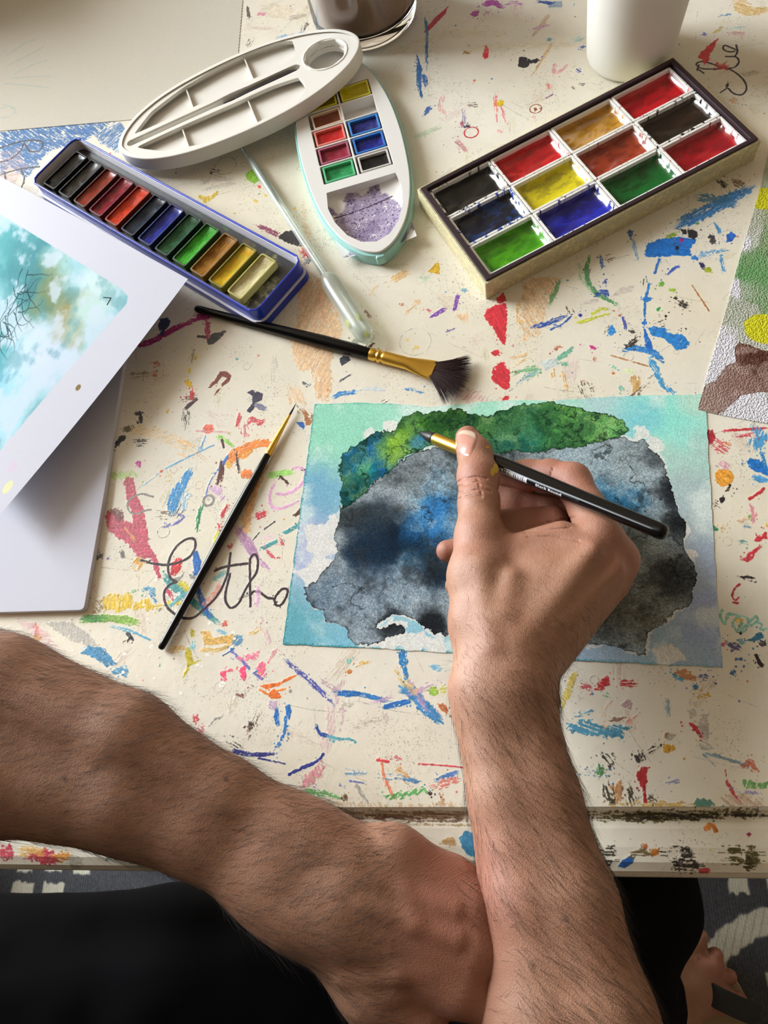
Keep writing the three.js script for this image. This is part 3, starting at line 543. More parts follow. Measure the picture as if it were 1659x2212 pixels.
b b898a0 0.5 0.03 0.85 69.9,-48.2 75.1,-51.7 78,-48.9 76.2,-45.3
s 7ab87c 1.2 3.34 0.55 0.85 61,-54.9 64.1,-53.4
s d8b8a0 1 1.9 0.5 0.7 65.2,-50.6 58.7,-42.3
s 5090b0 1.5 2.85 0.55 0.85 42,-42.7 53.4,-45
w 3f88a8 2.5 0.38 0.9 37.4,-38.6 50.1,-39.8 58,-36 74.4,-35.2 69.8,-31.2 69.5,-28.8 54.6,-30.1 36.9,-33.1
s e0b090 1 2.34 0.4 0.8 58.1,-36.9 60.6,-34.1
s d89888 1.2 2.79 0.5 0.8 73.4,-37.9 79.3,-41.9
w cdb85c 1.5 0.2 0.9 44.1,-69.6 47.5,-69.5 43.7,-59.6 35.7,-47 33.8,-51.3 39.6,-61.1
w b87848 2 0.3 0.85 103.6,-65.6 109.1,-69.1 115.7,-67.5 118.3,-61.8 114.6,-60.5 109.6,-63.5
s 4a90b8 0.8 2.84 0.3 0.9 104.5,-65.6 109.4,-62.1
s 2f70a0 0.8 4.21 0.2 0.95 115.2,-59.1 116.4,-56.3
s 4a5890 1.5 4.23 0.5 0.9 119.3,-64.6 124.5,-63
s c09030 1.5 3.72 0.5 0.85 117.2,-54.3 124.1,-51.9
s 8aa0b4 1.5 3.26 0.55 0.85 98.1,-49.8 98.5,-40.7
b b4aca0 1 0.1 0.8 109.4,-44 113.6,-45.3 114.4,-41.2 110.6,-39.1
w aca49c 1.2 0.05 0.85 114.3,-35.8 117,-41.2 120.5,-41.1 119.6,-29.1 118,-25.9 114.7,-27.8
s a8aca0 2 4.5 0.5 0.75 112.1,-26.5 120.5,-21.7
s b82c34 0.6 2.05 0.15 0.95 110.6,-36.2 113.1,-32.9 114.3,-29.1
b c8942c 0.6 0.05 0.95 92,-23.6 94.6,-25.2 98.5,-24.3 99.5,-21.9 95.2,-19.6 92.1,-20.5
b 9a6a50 0.3 0 0.95 94.4,-31.3 96.6,-31.6 97.1,-29.4 95.3,-27.8 94.1,-28.9
b a8a898 0.8 0.1 0.8 96,-30.8 100.7,-30.2 97.5,-26.7 93.5,-26.3
s 302c28 3 7.33 0.7 0.95 57.6,-19.8 62.2,-12.6
s 302c28 2 4.54 0.45 0.95 77.3,-19.6 78.8,-14.3
s 302c28 1.5 3.17 0.6 0.9 83.3,-20.3 89.5,-22.9
s 3f7a48 2 4.55 0.35 0.9 52,-10.9 56.4,-9.3
s 4a78a0 2 3.19 0.6 0.8 44.2,-9.4 60.1,-6.1
b a8242c 1 0.05 0.95 75.4,-9.1 79.6,-12.4 83.3,-12.1 80.7,-8.5 80.5,-3.4 78.8,-0.3 76.5,-0.8 75.4,-4.7
s a8242c 0.6 1.77 0.05 0.95 78.3,-0.8 78.1,7.4
w b88050 2 0.3 0.85 60.2,-2.2 65.2,-4 66.9,-0.9 64.3,8.1 57.8,8.8
s 3c382c 2.5 6.29 0.62 0.9 57.1,-3.5 59.6,9.3
s 3c382c 2.5 6.23 0.65 0.9 68.8,-0.9 71.5,9.4
s 302c28 2 4.4 0.5 0.9 80,4.3 84.7,8.1
b b84850 0.8 0.06 0.95 125.6,-10.2 126.2,-3.1 128.8,2.5 131.3,8.5 127.6,5 124.6,-2.6
s c06a54 2 4.38 0.4 0.9 134.4,-11.9 140.2,-13.1 142,-8.5
w 6aa45c 1.5 0.3 0.9 133.1,-4.3 147.8,-2.9 147.2,0.1 134.8,0
s 7a98a8 0.8 1.78 0.35 0.85 116.3,-19.9 127.3,-15.9 136.7,-13.2
s 6a90a8 0.6 0.89 0.3 0.8 114.8,-18.6 120.2,-12.1
s 8890b8 1 1.77 0.55 0.8 88.9,-2.8 98.2,-3.8
s 8880b0 1 1.73 0.5 0.8 129.5,1.5 141.8,3.3
w c8a050 2.5 0.55 0.75 55.8,8.1 84.9,7.4 105.4,8.4 104.9,11.4 55.4,11.4
w 4a7a6c 1.2 0.15 0.9 104.9,8.2 107.1,5.7 114.7,6.4 116.8,9 112.7,10.7 105.1,10.7
w c0a088 2.5 0.5 0.7 121.4,4.5 131.7,3.3 144.9,7 144.2,10.7 120.4,10.7
s c0303c 0.5 2.23 0.1 0.95 160.3,-230 172.4,-230.3 189.9,-229.8
b a02430 1 0.05 0.95 149.6,-231.7 154.5,-232 155,-225.8 152.8,-221.4 148.1,-220.4
s cc5058 3 10.03 0.65 0.85 151.8,-224.3 162.2,-214.6
s c84050 2.5 6.64 0.6 0.85 170.1,-225.6 183.7,-226.8
s 4a94c8 2 6.66 0.45 0.9 181.6,-231.7 184.6,-223.2 174.5,-217
s 4a94c8 2 4.95 0.45 0.9 188.1,-226.4 181.8,-216.4 182,-209.4
b e09a3a 0.8 0.02 1 150.4,-199.2 153.2,-201.7 157.4,-202.1 161.2,-199.7 162.2,-195.5 160.4,-191.6 157,-189.1 153.5,-189.1 150.4,-191.7
b f0c060 0.4 0 0.9 156.3,-195.3 157.8,-195.5 157.8,-193.8 156.3,-193.6
b d88838 0.3 0 1 160.1,-221.8 161.9,-222 162.2,-220.2 160.6,-219.6
s d8a0b0 2 5.46 0.45 0.85 154.1,-207.2 160.9,-201.8
b 2470bc 0.9 0.06 1 171.5,-206.5 175.1,-208.3 180,-206.5 184.4,-200 183.3,-193.9 179.7,-196.9 175.7,-198.6 172.1,-201.6
s 4a94cc 1 4.27 0.2 0.95 174.2,-193.9 182.8,-191.3
s 2f80c4 0.6 2.71 0.1 0.95 182.4,-211.1 183.2,-200
b 2c2428 1 0.15 1 150.3,-180.6 153,-182.7 154,-180 151,-177.5
s 2c2428 0.5 1.6 0.1 1 156.6,-186.5 158.6,-189.7
s c03438 0.8 2.1 0.2 0.95 168.9,-178.9 174.1,-181.8 179.2,-185.8
s d0808c 1.2 3.66 0.35 0.85 168.4,-174.3 169.4,-168.3 168,-162.6
w d8b090 1 0.2 0.8 158.1,-164.5 164.8,-166.7 166,-164 159,-161.8
s 7aa05c 0.8 3.11 0.2 0.9 165.8,-166 168.1,-166.1
w c02c38 1.5 0.12 0.95 166.3,-149.8 170.4,-153.7 175,-155.7 175.9,-154.3 175.4,-151.8 169.4,-148.4
s c0303c 0.8 3.29 0.1 0.95 170.8,-146.4 164,-141.4 160.2,-137.6 156.9,-138.1
s 5a8c8c 1 2.56 0.5 0.85 157.1,-150.4 162.5,-148.8
s 6a8c9c 1 2.58 0.4 0.85 162,-160.7 166.3,-159.4
s 2c2428 1.2 3.48 0.35 1 154.7,-125.5 161.2,-124.5
s b03038 0.6 0.99 0.25 0.95 152.9,-121.3 149.7,-119 147.1,-113.7 148.3,-111.2 150.8,-112.9
s b03038 0.5 1.47 0.1 0.95 146.9,-109.5 149.6,-109.1
s 7ab8a8 0.6 1.56 0.1 0.85 139.5,-105 137.7,-100.9 139.7,-96.1 142.3,-101.9 147.3,-101.7 149.8,-97.5 146.1,-91.8 144.5,-96.8 149.9,-101 153.8,-98.5 151,-91.6 147.5,-90.5 153.3,-95.6 159.1,-100.6 159.1,-97.7 154.7,-94.3
s 7ab8a8 0.6 1.54 0.1 0.85 157.8,-96.6 161.1,-95.3 160,-91.8 163.3,-92.3
s d8b040 0.8 2.9 0.3 0.9 147.7,-99.6 148,-96.7
b 2f7098 0.8 0.1 0.95 158.2,-89.6 160.4,-91.2 160.9,-86.6 155.1,-84.5 149.3,-85.3 154.2,-86.8
s 6aa8b0 1 2.86 0.3 0.85 145.8,-85.1 149.7,-84.1
s 4a4878 2 5.72 0.5 0.95 139.3,-83.9 145.7,-80.2
b 202028 0.2 0 1 147.2,-90.3 148.4,-90.8 148.7,-89.6 147.5,-88.8
s 2c2028 0.6 2.11 0.05 1 154.7,-76.2 155.3,-71.9 156.7,-69.7
s 2f5c98 1 3.27 0.3 0.95 139.2,-67.4 140.3,-64.5
s 2f5c98 1 2.82 0.4 0.9 144.8,-75.1 145.5,-72.8
s b84060 1 2.87 0.3 0.9 135.5,-84 137.6,-83.4
s 3a8a5c 0.8 2.6 0.25 0.95 142.4,-161 146,-158.1
s d8b484 1.2 4.16 0.5 0.85 147.6,-160.6 150.2,-159.2
s 3a3034 1.5 3.79 0.4 0.9 157.8,-84.7 161.5,-82.5
s 80b0c0 1.5 5.96 0.6 0.8 -135,-719.1 -139.4,-706.7
s c87890 1 4.16 0.3 0.85 -206.3,-743.3 -196.3,-740.2
s a8988c 1.5 7.11 0.5 0.7 -176.1,-727.7 -152,-728.7
w d0c0a8 1.5 0.4 0.5 -204.7,-756.9 -184.7,-753.4 -164.5,-740 -173.7,-728.5 -196,-735.3
s 6a9cc0 1.5 7.96 0.5 0.8 -186.8,-699.2 -167.7,-701.4 -148.7,-700.9
s 4a4040 0.8 3.16 0.4 0.9 -217.1,-756.5 -214.4,-738.3
s c8b4a8 1.5 5.12 0.5 0.6 -210,-723.5 -182.8,-715.7
s d0c0a0 3 12.86 0.5 0.35 -52,-660.3 -16.5,-667.9 43.4,-655.7
s d0c0a0 3 10.66 0.5 0.35 -0.1,-642.2 42.3,-638.7 107.5,-626.7
`;
const TX0 = -560, TZ0 = -860, TW = 430, TD = 435, TN = 1400;
const seedOf = (s) => { let h = 7; for (let i = 0; i < s.length; i++) h = Math.imul(h ^ s.charCodeAt(i), 16777619); return (h >>> 0) % 9973; };
function parseMarks(text) {
  const out = [];
  for (const line of text.split('\n')) {
    const t = line.trim().split(/\s+/); if (t.length < 5) continue;
    const n = t[0] === 'r' || t[0] === 's' ? 4 : 3, v = t.slice(2, 2 + n).map(Number), P = t.slice(2 + n).map((p) => p.split(',').map(Number));
    const m = { kind: t[0], c: hex(t[1]), rough: v[0] * 0.55, seed: seedOf(line), P };
    if (t[0] === 's') { m.w = v[1]; m.dry = v[2]; m.a = v[3]; } else if (t[0] === 'r') { m.w = v[1]; m.r = v[2]; m.dry = v[3]; m.a = 1; } else { m.dry = v[1]; m.a = v[2]; }
    if (m.kind === 's' && P.length > 2) {                    // round the bends of a stroke
      const c = new THREE.CatmullRomCurve3(P.map((p) => new V3(p[0], 0, p[1])), false, 'centripetal'); m.P = c.getPoints(P.length * 5).map((p) => [p.x, p.z]);
    }
    const a = m.P[0], b = m.P[m.P.length - 1]; m.dir = m.kind === 's' ? Math.atan2(b[1] - a[1], b[0] - a[0]) : (m.seed % 314) / 100;
    out.push(m);
  }
  return out;
}
function stroke(tile, m) {                                   // lays one mark on a tile of colour and height
  const { x0, z0, w, d, nx, ny, rgb, hgt } = tile, pad = (m.w || 0) / 2 + (m.r || 0) + m.rough * 2.2 + 1;
  let ax = 1e9, bx = -1e9, az = 1e9, bz = -1e9; for (const p of m.P) { ax = Math.min(ax, p[0]); bx = Math.max(bx, p[0]); az = Math.min(az, p[1]); bz = Math.max(bz, p[1]); }
  const i0 = Math.max(0, Math.floor((ax - pad - x0) / w * nx)), i1 = Math.min(nx - 1, Math.ceil((bx + pad - x0) / w * nx)), j0 = Math.max(0, Math.floor((az - pad - z0) / d * ny)), j1 = Math.min(ny - 1, Math.ceil((bz + pad - z0) / d * ny));
  if (i0 > i1 || j0 > j1) return;
  const cs = Math.cos(m.dir), sn = Math.sin(m.dir), S = m.seed, n = m.P.length, thr = 0.22 + 0.52 * m.dry, fine = m.w !== undefined && m.w < 2.2;
  for (let j = j0; j <= j1; j++) for (let i = i0; i <= i1; i++) {
    const x = x0 + (i + 0.5) / nx * w, z = z0 + (j + 0.5) / ny * d;
    let q, along = 0.5;
    if (m.kind === 's') { q = 1e9; for (let k = 0; k + 1 < n; k++) { const [e, t] = segDist(x, z, m.P[k][0], m.P[k][1], m.P[k + 1][0], m.P[k + 1][1]), s = (k + t) / (n - 1); if (fine) q = Math.min(q, e - m.w / 2); else { const wv = m.w / 2 * (0.45 + 0.55 * Math.pow(Math.sin(Math.PI * clamp(s * 0.9 + 0.08)), 0.6)) * (0.75 + 0.6 * vn(s * 4 + S, S * 0.1)); if (e - wv < q) { q = e - wv; along = s; } } } }
    else if (m.kind === 'r') q = Math.abs(Math.hypot(x - m.P[0][0], z - m.P[0][1]) - m.r * (1 + 0.05 * (vn(Math.atan2(z, x) * 2 + S, 3) - 0.5))) - m.w / 2;
    else q = polyDist(x, z, m.P);
    if (q > pad) continue;
    q += m.rough * ((fbm(x * 0.55 + S, z * 0.55, 4) - 0.5) * 4.2);
    let cov = sstep(0.16, -0.16, q);
    if (cov <= 0) continue;
    if (m.dry > 0) { const u = x * cs + z * sn, v = -x * sn + z * cs, g = 0.55 * vn(u * 0.16 + S, v * 1.5) + 0.25 * vn(u * 0.9, v * 0.9 + S) + 0.2 * vn(x * 2.6, z * 2.6); cov *= sstep(thr - 0.05, thr + 0.05, g + 0.10 * sstep(0, -2.5, q)); }
    if (m.kind === 's' && !fine) { const v = z * cs - x * sn, en = Math.min(along, 1 - along) * 3.2 + 0.35; cov *= sstep(0.42, 0.62, en + 0.55 * (vn(v * 2.4 + S, S) - 0.35)); cov *= 1 - 0.8 * sstep(0.74, 0.80, 0.6 * vn(x * 1.9 + S, z * 1.9) + 0.4 * vn((x * cs + z * sn) * 0.4, v * 3 + S)); }
    cov *= m.a;
    const k = (j * nx + i) * 3, t = 1 + 0.2 * (vn(x * 0.8 + S, z * 0.8) - 0.5) + 0.26 * (vn((x * cs + z * sn) * 0.16, (z * cs - x * sn) * 1.8 + S) - 0.42);
    rgb[k] = mix(rgb[k], m.c[0] * t, cov); rgb[k + 1] = mix(rgb[k + 1], m.c[1] * t, cov); rgb[k + 2] = mix(rgb[k + 2], m.c[2] * t, cov);
    hgt[j * nx + i] = mix(hgt[j * nx + i], 0.45 + 0.3 * vn(x * 1.1 + S, z * 1.1), cov * 0.8);
  }
}
const CREAM = [227, 220, 203];
function creamBase(tile) {                                   // worn cream paint: faint stains, specks and grain
  const { x0, z0, w, d, nx, ny, rgb, hgt } = tile;
  const C = 6, cx = Math.ceil(nx / C), cy = Math.ceil(ny / C), big = new Float32Array(cx * cy), mid = new Float32Array(cx * cy), dirt = new Float32Array(cx * cy);
  for (let j = 0; j < cy; j++) for (let i = 0; i < cx; i++) { const x = x0 + (i + 0.5) * C / nx * w, z = z0 + (j + 0.5) * C / ny * d, k = j * cx + i; big[k] = fbm(x * 0.012 + 5, z * 0.012, 3) - 0.5; mid[k] = fbm(x * 0.06, z * 0.06 + 9, 3) - 0.5; dirt[k] = sstep(0.50, 0.74, fbm(x * 0.03 + 70, z * 0.03, 4)); }
  for (let j = 0; j < ny; j++) for (let i = 0; i < nx; i++) {
    const x = x0 + (i + 0.5) / nx * w, z = z0 + (j + 0.5) / ny * d, k = (j * nx + i) * 3, q = Math.floor(j / C) * cx + Math.floor(i / C), g = vn(x * 2.1, z * 2.1) - 0.5, y = 0.08 * big[q];
    let l = 1 + 0.05 * mid[q] + 0.03 * g;
    if (dirt[q] > 0.02) l -= 0.34 * dirt[q] * sstep(0.70, 0.82, 0.5 * vn(x * 1.3 + 31, z * 1.3) + 0.5 * vn(x * 3.1, z * 3.1 + 8));
    rgb[k] = CREAM[0] * l; rgb[k + 1] = CREAM[1] * (l + y * 0.3); rgb[k + 2] = CREAM[2] * (l + y);
    hgt[j * nx + i] = 0.30 + 0.10 * vn(x * 0.35, z * 0.35) + 0.04 * g;
  }
}
function freshTile(x0, z0, w, d, nx, ny) { const t = { x0, z0, w, d, nx, ny, rgb: new Float32Array(nx * ny * 3), hgt: new Float32Array(nx * ny) }; creamBase(t); return t; }
function tileTextures(t) {
  const { nx, ny, rgb, hgt } = t, hx = nx >> 1, hy = ny >> 1;
  const map = tex(nx, ny, (u, v) => { const k = (Math.floor(v * ny) * nx + Math.floor(u * nx)) * 3; return [rgb[k], rgb[k + 1], rgb[k + 2]]; });
  const bump = tex(hx, hy, (u, v) => { const h = hgt[Math.floor(v * ny) * nx + Math.floor(u * nx)] * 255; return [h, h, h]; }, false);
  return { map, bump };
}
// small chance marks: specks, drips, scratches and worn patches, the same every time
const chance = []; {
  const r = rng(4242), X = () => TX0 + r() * TW * 2, Z = () => TZ0 + r() * TD * 2, inks = ['35302c', '2c2a30', '4a4038', '5a4a3c', '30384a', '6a5a4c'], cols = ['c04048', '3a70b0', '4a9058', 'd8a840', '6a58a0', 'd88a90', '7a5a48', '60a0a8', 'c86a3c', '8a8a84'];
  const blobAt = (x, z, s, a = 1) => { const P = []; const n = 7, o = r() * 6.3; for (let i = 0; i < n; i++) { const q = s * (0.7 + 0.6 * r()); P.push([x + q * Math.cos(o + i * 6.283 / n), z + q * Math.sin(o + i * 6.283 / n) * (0.6 + 0.4 * a)]); } return P; };
  for (let i = 0; i < 2200; i++) chance.push({ kind: 'b', c: hex(inks[i % 6]), rough: 0.1, seed: i, P: blobAt(X(), Z(), 0.18 + 0.5 * r() * r() * r()), dry: 0, a: 0.85, dir: 0 });
  for (let i = 0; i < 500; i++) chance.push({ kind: 'b', c: hex(cols[i % 10]), rough: 0.2, seed: i + 50, P: blobAt(X(), Z(), 0.4 + 1.3 * r() * r()), dry: 0.15, a: 0.85, dir: 0 });
  for (let i = 0; i < 420; i++) { const x = X(), z = Z(), l = 8 + 60 * r() * r(), t = r() * 3.14; chance.push({ kind: 's', c: hex(i % 3 ? '9a9080' : '6a6258'), rough: 0.1, seed: i, w: 0.28, P: [[x, z], [x + l * 0.5 * Math.cos(t + 0.06), z + l * 0.5 * Math.sin(t + 0.06)], [x + l * Math.cos(t), z + l * Math.sin(t)]], dry: 0.45, a: 0.6, dir: t }); }
  for (let i = 0; i < 60; i++) { const x = X(), z = Z(), l = 3 + 9 * r(), t = r() * 3.14; chance.push({ kind: 's', c: hex(cols[(i * 7) % 10]), rough: 0.7, seed: i, w: 1 + 2.5 * r(), P: [[x, z], [x + l * Math.cos(t), z + l * Math.sin(t)]], dry: 0.6, a: 0.8, dir: t }); }
  for (let i = 0; i < 150; i++) { const x = X(), z = Z(), l = 4 + 14 * r(), t = r() * 3.14; chance.push({ kind: 's', c: hex(inks[i % 6]), rough: 1, seed: i, w: 3 + 7 * r(), P: [[x, z], [x + l * Math.cos(t), z + l * Math.sin(t)]], dry: 0.82, a: 0.8, dir: t }); }
  for (let i = 0; i < 220; i++) { const x = X(), z = Z(), l = 6 + 22 * r(), t = r() * 3.14; chance.push({ kind: 's', c: hex(['c8b4a0', 'd0b8b4', 'b8b4a8', 'c8c0a0'][i % 4]), rough: 1.4, seed: i, w: 4 + 9 * r(), P: [[x, z], [x + l * Math.cos(t), z + l * Math.sin(t)]], dry: 0.6, a: 0.45, dir: t }); }
  for (let i = 0; i < 60; i++) chance.push({ kind: 'r', c: hex(['a8a090', '8a8478', 'b89868'][i % 3]), rough: 0.1, seed: i, w: 0.3, r: 1 + 2.6 * r(), P: [[X(), Z()]], dry: 0.2, a: 0.8, dir: 0 });
}
const drops = []; { const r = rng(99); for (let i = 0; i < 70; i++) { const x = -330 + 150 * r(), z = -150 + 110 * r(), s = 0.5 + 2.2 * r() * r(); const P = []; for (let k = 0; k < 8; k++) P.push([x + s * Math.cos(k * 0.785), z + s * 0.85 * Math.sin(k * 0.785)]); drops.push({ kind: 'b', c: [236, 232, 222], rough: 0.1, seed: i, P, dry: 0, a: 0.9, dir: 0 }); } }
const marks = parseMarks(MARKS), spray = [];
{ const r = rng(11); for (const m of marks) { if (m.kind === 'r' || (m.w !== undefined && m.w < 1.6)) continue; const n = 3 + Math.floor(r() * 7); for (let i = 0; i < n; i++) { const p = m.P[Math.floor(r() * m.P.length)], a = r() * 6.283, d = (m.w || 3) * 0.6 + 7 * r() * r(), s = 0.2 + 0.75 * r() * r(), x = p[0] + d * Math.cos(a), z = p[1] + d * Math.sin(a), P = []; for (let k = 0; k < 6; k++) P.push([x + s * (0.7 + 0.6 * r()) * Math.cos(k * 1.047), z + s * (0.7 + 0.6 * r()) * Math.sin(k * 1.047)]); spray.push({ kind: 'b', c: m.c, rough: 0.15, seed: m.seed + i, P, dry: 0, a: 0.9, dir: 0 }); } } }
{
  const table = thing('coffee_table', 'low cream-painted table covered in dried paint splashes and scribbles', 'table', [0, 0, 0]);
  const mats = [], parts = [];
  for (let a = 0; a < 2; a++) for (let b = 0; b < 2; b++) {
    const t = freshTile(TX0 + a * TW, TZ0 + b * TD, TW, TD, TN, TN);
    for (const m of chance) stroke(t, m);
    for (const m of marks) stroke(t, m);
    for (const m of spray) stroke(t, m);
    for (const m of drops) stroke(t, m);
    const { map, bump } = tileTextures(t);
    mats.push(std(0xffffff, 0.40, { map, bumpMap: bump, bumpScale: 0.0005 }));
    const g = new THREE.PlaneGeometry(TW, TD, 8, 8).rotateX(-Math.PI / 2).translate(TX0 + (a + 0.5) * TW, 0, TZ0 + (b + 0.5) * TD);
    parts.push(planarUV(g, TX0 + a * TW, TZ0 + b * TD, TW, TD));
  }
  for (let b = 0; b < 2; b++) { const g = new THREE.PlaneGeometry(240, TD, 4, 8).rotateX(-Math.PI / 2).translate(TX0 + TW * 2 + 120, 0, TZ0 + (b + 0.5) * TD); parts.push(planarUV(g, TX0 + TW * 2, TZ0 + b * TD, TW, TD)); mats.push(mats[b]); }
  const plain = std(new THREE.Color().setRGB(CREAM[0] / 255, CREAM[1] / 255, CREAM[2] / 255, THREE.SRGBColorSpace), 0.45);
  const rest = merge([box(340, 26, TD * 2, TX0 - 170, -13, TZ0 + TD), box(240, 25, TD * 2, TX0 + TW * 2 + 120, -13.5, TZ0 + TD), box(TW * 2 + 580, 26, 240, TX0 + TW - 50, -13, TZ0 - 120), box(TW * 2, 25, TD * 2, TX0 + TW, -13.5, TZ0 + TD)]);
  const all = mergeGeometries([...parts.map((g) => g.toNonIndexed()), rest], true);
  mesh('tabletop', all, [...mats, plain], table);
  // front moulding: a dirty groove, then a rounded lip
  const LX0 = -900, LX1 = 540, prof = [[8, 0], [10.5, -0.6], [12, -2], [13, -5], [14.5, -7], [17, -7.2], [19, -5.4], [22, -4.9], [32, -5], [40, -6], [45, -8.5], [48, -12.5], [49, -18], [49, -42], [40, -42], [8, -26]];
  const lip = { x0: TX0, z0: 4, w: TW * 2, d: 60, nx: 2048, ny: 144 }; lip.rgb = new Float32Array(lip.nx * lip.ny * 3); lip.hgt = new Float32Array(lip.nx * lip.ny); creamBase(lip);
  const grime = [[36.9, 14.1], [58.4, 15.1], [79.6, 15.6], [100.6, 14.6], [121.3, 14.1], [146.5, 13.6]], grime2 = [[-120.4, 12.3], [-87.6, 14], [-58.4, 14.5], [-21.2, 14]];
  const lipMarks = [['s', '3a3020', 2.5, 4.6, 0.62, 0.85, grime], ['s', '4a4418', 2.5, 6, 0.7, 0.85, grime], ['s', '241f1a', 1.5, 3, 0.62, 0.9, [[74.2, 16.6], [105.7, 15.6], [146.4, 14.6]]], ['s', '8a6c50', 1.5, 5, 0.5, 0.8, grime2], ['s', '6a5040', 1, 3.5, 0.6, 0.85, [[-111.6, 15.6], [-70.2, 17.2], [-24.2, 17.2]]],
    ['s', '8a7048', 1, 1.2, 0.3, 0.7, [[-75.9, 19.8], [-24.4, 20.5]]], ['b', 'd07a34', 0.6, 0, 0.1, 0.95, [[108.9, 21.5], [112.7, 18.5], [116.4, 19.5], [117.5, 23.2], [115, 24.4], [114.2, 21.5], [110.6, 23.5]]], ['b', '8a2c44', 0.3, 0, 0, 1, [[132.4, 24.9], [134.1, 23.9], [135.4, 24.9], [133.6, 26.3]]],
    ['b', '2a5ca0', 0.5, 0, 0.06, 1, [[59.4, 42.5], [62.2, 39], [66.9, 36.5], [69.5, 37], [67.4, 40.9], [62.9, 43.4]]], ['s', '6a5838', 1.2, 4, 0.45, 0.9, [[66.8, 37], [74.5, 34], [79.5, 35.7]]], ['b', 'b8702c', 0.8, 0, 0.2, 0.95, [[77.7, 33.5], [83.5, 32.5], [82.6, 35.9], [78.8, 36.9]]], ['s', 'c8643c', 0.5, 2.5, 0.1, 0.9, [[74.4, 31.1], [76.9, 32]]],
    ['s', '2c2824', 3, 12, 0.72, 0.95, [[87.4, 34.4], [102.4, 36.7]]], ['s', '2c2824', 2, 7, 0.6, 0.95, [[90.8, 41.5], [104.8, 42.3]]], ['s', '4a441c', 3, 12, 0.58, 0.9, [[120.6, 36.8], [138.2, 36.6]]], ['s', '3c3418', 2, 8, 0.4, 0.95, [[129.2, 39.7], [133.9, 41.1]]], ['s', 'b83840', 1, 2.5, 0.3, 0.95, [[103.8, 44.5], [110.3, 44]]], ['s', '2c2820', 3, 14, 0.7, 0.9, [[50.7, 35.9], [56.9, 39.5]]],
    ['b', '3a80a8', 1, 0, 0.05, 0.95, [[-32.6, 28.1], [-28.8, 23.9], [-23.2, 25], [-22.5, 37.7], [-27.5, 37.2], [-31.2, 32.7]]], ['s', 'a8804c', 1, 5, 0.35, 0.8, [[-43.2, 30.7], [-34.7, 29.6]]], ['s', 'c04050', 2, 9, 0.45, 0.9, [[-339.8, 35.9], [-328.7, 40.1]]], ['s', 'c03848', 2, 10, 0.4, 0.9, [[-318.8, 38.9], [-296.5, 42]]], ['s', 'd0883c', 1.5, 7, 0.4, 0.9, [[-299.2, 39.8], [-288.8, 39.2]]], ['s', 'd8a858', 1.5, 6, 0.5, 0.8, [[-326, 36.7], [-305.6, 37.7]]], ['s', 'a8a494', 2, 8, 0.4, 0.7, [[-289.9, 43.3], [-280, 43.2]]]];
  lipMarks.forEach(([kind, c, rough, w, dry, a, P], i) => stroke(lip, { kind, c: hex(c), rough: rough * 0.55, w: w || undefined, dry, a, P, seed: i * 61, dir: kind === 's' ? 0.05 : 1 }));
  for (const m of chance) if (m.P[0][1] > -300 && m.kind === 'b') stroke(lip, { ...m, P: m.P.map((p) => [p[0], p[1] < -100 ? p[1] + 320 - 250 + 20 : p[1] + 60]) });
  const lt = tileTextures(lip), s = new THREE.Shape(); prof.forEach(([z, y], i) => i ? s.lineTo(z, y) : s.moveTo(z, y)); s.closePath();
  const lg = new THREE.ExtrudeGeometry(s, { depth: LX1 - LX0, steps: 1, bevelEnabled: false }).rotateY(-Math.PI / 2).toNonIndexed();   // (z, y, x) -> x along the edge
  { const p = lg.attributes.position, uv = new Float32Array(p.count * 2); for (let i = 0; i < p.count; i++) { const ox = p.getX(i), oz = p.getZ(i); p.setX(i, ox + LX1); uv[2 * i] = (p.getX(i) - TX0) / (TW * 2); uv[2 * i + 1] = (oz + Math.max(0, -12 - p.getY(i)) * 0.25 - 4) / 60; } lg.setAttribute('uv', new THREE.BufferAttribute(uv, 2)); lg.computeVertexNormals(); }
  mesh('front_moulding', lg, std(0xffffff, 0.42, { map: lt.map, bumpMap: lt.bump, bumpScale: 0.0006 }), table);
  for (const [x, z] of [[-820, -20], [480, -20], [-820, -860], [480, -860]]) mesh('leg', rbox(60, -FLOOR - 26, 60, 6, x, (FLOOR - 26) / 2, z), plain, table);
}

// ------------------------------------------------------------------ paper
const toothTex = tex(512, 512, (u, v) => { const s = 512 / 6, h = 255 * (0.5 + 0.9 * (fbm(u * s, v * s, 3) - 0.5)); return [h, h, h]; }, false, true);
const pulpTex = tex(256, 256, (u, v) => { const h = 255 * (0.5 + 0.6 * (fbm(u * 60, v * 60, 3) - 0.5)); return [h, h, h]; }, false, true);
function rep(t, x, y) { const c = t.clone(); c.repeat.set(x, y); c.needsUpdate = true; return c; }
function ragged(P, amp, step, seed) {                        // a torn outline
  const out = []; for (let i = 0; i < P.length; i++) { const a = P[i], b = P[(i + 1) % P.length], n = Math.max(1, Math.round(Math.hypot(b[0] - a[0], b[1] - a[1]) / step)); for (let k = 0; k < n; k++) { const t = k / n, e = k ? amp : amp * 0.4; out.push([mix(a[0], b[0], t) + (vn(i * 31 + k * 0.9, seed) - 0.5) * e, mix(a[1], b[1], t) + (vn(i * 31 + k * 0.9, seed + 7) - 0.5) * e]); } } return out;
}
const lerp3 = (a, b, t) => [mix(a[0], b[0], t), mix(a[1], b[1], t), mix(a[2], b[2], t)];
function spots(x, z, list, base) {                           // colour blended from dabs [x, z, radius, colour, strength]
  let c = base; for (const [px, pz, r, col, k] of list) { const d = Math.hypot(x - px, z - pz) / r; if (d < 1.6) c = lerp3(c, col, k * sstep(1.25, 0.25, d + 0.75 * (fbm(x * 0.07 + px, z * 0.07 + pz, 4) - 0.5))); } return c;
}
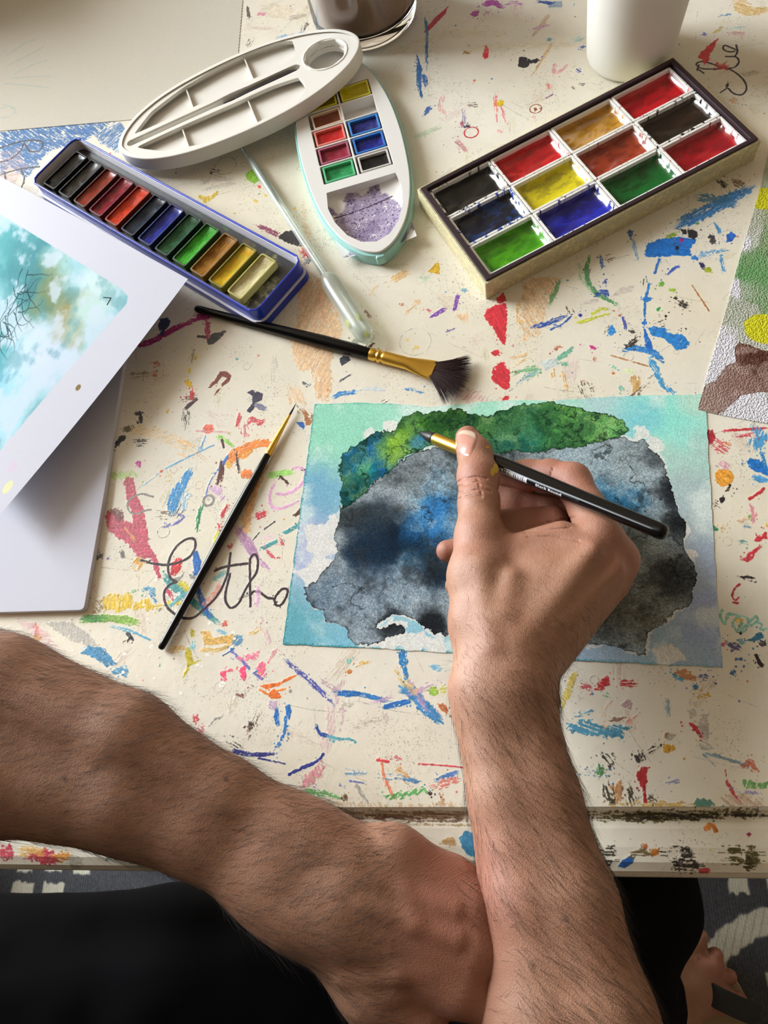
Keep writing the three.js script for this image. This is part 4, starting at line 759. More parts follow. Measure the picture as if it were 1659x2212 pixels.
const dabs = (pts, data) => pts.map((p, i) => [p[0], p[1], data[i][0], hex(data[i][1]), data[i][2]]);

// the watercolour being painted: a green crown over a grey-black rock on sea-green and lavender washes
{
  const edge = [[-131, -279.7], [-101.6, -278], [-69.2, -274.1], [-41.1, -268.1], [-13.3, -268.6], [17.4, -268.7], [50.6, -264.7], [83.4, -264.5], [115.4, -262.9], [152.4, -259.9], [153.5, -256.8], [148.5, -213.8], [142.3, -156.9], [137.5, -110.4], [133.8, -69.2], [90.2, -72.8], [33.8, -77.5], [-25, -83], [-86.8, -88.8], [-147.8, -93.5], [-145.9, -116.7], [-141.3, -167.6], [-137.7, -211], [-134.3, -245.1]];
  let x0 = 1e9, x1 = -1e9, z0 = 1e9, z1 = -1e9; for (const [x, z] of edge) { x0 = Math.min(x0, x); x1 = Math.max(x1, x); z0 = Math.min(z0, z); z1 = Math.max(z1, z); }
  const w = x1 - x0, d = z1 - z0;
  const bush = [[-110.6, -231.5], [-101.2, -240.4], [-90.6, -247.2], [-83.5, -252.4], [-69.4, -249.2], [-63, -260.4], [-49.9, -265], [-34.2, -264.3], [-25.5, -266.6], [-13.7, -260.4], [3.2, -258], [17.1, -264.5], [37.3, -265.2], [56.9, -261.8], [71, -255.4], [82, -251.7], [94.2, -246.5], [98.5, -237.9], [93, -231.1], [79.3, -228.2], [63.1, -225.3], [43.8, -225.4], [14.6, -226.4], [-1.9, -227.1], [-31.9, -233.3], [-42, -236.5], [-59.3, -229.2], [-69.7, -220.7], [-87, -207.2], [-98.9, -195.2], [-106.8, -190], [-109.5, -205.2]];
  const rock = [[-108.2, -190.5], [-90.4, -203.8], [-69.7, -220.7], [-52.4, -232.4], [-31.8, -234.8], [1.4, -227.9], [47, -225.2], [79.4, -228.6], [92.3, -231.1], [106.1, -228.1], [115.1, -214.8], [119.5, -202.1], [121.1, -181.5], [126, -164.5], [123, -148.5], [126.4, -129.3], [122.7, -114.1], [108.3, -102.7], [102.4, -96.9], [91.2, -91.4], [91.6, -79.1], [85.3, -78.2], [71.8, -83.3], [55.2, -88.3], [35.1, -91.2], [-9.4, -93.7], [-33.7, -95.6], [-42.8, -98.1], [-55.1, -108], [-70.8, -110.2], [-82, -107.5], [-84.2, -102.8], [-64.6, -103], [-64, -98], [-77.3, -94.7], [-96.3, -90.1], [-102.7, -95], [-104.5, -103.6], [-119.2, -109], [-122.7, -117.3], [-132.8, -122.7], [-134.8, -131.1], [-126.6, -137.4], [-115.1, -147], [-110.3, -157], [-113.9, -167.7], [-109, -179.7]];
  const bgP = [[-112.3, -267], [0.5, -270], [129.1, -248], [132.5, -208.1], [-125, -198.9], [-134.3, -163.6], [-126.3, -125.7], [-138.7, -103.4], [-99.5, -90.8], [-55.5, -87.7], [142, -173.3], [137.2, -125.7], [126, -90.1], [90.3, -73.9], [48.2, -76.7], [125.5, -244.6], [106.6, -244.5], [145.8, -255.7]];
  const bg = dabs(bgP, [[70, '7fd0b0', 1], [90, '96dcc0', 1], [45, '84d8cc', 1], [45, '9cd8c4', 1], [35, '5a9cc0', 1], [30, '9aa0d0', 0.9], [30, 'a8b4dc', 0.7], [35, '3f94a8', 1], [40, '5aa8c8', 0.9], [40, '6ab0cc', 0.8], [55, '98acb0', 0.9], [50, '98a8c4', 0.95], [45, '8c9cd0', 0.95], [45, '8cb0cc', 0.9], [45, '90a8c8', 0.8], [26, '78dccc', 0.9], [18, '60c0d0', 0.8], [14, 'b8d8c0', 0.7]]);
  const gdabs = dabs([[-87, -229.6], [-100.7, -200.8], [-62.6, -237.1], [-52.5, -228.6], [-38.1, -250.3], [-14.4, -246.2], [22.6, -246.7], [41.9, -241.1], [21.7, -233.6], [62.4, -250.6], [80.8, -241.4], [90.3, -240.5], [13.4, -259], [-30.9, -261.3], [-90.5, -222.3], [-97.5, -230.5], [-50.5, -239.9], [-59.4, -223.6]], [[30, '17609f', 1], [20, '12505c', 1], [20, '84b430', 1], [16, '5c9c5c', 0.9], [24, '48802c', 1], [22, '3c6c30', 0.9], [24, '34705c', 1], [24, '3c7c48', 0.9], [18, '1f6a64', 0.8], [26, '508a40', 0.9], [26, '5c9450', 1], [14, '74b468', 0.9], [26, '24542c', 0.8], [16, '244c1c', 0.8], [10, '28a070', 0.7], [12, '1c6ca0', 0.7], [10, '3a7ca8', 0.9], [14, '88a850', 0.7]]);
  const rdabs = dabs([[-63.8, -156.1], [-80.3, -143.4], [-43.7, -175.5], [-33.3, -194.2], [-54.3, -142.1], [-36.8, -185.6], [-86.9, -181.9], [-15.6, -220], [-59.5, -216.2], [83.6, -184.1], [72.2, -191.8], [103.6, -221.1], [120.6, -188.3], [122.5, -164.7], [93.1, -211.3], [62.3, -217.3], [101.9, -118.2], [88.5, -103.5], [-96.5, -111.3], [-54.8, -122.4], [14.3, -223.1], [-100.5, -182.8], [-71, -97.6], [-45.8, -102.9], [-119.6, -125.4], [-86.8, -130.5], [64.6, -95.4], [85.7, -150.7], [-74, -107.2], [114.6, -126.8], [-86.9, -160.8], [-41.6, -138.1]], [[38, '101c28', 1], [32, '101a26', 1], [22, '2068a8', 1], [26, '80b0cc', 1], [26, '123a58', 1], [14, '3078b8', 0.9], [20, '2c3840', 0.9], [24, '707c80', 0.8], [20, '5a6468', 0.9], [26, '2c6c94', 0.95], [18, '4a88b0', 0.7], [20, '34383c', 0.9], [13, '1c2024', 1], [14, '1c2022', 1], [26, '8c9ca0', 0.9], [26, '90a4ac', 0.9], [24, '62645e', 0.9], [26, '74766e', 0.9], [30, '8898a4', 0.9], [30, '90a4b0', 0.8], [20, '666e70', 0.9], [16, '30383c', 0.9], [16, '30343a', 0.8], [18, '1e2226', 1], [22, '64788a', 0.9], [26, '8498a8', 0.8], [18, '50544e', 0.8], [26, '788684', 0.8], [12, '1c2024', 0.9], [20, '3c4044', 0.8], [22, '182c40', 0.9], [18, '14202c', 0.9]]);
  const whites = [[-120.6, -162.8], [-125.1, -144.1], [-113.4, -176.5], [-74.7, -254.8], [-87.1, -248.8], [106.8, -233.5], [113.8, -223.1], [125.5, -141.9], [-55.4, -90.8], [-71, -98.2], [-124.3, -173.6], [101.9, -77], [125, -158], [-43.2, -87.9], [-74.2, -90.9]], wr = [13, 14, 10, 7, 6, 6, 7, 5, 13, 12, 10, 9, 6, 9, 7];
  const map = tex(1700, Math.round(1700 * d / w), (u, v) => {
    const x = x0 + u * w, z = z0 + v * d;
    const wx = x + 7 * (fbm(x * 0.11, z * 0.11, 4) - 0.5) + 2.2 * (fbm(x * 0.6, z * 0.6 + 9, 2) - 0.5), wz = z + 7 * (fbm(x * 0.11 + 60, z * 0.11, 4) - 0.5) + 2.2 * (fbm(x * 0.6 + 30, z * 0.6, 2) - 0.5);
    const gran = fbm(x * 1.3, z * 1.3, 2) - 0.5, cloud = fbm(x * 0.05 + 3, z * 0.05, 4);
    let c = spots(x, z, bg, [160, 198, 204]);
    c = lerp3(c, [222, 232, 226], 0.24 + 0.5 * sstep(0.48, 0.76, cloud));
    let wh = 0; for (let i = 0; i < whites.length; i++) { const q = Math.hypot(wx - whites[i][0], (wz - whites[i][1]) * 1.2) / wr[i] + 1.2 * (fbm(x * 0.16 + 11, z * 0.16, 3) - 0.5); wh = Math.max(wh, sstep(1.02, 0.86, q)); }
    const rim = -polyDist(x, z, edge); c = lerp3(c, [40, 128, 136], 0.6 * sstep(1.6, 0.2, rim + gran * 2) * sstep(-90, -30, z * 0.3 - x * 0.3 - 10 + 0));
    const rk = polyDist(wx, wz, rock);
    if (rk > -1) wh = Math.max(wh, sstep(0.2, -0.2, rk - 7.5 * (fbm(x * 0.07 + 21, z * 0.07, 3) - 0.40)) * 0.9);
    c = lerp3(c, [226, 224, 218], wh * 0.9);
    if (rk < 1) {
      let r = spots(wx, wz, rdabs, [136, 148, 154]);
      const sm = fbm(x * 0.075 + 44, z * 0.075 + 12, 6), fl = fbm(x * 0.30 + 8, z * 0.30, 4); r = lerp3(r, [44, 48, 52], 0.5 * sstep(0.50, 0.72, 0.75 * sm + 0.25 * fl)); r = lerp3(r, [168, 182, 190], 0.5 * sstep(50, 115, r[1]) * sstep(0.50, 0.32, 0.7 * sm + 0.3 * fl));
      const cr = Math.abs(fbm(wx * 0.055 + 17, wz * 0.055 + 3, 5) - 0.5), cs = fbm(x * 0.05 + 80, z * 0.05, 2); r = lerp3(r, [30, 33, 36], 0.55 * sstep(0.030, 0.004, cr) * sstep(0.42, 0.6, cs)); r = lerp3(r, [176, 188, 194], 0.28 * sstep(60, 115, r[1]) * sstep(0.05, 0.09, cr) * sstep(0.58, 0.46, cs) * sstep(0.46, 0.54, sm + 0.1 * fl));
      const gn = (vn(x * 2.6, z * 2.6) - 0.5) * 0.2 + gran * 0.34; r = [r[0] * (1 + gn), r[1] * (1 + gn), r[2] * (1 + gn)];
      r = lerp3(r, [16, 18, 20], 0.85 * sstep(-1.1, 0, rk) * (0.35 + vn(x * 0.12, z * 0.12)));
      c = lerp3(c, r, sstep(0.25, -0.25, rk));
    }
    const gb = polyDist(wx + 1.5 * (vn(x * 0.5, z * 0.5) - 0.5), wz, bush);
    if (gb < 1) {
      let g = spots(wx, wz, gdabs, [70, 118, 66]);
      const sm = fbm(x * 0.11 + 4, z * 0.11 + 2, 6), fl = fbm(x * 0.35 + 8, z * 0.35, 4); g = lerp3(g, [26, 54, 36], 0.42 * sstep(0.52, 0.74, 0.75 * sm + 0.25 * fl)); g = lerp3(g, [150, 184, 120], 0.4 * sstep(0.48, 0.30, 0.7 * sm + 0.3 * fl));
      const cr = Math.abs(fbm(wx * 0.06 + 7, wz * 0.06 + 33, 5) - 0.5), lobe = fbm(wx * 0.075 + 50, wz * 0.075, 3); g = lerp3(g, [18, 42, 24], 0.7 * sstep(0.035, 0.004, cr)); g = lerp3(g, [22, 60, 44], 0.32 * sstep(0.545, 0.56, lobe)); g = lerp3(g, [128, 168, 100], 0.22 * sstep(0.45, 0.435, lobe));
      const gn = (vn(x * 2.6, z * 2.6) - 0.5) * 0.2 + gran * 0.3; g = [g[0] * (1 + gn), g[1] * (1 + gn), g[2] * (1 + gn)];
      g = lerp3(g, [16, 36, 20], 0.8 * sstep(-1.5, 0, gb) * (0.3 + vn(x * 0.15, z * 0.15)));
      c = lerp3(c, g, sstep(0.25, -0.25, gb));
    }
    const l = 1 + 0.20 * gran; return [c[0] * l, c[1] * l, c[2] * l];
  });
  const g = planarUV(slab(poly(ragged(edge, 0.9, 3, 5)), 0.5), x0, z0, w, d).translate(0, 0.05, 0);
  const p = g.attributes.position; const m = mesh('watercolour_painting', g, matte({ map, bumpMap: rep(toothTex, 1, 1), bumpScale: 0.00012 }));
  m.material.bumpMap.repeat.set(w / 40, d / 40);
  tag(m, 'unfinished watercolour of a green bush over a grey-black rock, under the painting hand', 'painting');
}
// the loose watercolour at the right edge
{
  const edge = [[262.8, -543.4], [240.5, -485.9], [221.2, -433.7], [197.6, -376.4], [174.4, -316.5], [158.8, -278.9], [146.8, -248], [162.1, -242.2], [179.3, -236.6], [229.2, -220.7], [296.7, -536.2]];
  const x0 = edge[6][0] - 2, z0 = -600, w = 130, d = 420;
  const col = dabs([[224.1, -430.9], [206.6, -353.7], [189, -326.9], [201.7, -309.2], [222.6, -426.5], [188.3, -287.2], [198.1, -274.6], [165, -259.3], [178.3, -265.4], [208.1, -328.5], [183.8, -315.4], [193.7, -282.7]], [[34, 'aab094', 1], [30, '6c9a64', 1], [26, 'b0b4a4', 0.9], [15, 'd0cc38', 1], [14, 'c8c03c', 1], [16, '6a4034', 1], [22, '7a5044', 1], [26, 'a08880', 0.95], [24, '8c6c64', 1], [20, '7a9a6c', 0.8], [18, 'b4b8a8', 0.8], [14, '4c2a20', 0.9]]);
  const white = [[214.2, -442], [199.9, -389.3], [189.4, -347.6], [173, -288.9], [178.1, -246.9], [161.9, -278.5]], wr = [7, 7, 7, 13, 16, 10];
  const brown = [[146.8, -248], [153.3, -264.2], [162.1, -270.1], [171.7, -281.3], [178.8, -282.5], [180, -296.7], [184.2, -299.4], [195.5, -292.2], [213.2, -288.3], [206.8, -255.1], [189, -256.8], [176.7, -256.2], [167.7, -247.9], [155.9, -241.7]];
  const olive = [[227.4, -430.4], [212, -383], [198.8, -371.9], [193.3, -355.5], [190.8, -337], [202.2, -329.3], [203.7, -305], [223.8, -310.5], [246.9, -427.1]];
  const map = tex(700, 1400, (u, v) => {
    const x = x0 + u * w, z = z0 + v * d, wx = x + 5 * (fbm(x * 0.13, z * 0.13, 4) - 0.5), wz = z + 5 * (fbm(x * 0.13 + 50, z * 0.13, 4) - 0.5), gr = fbm(x * 1.1, z * 1.1, 2) - 0.5;
    let c = spots(wx, wz, col.slice(0, 3), [188, 190, 178]); c = lerp3(c, [214, 214, 212], 0.6 * sstep(0.5, 0.7, fbm(x * 0.06, z * 0.06, 4)));
    for (let i = 0; i < 6; i++) c = lerp3(c, [216, 214, 222], sstep(1.12, 0.72, Math.hypot(wx - white[i][0], (wz - white[i][1]) * 0.6) / wr[i] / 1.1 + 0.7 * (fbm(x * 0.09, z * 0.09 + 5, 3) - 0.5)));
    const o = polyDist(wx, wz, olive); c = lerp3(c, lerp3(spots(wx, wz, col, [128, 152, 108]), [76, 92, 62], 0.6 * sstep(-0.8, 0, o)), 0.8 * sstep(0.3, -0.3, o));
    for (const [ci, r] of [[3, 13], [4, 10]]) c = lerp3(c, [206, 202, 44], sstep(1.05, 0.95, Math.hypot(wx - col[ci][0], wz - col[ci][1]) / r));
    const b = polyDist(wx, wz, brown); c = lerp3(c, lerp3(lerp3(spots(wx, wz, col.slice(5, 9).concat([col[11]]), [146, 118, 108]), [176, 152, 144], 0.55 * sstep(0.5, 0.66, fbm(x * 0.12, z * 0.12 + 30, 4))), [70, 40, 32], 0.6 * sstep(-1, 0, b)), 0.95 * sstep(0.3, -0.3, b));
    const l = 1 + 0.10 * gr; return [c[0] * l, c[1] * l, c[2] * l];
  });
  const g = planarUV(slab(poly(edge), 0.5), x0, z0, w, d).translate(0, 0.08, 0);
  const m = mesh('watercolour_sheet', g, matte({ map, bumpMap: rep(toothTex, w / 70, d / 70), bumpScale: 0.0013 }));
  tag(m, 'white textured sheet with green, yellow and brown watercolour patches', 'painting');
}
// the large drawing sheet at the top left
{
  const edge = [[-223.7, -811.8], [-222.4, -678.9], [-223.6, -610.9], [-319.8, -618.3], [-395.2, -625], [-473.6, -631.9], [-582.8, -640.4], [-658.7, -927.4]];
  const x0 = -900, z0 = -1000, w = 720, d = 460;
  const lines = [[[-483, -729.9], [-463, -739.6], [-445.8, -749.9]], [[-474.3, -714], [-454.5, -723.6], [-439, -727.1]], [[-478.6, -708], [-445.5, -704.3], [-428.9, -700.8]], [[-482.8, -702], [-448.5, -691.3], [-428.5, -683.8]], [[-488.9, -745.4], [-472.3, -759.6], [-459.3, -763.8]], [[-480.4, -664.5], [-470.3, -667.1], [-462, -657.5], [-465.9, -650.4], [-477.5, -650.8]], [[-479, -670.8], [-464.2, -663.2], [-459.2, -653.6]]];
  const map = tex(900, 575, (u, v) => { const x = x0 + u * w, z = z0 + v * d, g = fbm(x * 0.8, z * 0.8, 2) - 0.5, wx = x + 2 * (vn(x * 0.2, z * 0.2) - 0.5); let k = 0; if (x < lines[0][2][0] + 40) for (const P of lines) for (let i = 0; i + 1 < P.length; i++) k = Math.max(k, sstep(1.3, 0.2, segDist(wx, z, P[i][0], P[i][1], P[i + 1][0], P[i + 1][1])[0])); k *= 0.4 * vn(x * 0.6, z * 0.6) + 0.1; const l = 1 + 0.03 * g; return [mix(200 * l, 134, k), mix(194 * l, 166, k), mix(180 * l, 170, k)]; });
  const torn = []; edge.forEach((p, i) => { torn.push(p); if (i < 2) { const q = edge[i + 1], n = 60; for (let k = 1; k < n; k++) torn.push([mix(p[0], q[0], k / n) + (k % 2 ? 0.5 : -0.3), mix(p[1], q[1], k / n)]); } });
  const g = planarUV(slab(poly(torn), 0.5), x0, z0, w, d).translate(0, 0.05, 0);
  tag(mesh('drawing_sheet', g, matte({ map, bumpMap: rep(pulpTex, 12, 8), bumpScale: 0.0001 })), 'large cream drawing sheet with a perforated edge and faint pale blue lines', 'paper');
}
// the white board with rounded corners under the print
{
  const c = [[-294.6, -370.6], [-294.4, -340.6], [-295, -216.9], [-297.6, -122.9], [-411.2, -125], [-475.9, -392.8]];
  const sh = new THREE.Shape(), P = c.map(([x, z]) => [x, -z]); sh.moveTo(...P[0]); sh.lineTo(...P[2]);
  const k = [mix(P[3][0], P[2][0], 0.04), mix(P[3][1], P[2][1], 0.04)], k2 = [mix(P[3][0], P[4][0], 0.04), mix(P[3][1], P[4][1], 0.04)]; sh.lineTo(...k); sh.quadraticCurveTo(...P[3], ...k2); sh.lineTo(...P[4]); sh.lineTo(...P[5]); sh.closePath();
  const g = slab(sh, 5, 0.4).translate(0, 0.05, 0);
  tag(mesh('drawing_board', planarUV(g, 0, 0, 100, 100), std(0xc9cad6, 0.95, { specularIntensity: 0.25, bumpMap: rep(pulpTex, 5, 5), bumpScale: 0.00015 })), 'blank white board with a rounded corner lying under the curled print', 'board');
}
// the printed sheet, curling up off the board
{
  const A = [-543.8, 9, -621.6], B = [-233, 30, -389], C = [-361.1, 30, -191.9], D = [-525.5, 9, -347.2];   // corners: far left, near right, near left, outside the frame
  const n = 48, pos = [], uv = [], idx = [];
  const at = (s, t) => [0, 1, 2].map((i) => mix(mix(A[i], B[i], s), mix(D[i], C[i], s), t));
  for (let j = 0; j <= n; j++) for (let i = 0; i <= n; i++) { const s = i / n, t = j / n, p = at(s, t); p[1] += 5 * Math.sin(s * 3.1) * (1 - 0.4 * t) - 3 * s * Math.sin(t * 3.1); pos.push(...p); uv.push(s, t); }
  for (let j = 0; j < n; j++) for (let i = 0; i < n; i++) { const a = j * (n + 1) + i, b = a + 1, e = a + n + 1, f = e + 1; idx.push(a, e, b, b, e, f); }
  const g = new THREE.BufferGeometry(); g.setAttribute('position', new THREE.Float32BufferAttribute(pos, 3)); g.setAttribute('uv', new THREE.Float32BufferAttribute(uv, 2)); g.setIndex(idx); g.computeVertexNormals();
  const W = 389, H = 235;                                    // print drawn in the sheet's own s, t
  const pic = [[-0.2, 0.14], [0.86, 0.155], [0.89, 0.165], [0.90, 0.19], [0.83, 0.865], [0.80, 1.2], [-0.2, 1.2]];
  const dab = [[0.5, 0.2, 0.16, '48989c', 1], [0.58, 0.25, 0.12, '3c8088', 1], [0.66, 0.22, 0.07, 'a8ccc8', 0.9], [0.8, 0.2, 0.08, 'c8dcdc', 0.9], [0.66, 0.34, 0.09, '6a7c54', 1], [0.77, 0.35, 0.06, '8c8450', 1], [0.82, 0.38, 0.04, '94905c', 0.9], [0.58, 0.42, 0.09, '3f8890', 0.9], [0.62, 0.6, 0.07, '3f98a0', 1], [0.56, 0.55, 0.08, '4a9aa4', 0.9], [0.72, 0.55, 0.1, 'c0d4e4', 0.9], [0.82, 0.3, 0.06, 'b8d4d0', 0.9], [0.75, 0.75, 0.1, 'a8d4e4', 1], [0.65, 0.8, 0.12, '84c4dc', 1], [0.8, 0.5, 0.08, 'c8d0e4', 0.8], [0.6, 0.33, 0.05, '2c6a70', 0.8]].map(([a, b, r, c, k]) => [a * W, b * H, r * W, hex(c), k]);
  const twigs = []; { const r = rng(31); for (let i = 0; i < 26; i++) { let x = (0.54 + 0.07 * r()) * W, z = (0.28 + 0.28 * r()) * H, a = (r() - 0.3) * 2.4; const P = [[x, z]]; for (let k = 0; k < 7; k++) { a += (r() - 0.5) * 1.1; x += 5 * Math.cos(a); z += 5 * Math.sin(a); P.push([x, z]); } twigs.push(P); } }
  const MU = 1000, MV = 800, ink = new Float32Array(MU * MV);   // twig lines, laid down once
  for (const P of twigs) for (let i = 0; i + 1 < P.length; i++) { const [ax, ay] = P[i], [bx, by] = P[i + 1]; for (let j = Math.max(0, Math.floor((Math.min(ay, by) - 1) / H * MV)); j <= Math.min(MV - 1, (Math.max(ay, by) + 1) / H * MV); j++) for (let k = Math.max(0, Math.floor((Math.min(ax, bx) - 1) / W * MU)); k <= Math.min(MU - 1, (Math.max(ax, bx) + 1) / W * MU); k++) { const e = segDist(k / MU * W, j / MV * H, ax, ay, bx, by)[0] + i * 0.06; ink[j * MU + k] = Math.max(ink[j * MU + k], sstep(0.75, 0.25, e)); } }
  const map = tex(900, 780, (u, v) => {
    const x = u * W, z = v * H, pd = polyDist(u, v, pic), gr = fbm(x * 1.2, z * 1.2, 2) - 0.5; let c = [198, 198, 209];
    if (pd < 0.004) {
      const wx = x + 22 * (fbm(x * 0.04, z * 0.04, 4) - 0.5), wz = z + 22 * (fbm(x * 0.04 + 40, z * 0.04, 4) - 0.5);
      let p = spots(wx, wz, dab, [150, 196, 206]); const cl = fbm(x * 0.045 + 8, z * 0.045, 5); p = lerp3(p, [196, 208, 222], 0.75 * sstep(0.49, 0.64, cl)); p = lerp3(p, [52, 122, 132], 0.4 * sstep(0.44, 0.28, cl)); p = lerp3(p, [186, 204, 212], 0.14);
      p = lerp3(p, [28, 48, 48], 0.8 * ink[Math.floor(v * MV) * MU + Math.floor(u * MU)]);
      c = lerp3(c, p, sstep(0.003, -0.002, pd));
    }
    // printed arrow head, a brown drop and two pale ones
    const ar = Math.min(segDist(u, v, 0.832, 0.216, 0.852, 0.203)[0], segDist(u, v, 0.852, 0.203, 0.8535, 0.232)[0]); c = lerp3(c, [40, 44, 48], sstep(0.0022, 0.001, ar));
    c = lerp3(c, [128, 110, 70], sstep(0.008, 0.0065, Math.hypot(u - 0.93, (v - 0.53) * 0.6)));
    c = lerp3(c, [206, 190, 206], 0.8 * sstep(0.015, 0.012, Math.hypot(u - 0.915, (v - 0.87) * 0.6))); c = lerp3(c, [222, 222, 164], 0.8 * sstep(0.016, 0.013, Math.hypot(u - 0.95, (v - 0.925) * 0.6)));
    const l = 1 + 0.02 * gr; return [c[0] * l, c[1] * l, c[2] * l];
  });
  tag(mesh('printed_sheet', g, new THREE.MeshPhysicalMaterial({ color: 0xffffff, roughness: 0.9, specularIntensity: 0.3, map, side: THREE.DoubleSide })), 'curled white sheet printed with a teal and brown tree watercolour, over the board', 'print');
}

// ------------------------------------------------------------------ pans of paint
const whitePlastic = std(0xdfdcd8, 0.32), whiteSatin = std(0xe0dcd4, 0.42);
function paintSurface(w, d, seed, amp, lip, wells) {         // the dried or wet top of a cake of paint, clinging a little to the walls
  const g = new THREE.PlaneGeometry(w, d, 26, 16).rotateX(-Math.PI / 2), p = g.attributes.position;
  for (let i = 0; i < p.count; i++) {
    const x = p.getX(i), z = p.getZ(i), e = Math.min(w / 2 - Math.abs(x), d / 2 - Math.abs(z));
    let y = amp * (fbm(x * 0.10 + seed, z * 0.16, 3) - 0.5) * 2 + lip * Math.exp(-e / 1.4); if (wells) y -= wells * Math.exp(-((x * x) / (w * w * 0.09) + (z * z) / (d * d * 0.08)));
    p.setY(i, y);
  }
  g.computeVertexNormals(); return g;
}
function paintTex(c, seed, c2, k2 = 0.6, sc = 0.12) {        // pigment pooled thick and thin
  const A = hex(c), B = hex(c2);
  return tex(128, 96, (u, v) => { const x = u * 56, z = v * 36, n = fbm(x * sc + seed + 1.5 * vn(x * 0.1, z * 0.1 + seed), z * sc * 1.5, 4); const q = lerp3(A, B, k2 * sstep(0.46, 0.64, n)), l = 1 + 0.14 * (fbm(x * 0.5 + seed, z * 0.8, 3) - 0.5); return [q[0] * l, q[1] * l, q[2] * l]; });
}
function smearTex(c, seed, much) {                           // white plastic with dried paint dragged over the rim
  const C = hex(c); return tex(160, 128, (u, v) => { const x = u * 60, z = v * 60, n = 0.6 * vn(x * 0.45 + seed, z * 0.45) + 0.4 * vn(x * 1.6, z * 1.6 + seed), k = sstep(0.80 - much, 0.86 - much, n); return [mix(236, C[0], k), mix(233, C[1], k), mix(228, C[2], k)]; });
}
function panGeo(w, d, h, wall, floor, r) {
  const s = rr(w, d, r); s.holes.push(rr(w - 2 * wall, d - 2 * wall, Math.max(0.4, r - 0.4), THREE.Path));
  return merge([slab(s, h, 0.35, 5), slab(rr(w - 2 * wall + 0.1, d - 2 * wall + 0.1, 0.5), floor, 0, 3)]);
}

// the big twelve-colour set: a gold paper box lined in dark plum, with twelve white pans
{
  const A = [-43.8, 20, -464], B = [173.2, 20, -570.3], D = [4.4, 20, -360.6], C = [224.2, 20, -467.3], turn = Math.atan2(-(B[2] - A[2]), B[0] - A[0]);
  const cx = (A[0] + B[0] + C[0] + D[0]) / 4, cz = (A[2] + B[2] + C[2] + D[2]) / 4, W = 243, D2 = 115, H = 20;
  const boxT = thing('paint_box', 'long gold paper box with a dark plum lining holding twelve large pans', 'paint box', [cx, 0.1, cz], turn);
  const goldTex = tex(256, 256, (u, v) => { const n = fbm(u * 30, v * 30, 4), g = fbm(u * 90, v * 90, 2), k = sstep(0.52, 0.64, n); const l = 1 + 0.16 * (g - 0.5); return [mix(196, 216, k) * l, mix(186, 202, k) * l, mix(150, 156, k) * l]; }, true, true);
  goldTex.repeat.set(0.012, 0.012);
  const gold = std(0xffffff, 0.45, { map: goldTex, metalness: 0.08, bumpMap: rep(pulpTex, 0.02, 0.02), bumpScale: 0.0001 }), plum = std(0x2a141c, 0.6);
  const outer = rr(W, D2, 1.2); outer.holes.push(rr(W - 4, D2 - 4, 1, THREE.Path));
  mesh('box_wall', slab(outer, H - 1.5, 0.3, 4), gold, boxT);
  mesh('box_floor', slab(rr(W - 3.9, D2 - 3.9, 1), 2, 0, 3), plum, boxT);
  const inner = rr(W - 3.8, D2 - 3.8, 1.2); inner.holes.push(rr(W - 13, D2 - 11, 1, THREE.Path));
  mesh('lining', slab(inner, H, 0.5, 4), plum, boxT);
  const pw = (W - 14.2) / 4, pd = (D2 - 12.2) / 3;
  // [paint, second tone, smear on the rim, its share, what the paint looks like]
  const set = [['0b0b0e', '16161a', '101014', 0.14, 'black'], ['c01c22', '9c1018', 'a02028', 0.03, 'bright red|, between the black and ochre pans'], ['b98420', '9c6a14', 'b08838', 0.02, 'yellow ochre'], ['bb1420', '8e0c18', 'a02028', 0.05, 'deep red|, nearest the white cup'],
    ['0a1428', '123c7c', '16389c', 0.18, 'navy|, with one brighter blue streak'], ['d4c41e', 'a89c24', 'c8bc3c', 0.04, 'lemon yellow'], ['9c3c22', '7c2a18', '8c3c28', 0.05, 'rust brown'], ['2a1810', '14100c', '18120e', 0.16, 'dark brown|, smeared at its white end'],
    ['4c9c10', '347a0c', '4c8c20', 0.03, 'leaf green'], ['14147c', '1c2cb0', '1c1c78', 0.14, 'ultramarine'], ['0c5c24', '0a4018', '14502c', 0.04, 'dark green'], ['a00c1c', '84101c', '8c1c28', 0.04, 'crimson|, in the corner by the loose watercolour sheet']];
  const panG = panGeo(pw - 0.6, pd - 0.5, 15, 2.0, 3, 1.4), order = [];
  for (let row = 0; row < 3; row++) for (let col = 0; col < 4; col++) {
    const [c, c2, sm, share, what] = set[row * 4 + col], lx = -((W - 14.2) / 2) + pw * (col + 0.5), lz = -((D2 - 12.2) / 2) + pd * (row + 0.5);
    const wx = cx + lx * Math.cos(turn) + lz * Math.sin(turn), wz = cz - lx * Math.sin(turn) + lz * Math.cos(turn);
    const t = thing('paint_pan', 'large white pan of ' + what.replace('|', ' paint') + (what.includes('|') ? '' : ' paint in the gold box'), 'paint pan', [wx, 2.2, wz], turn, 'large pans in the gold box');
    const pm = planarUV(panG.clone(), -pw / 2, -pw / 2, pw, pw); mesh('pan', pm, std(0xffffff, 0.3, { map: smearTex(sm, row * 9 + col, share) }), t);
    const s = paintSurface(pw - 4.6, pd - 4.5, row * 17 + col * 5, 0.8, 3.0, 1.4).translate(0, 8.6, 0);
    mesh('paint', s, std(0xffffff, 0.24, { map: paintTex(c, row * 13 + col * 7, c2, 0.75), clearcoat: 0.85, clearcoatRoughness: 0.04, specularIntensity: 0.4 }), t);
  }
}

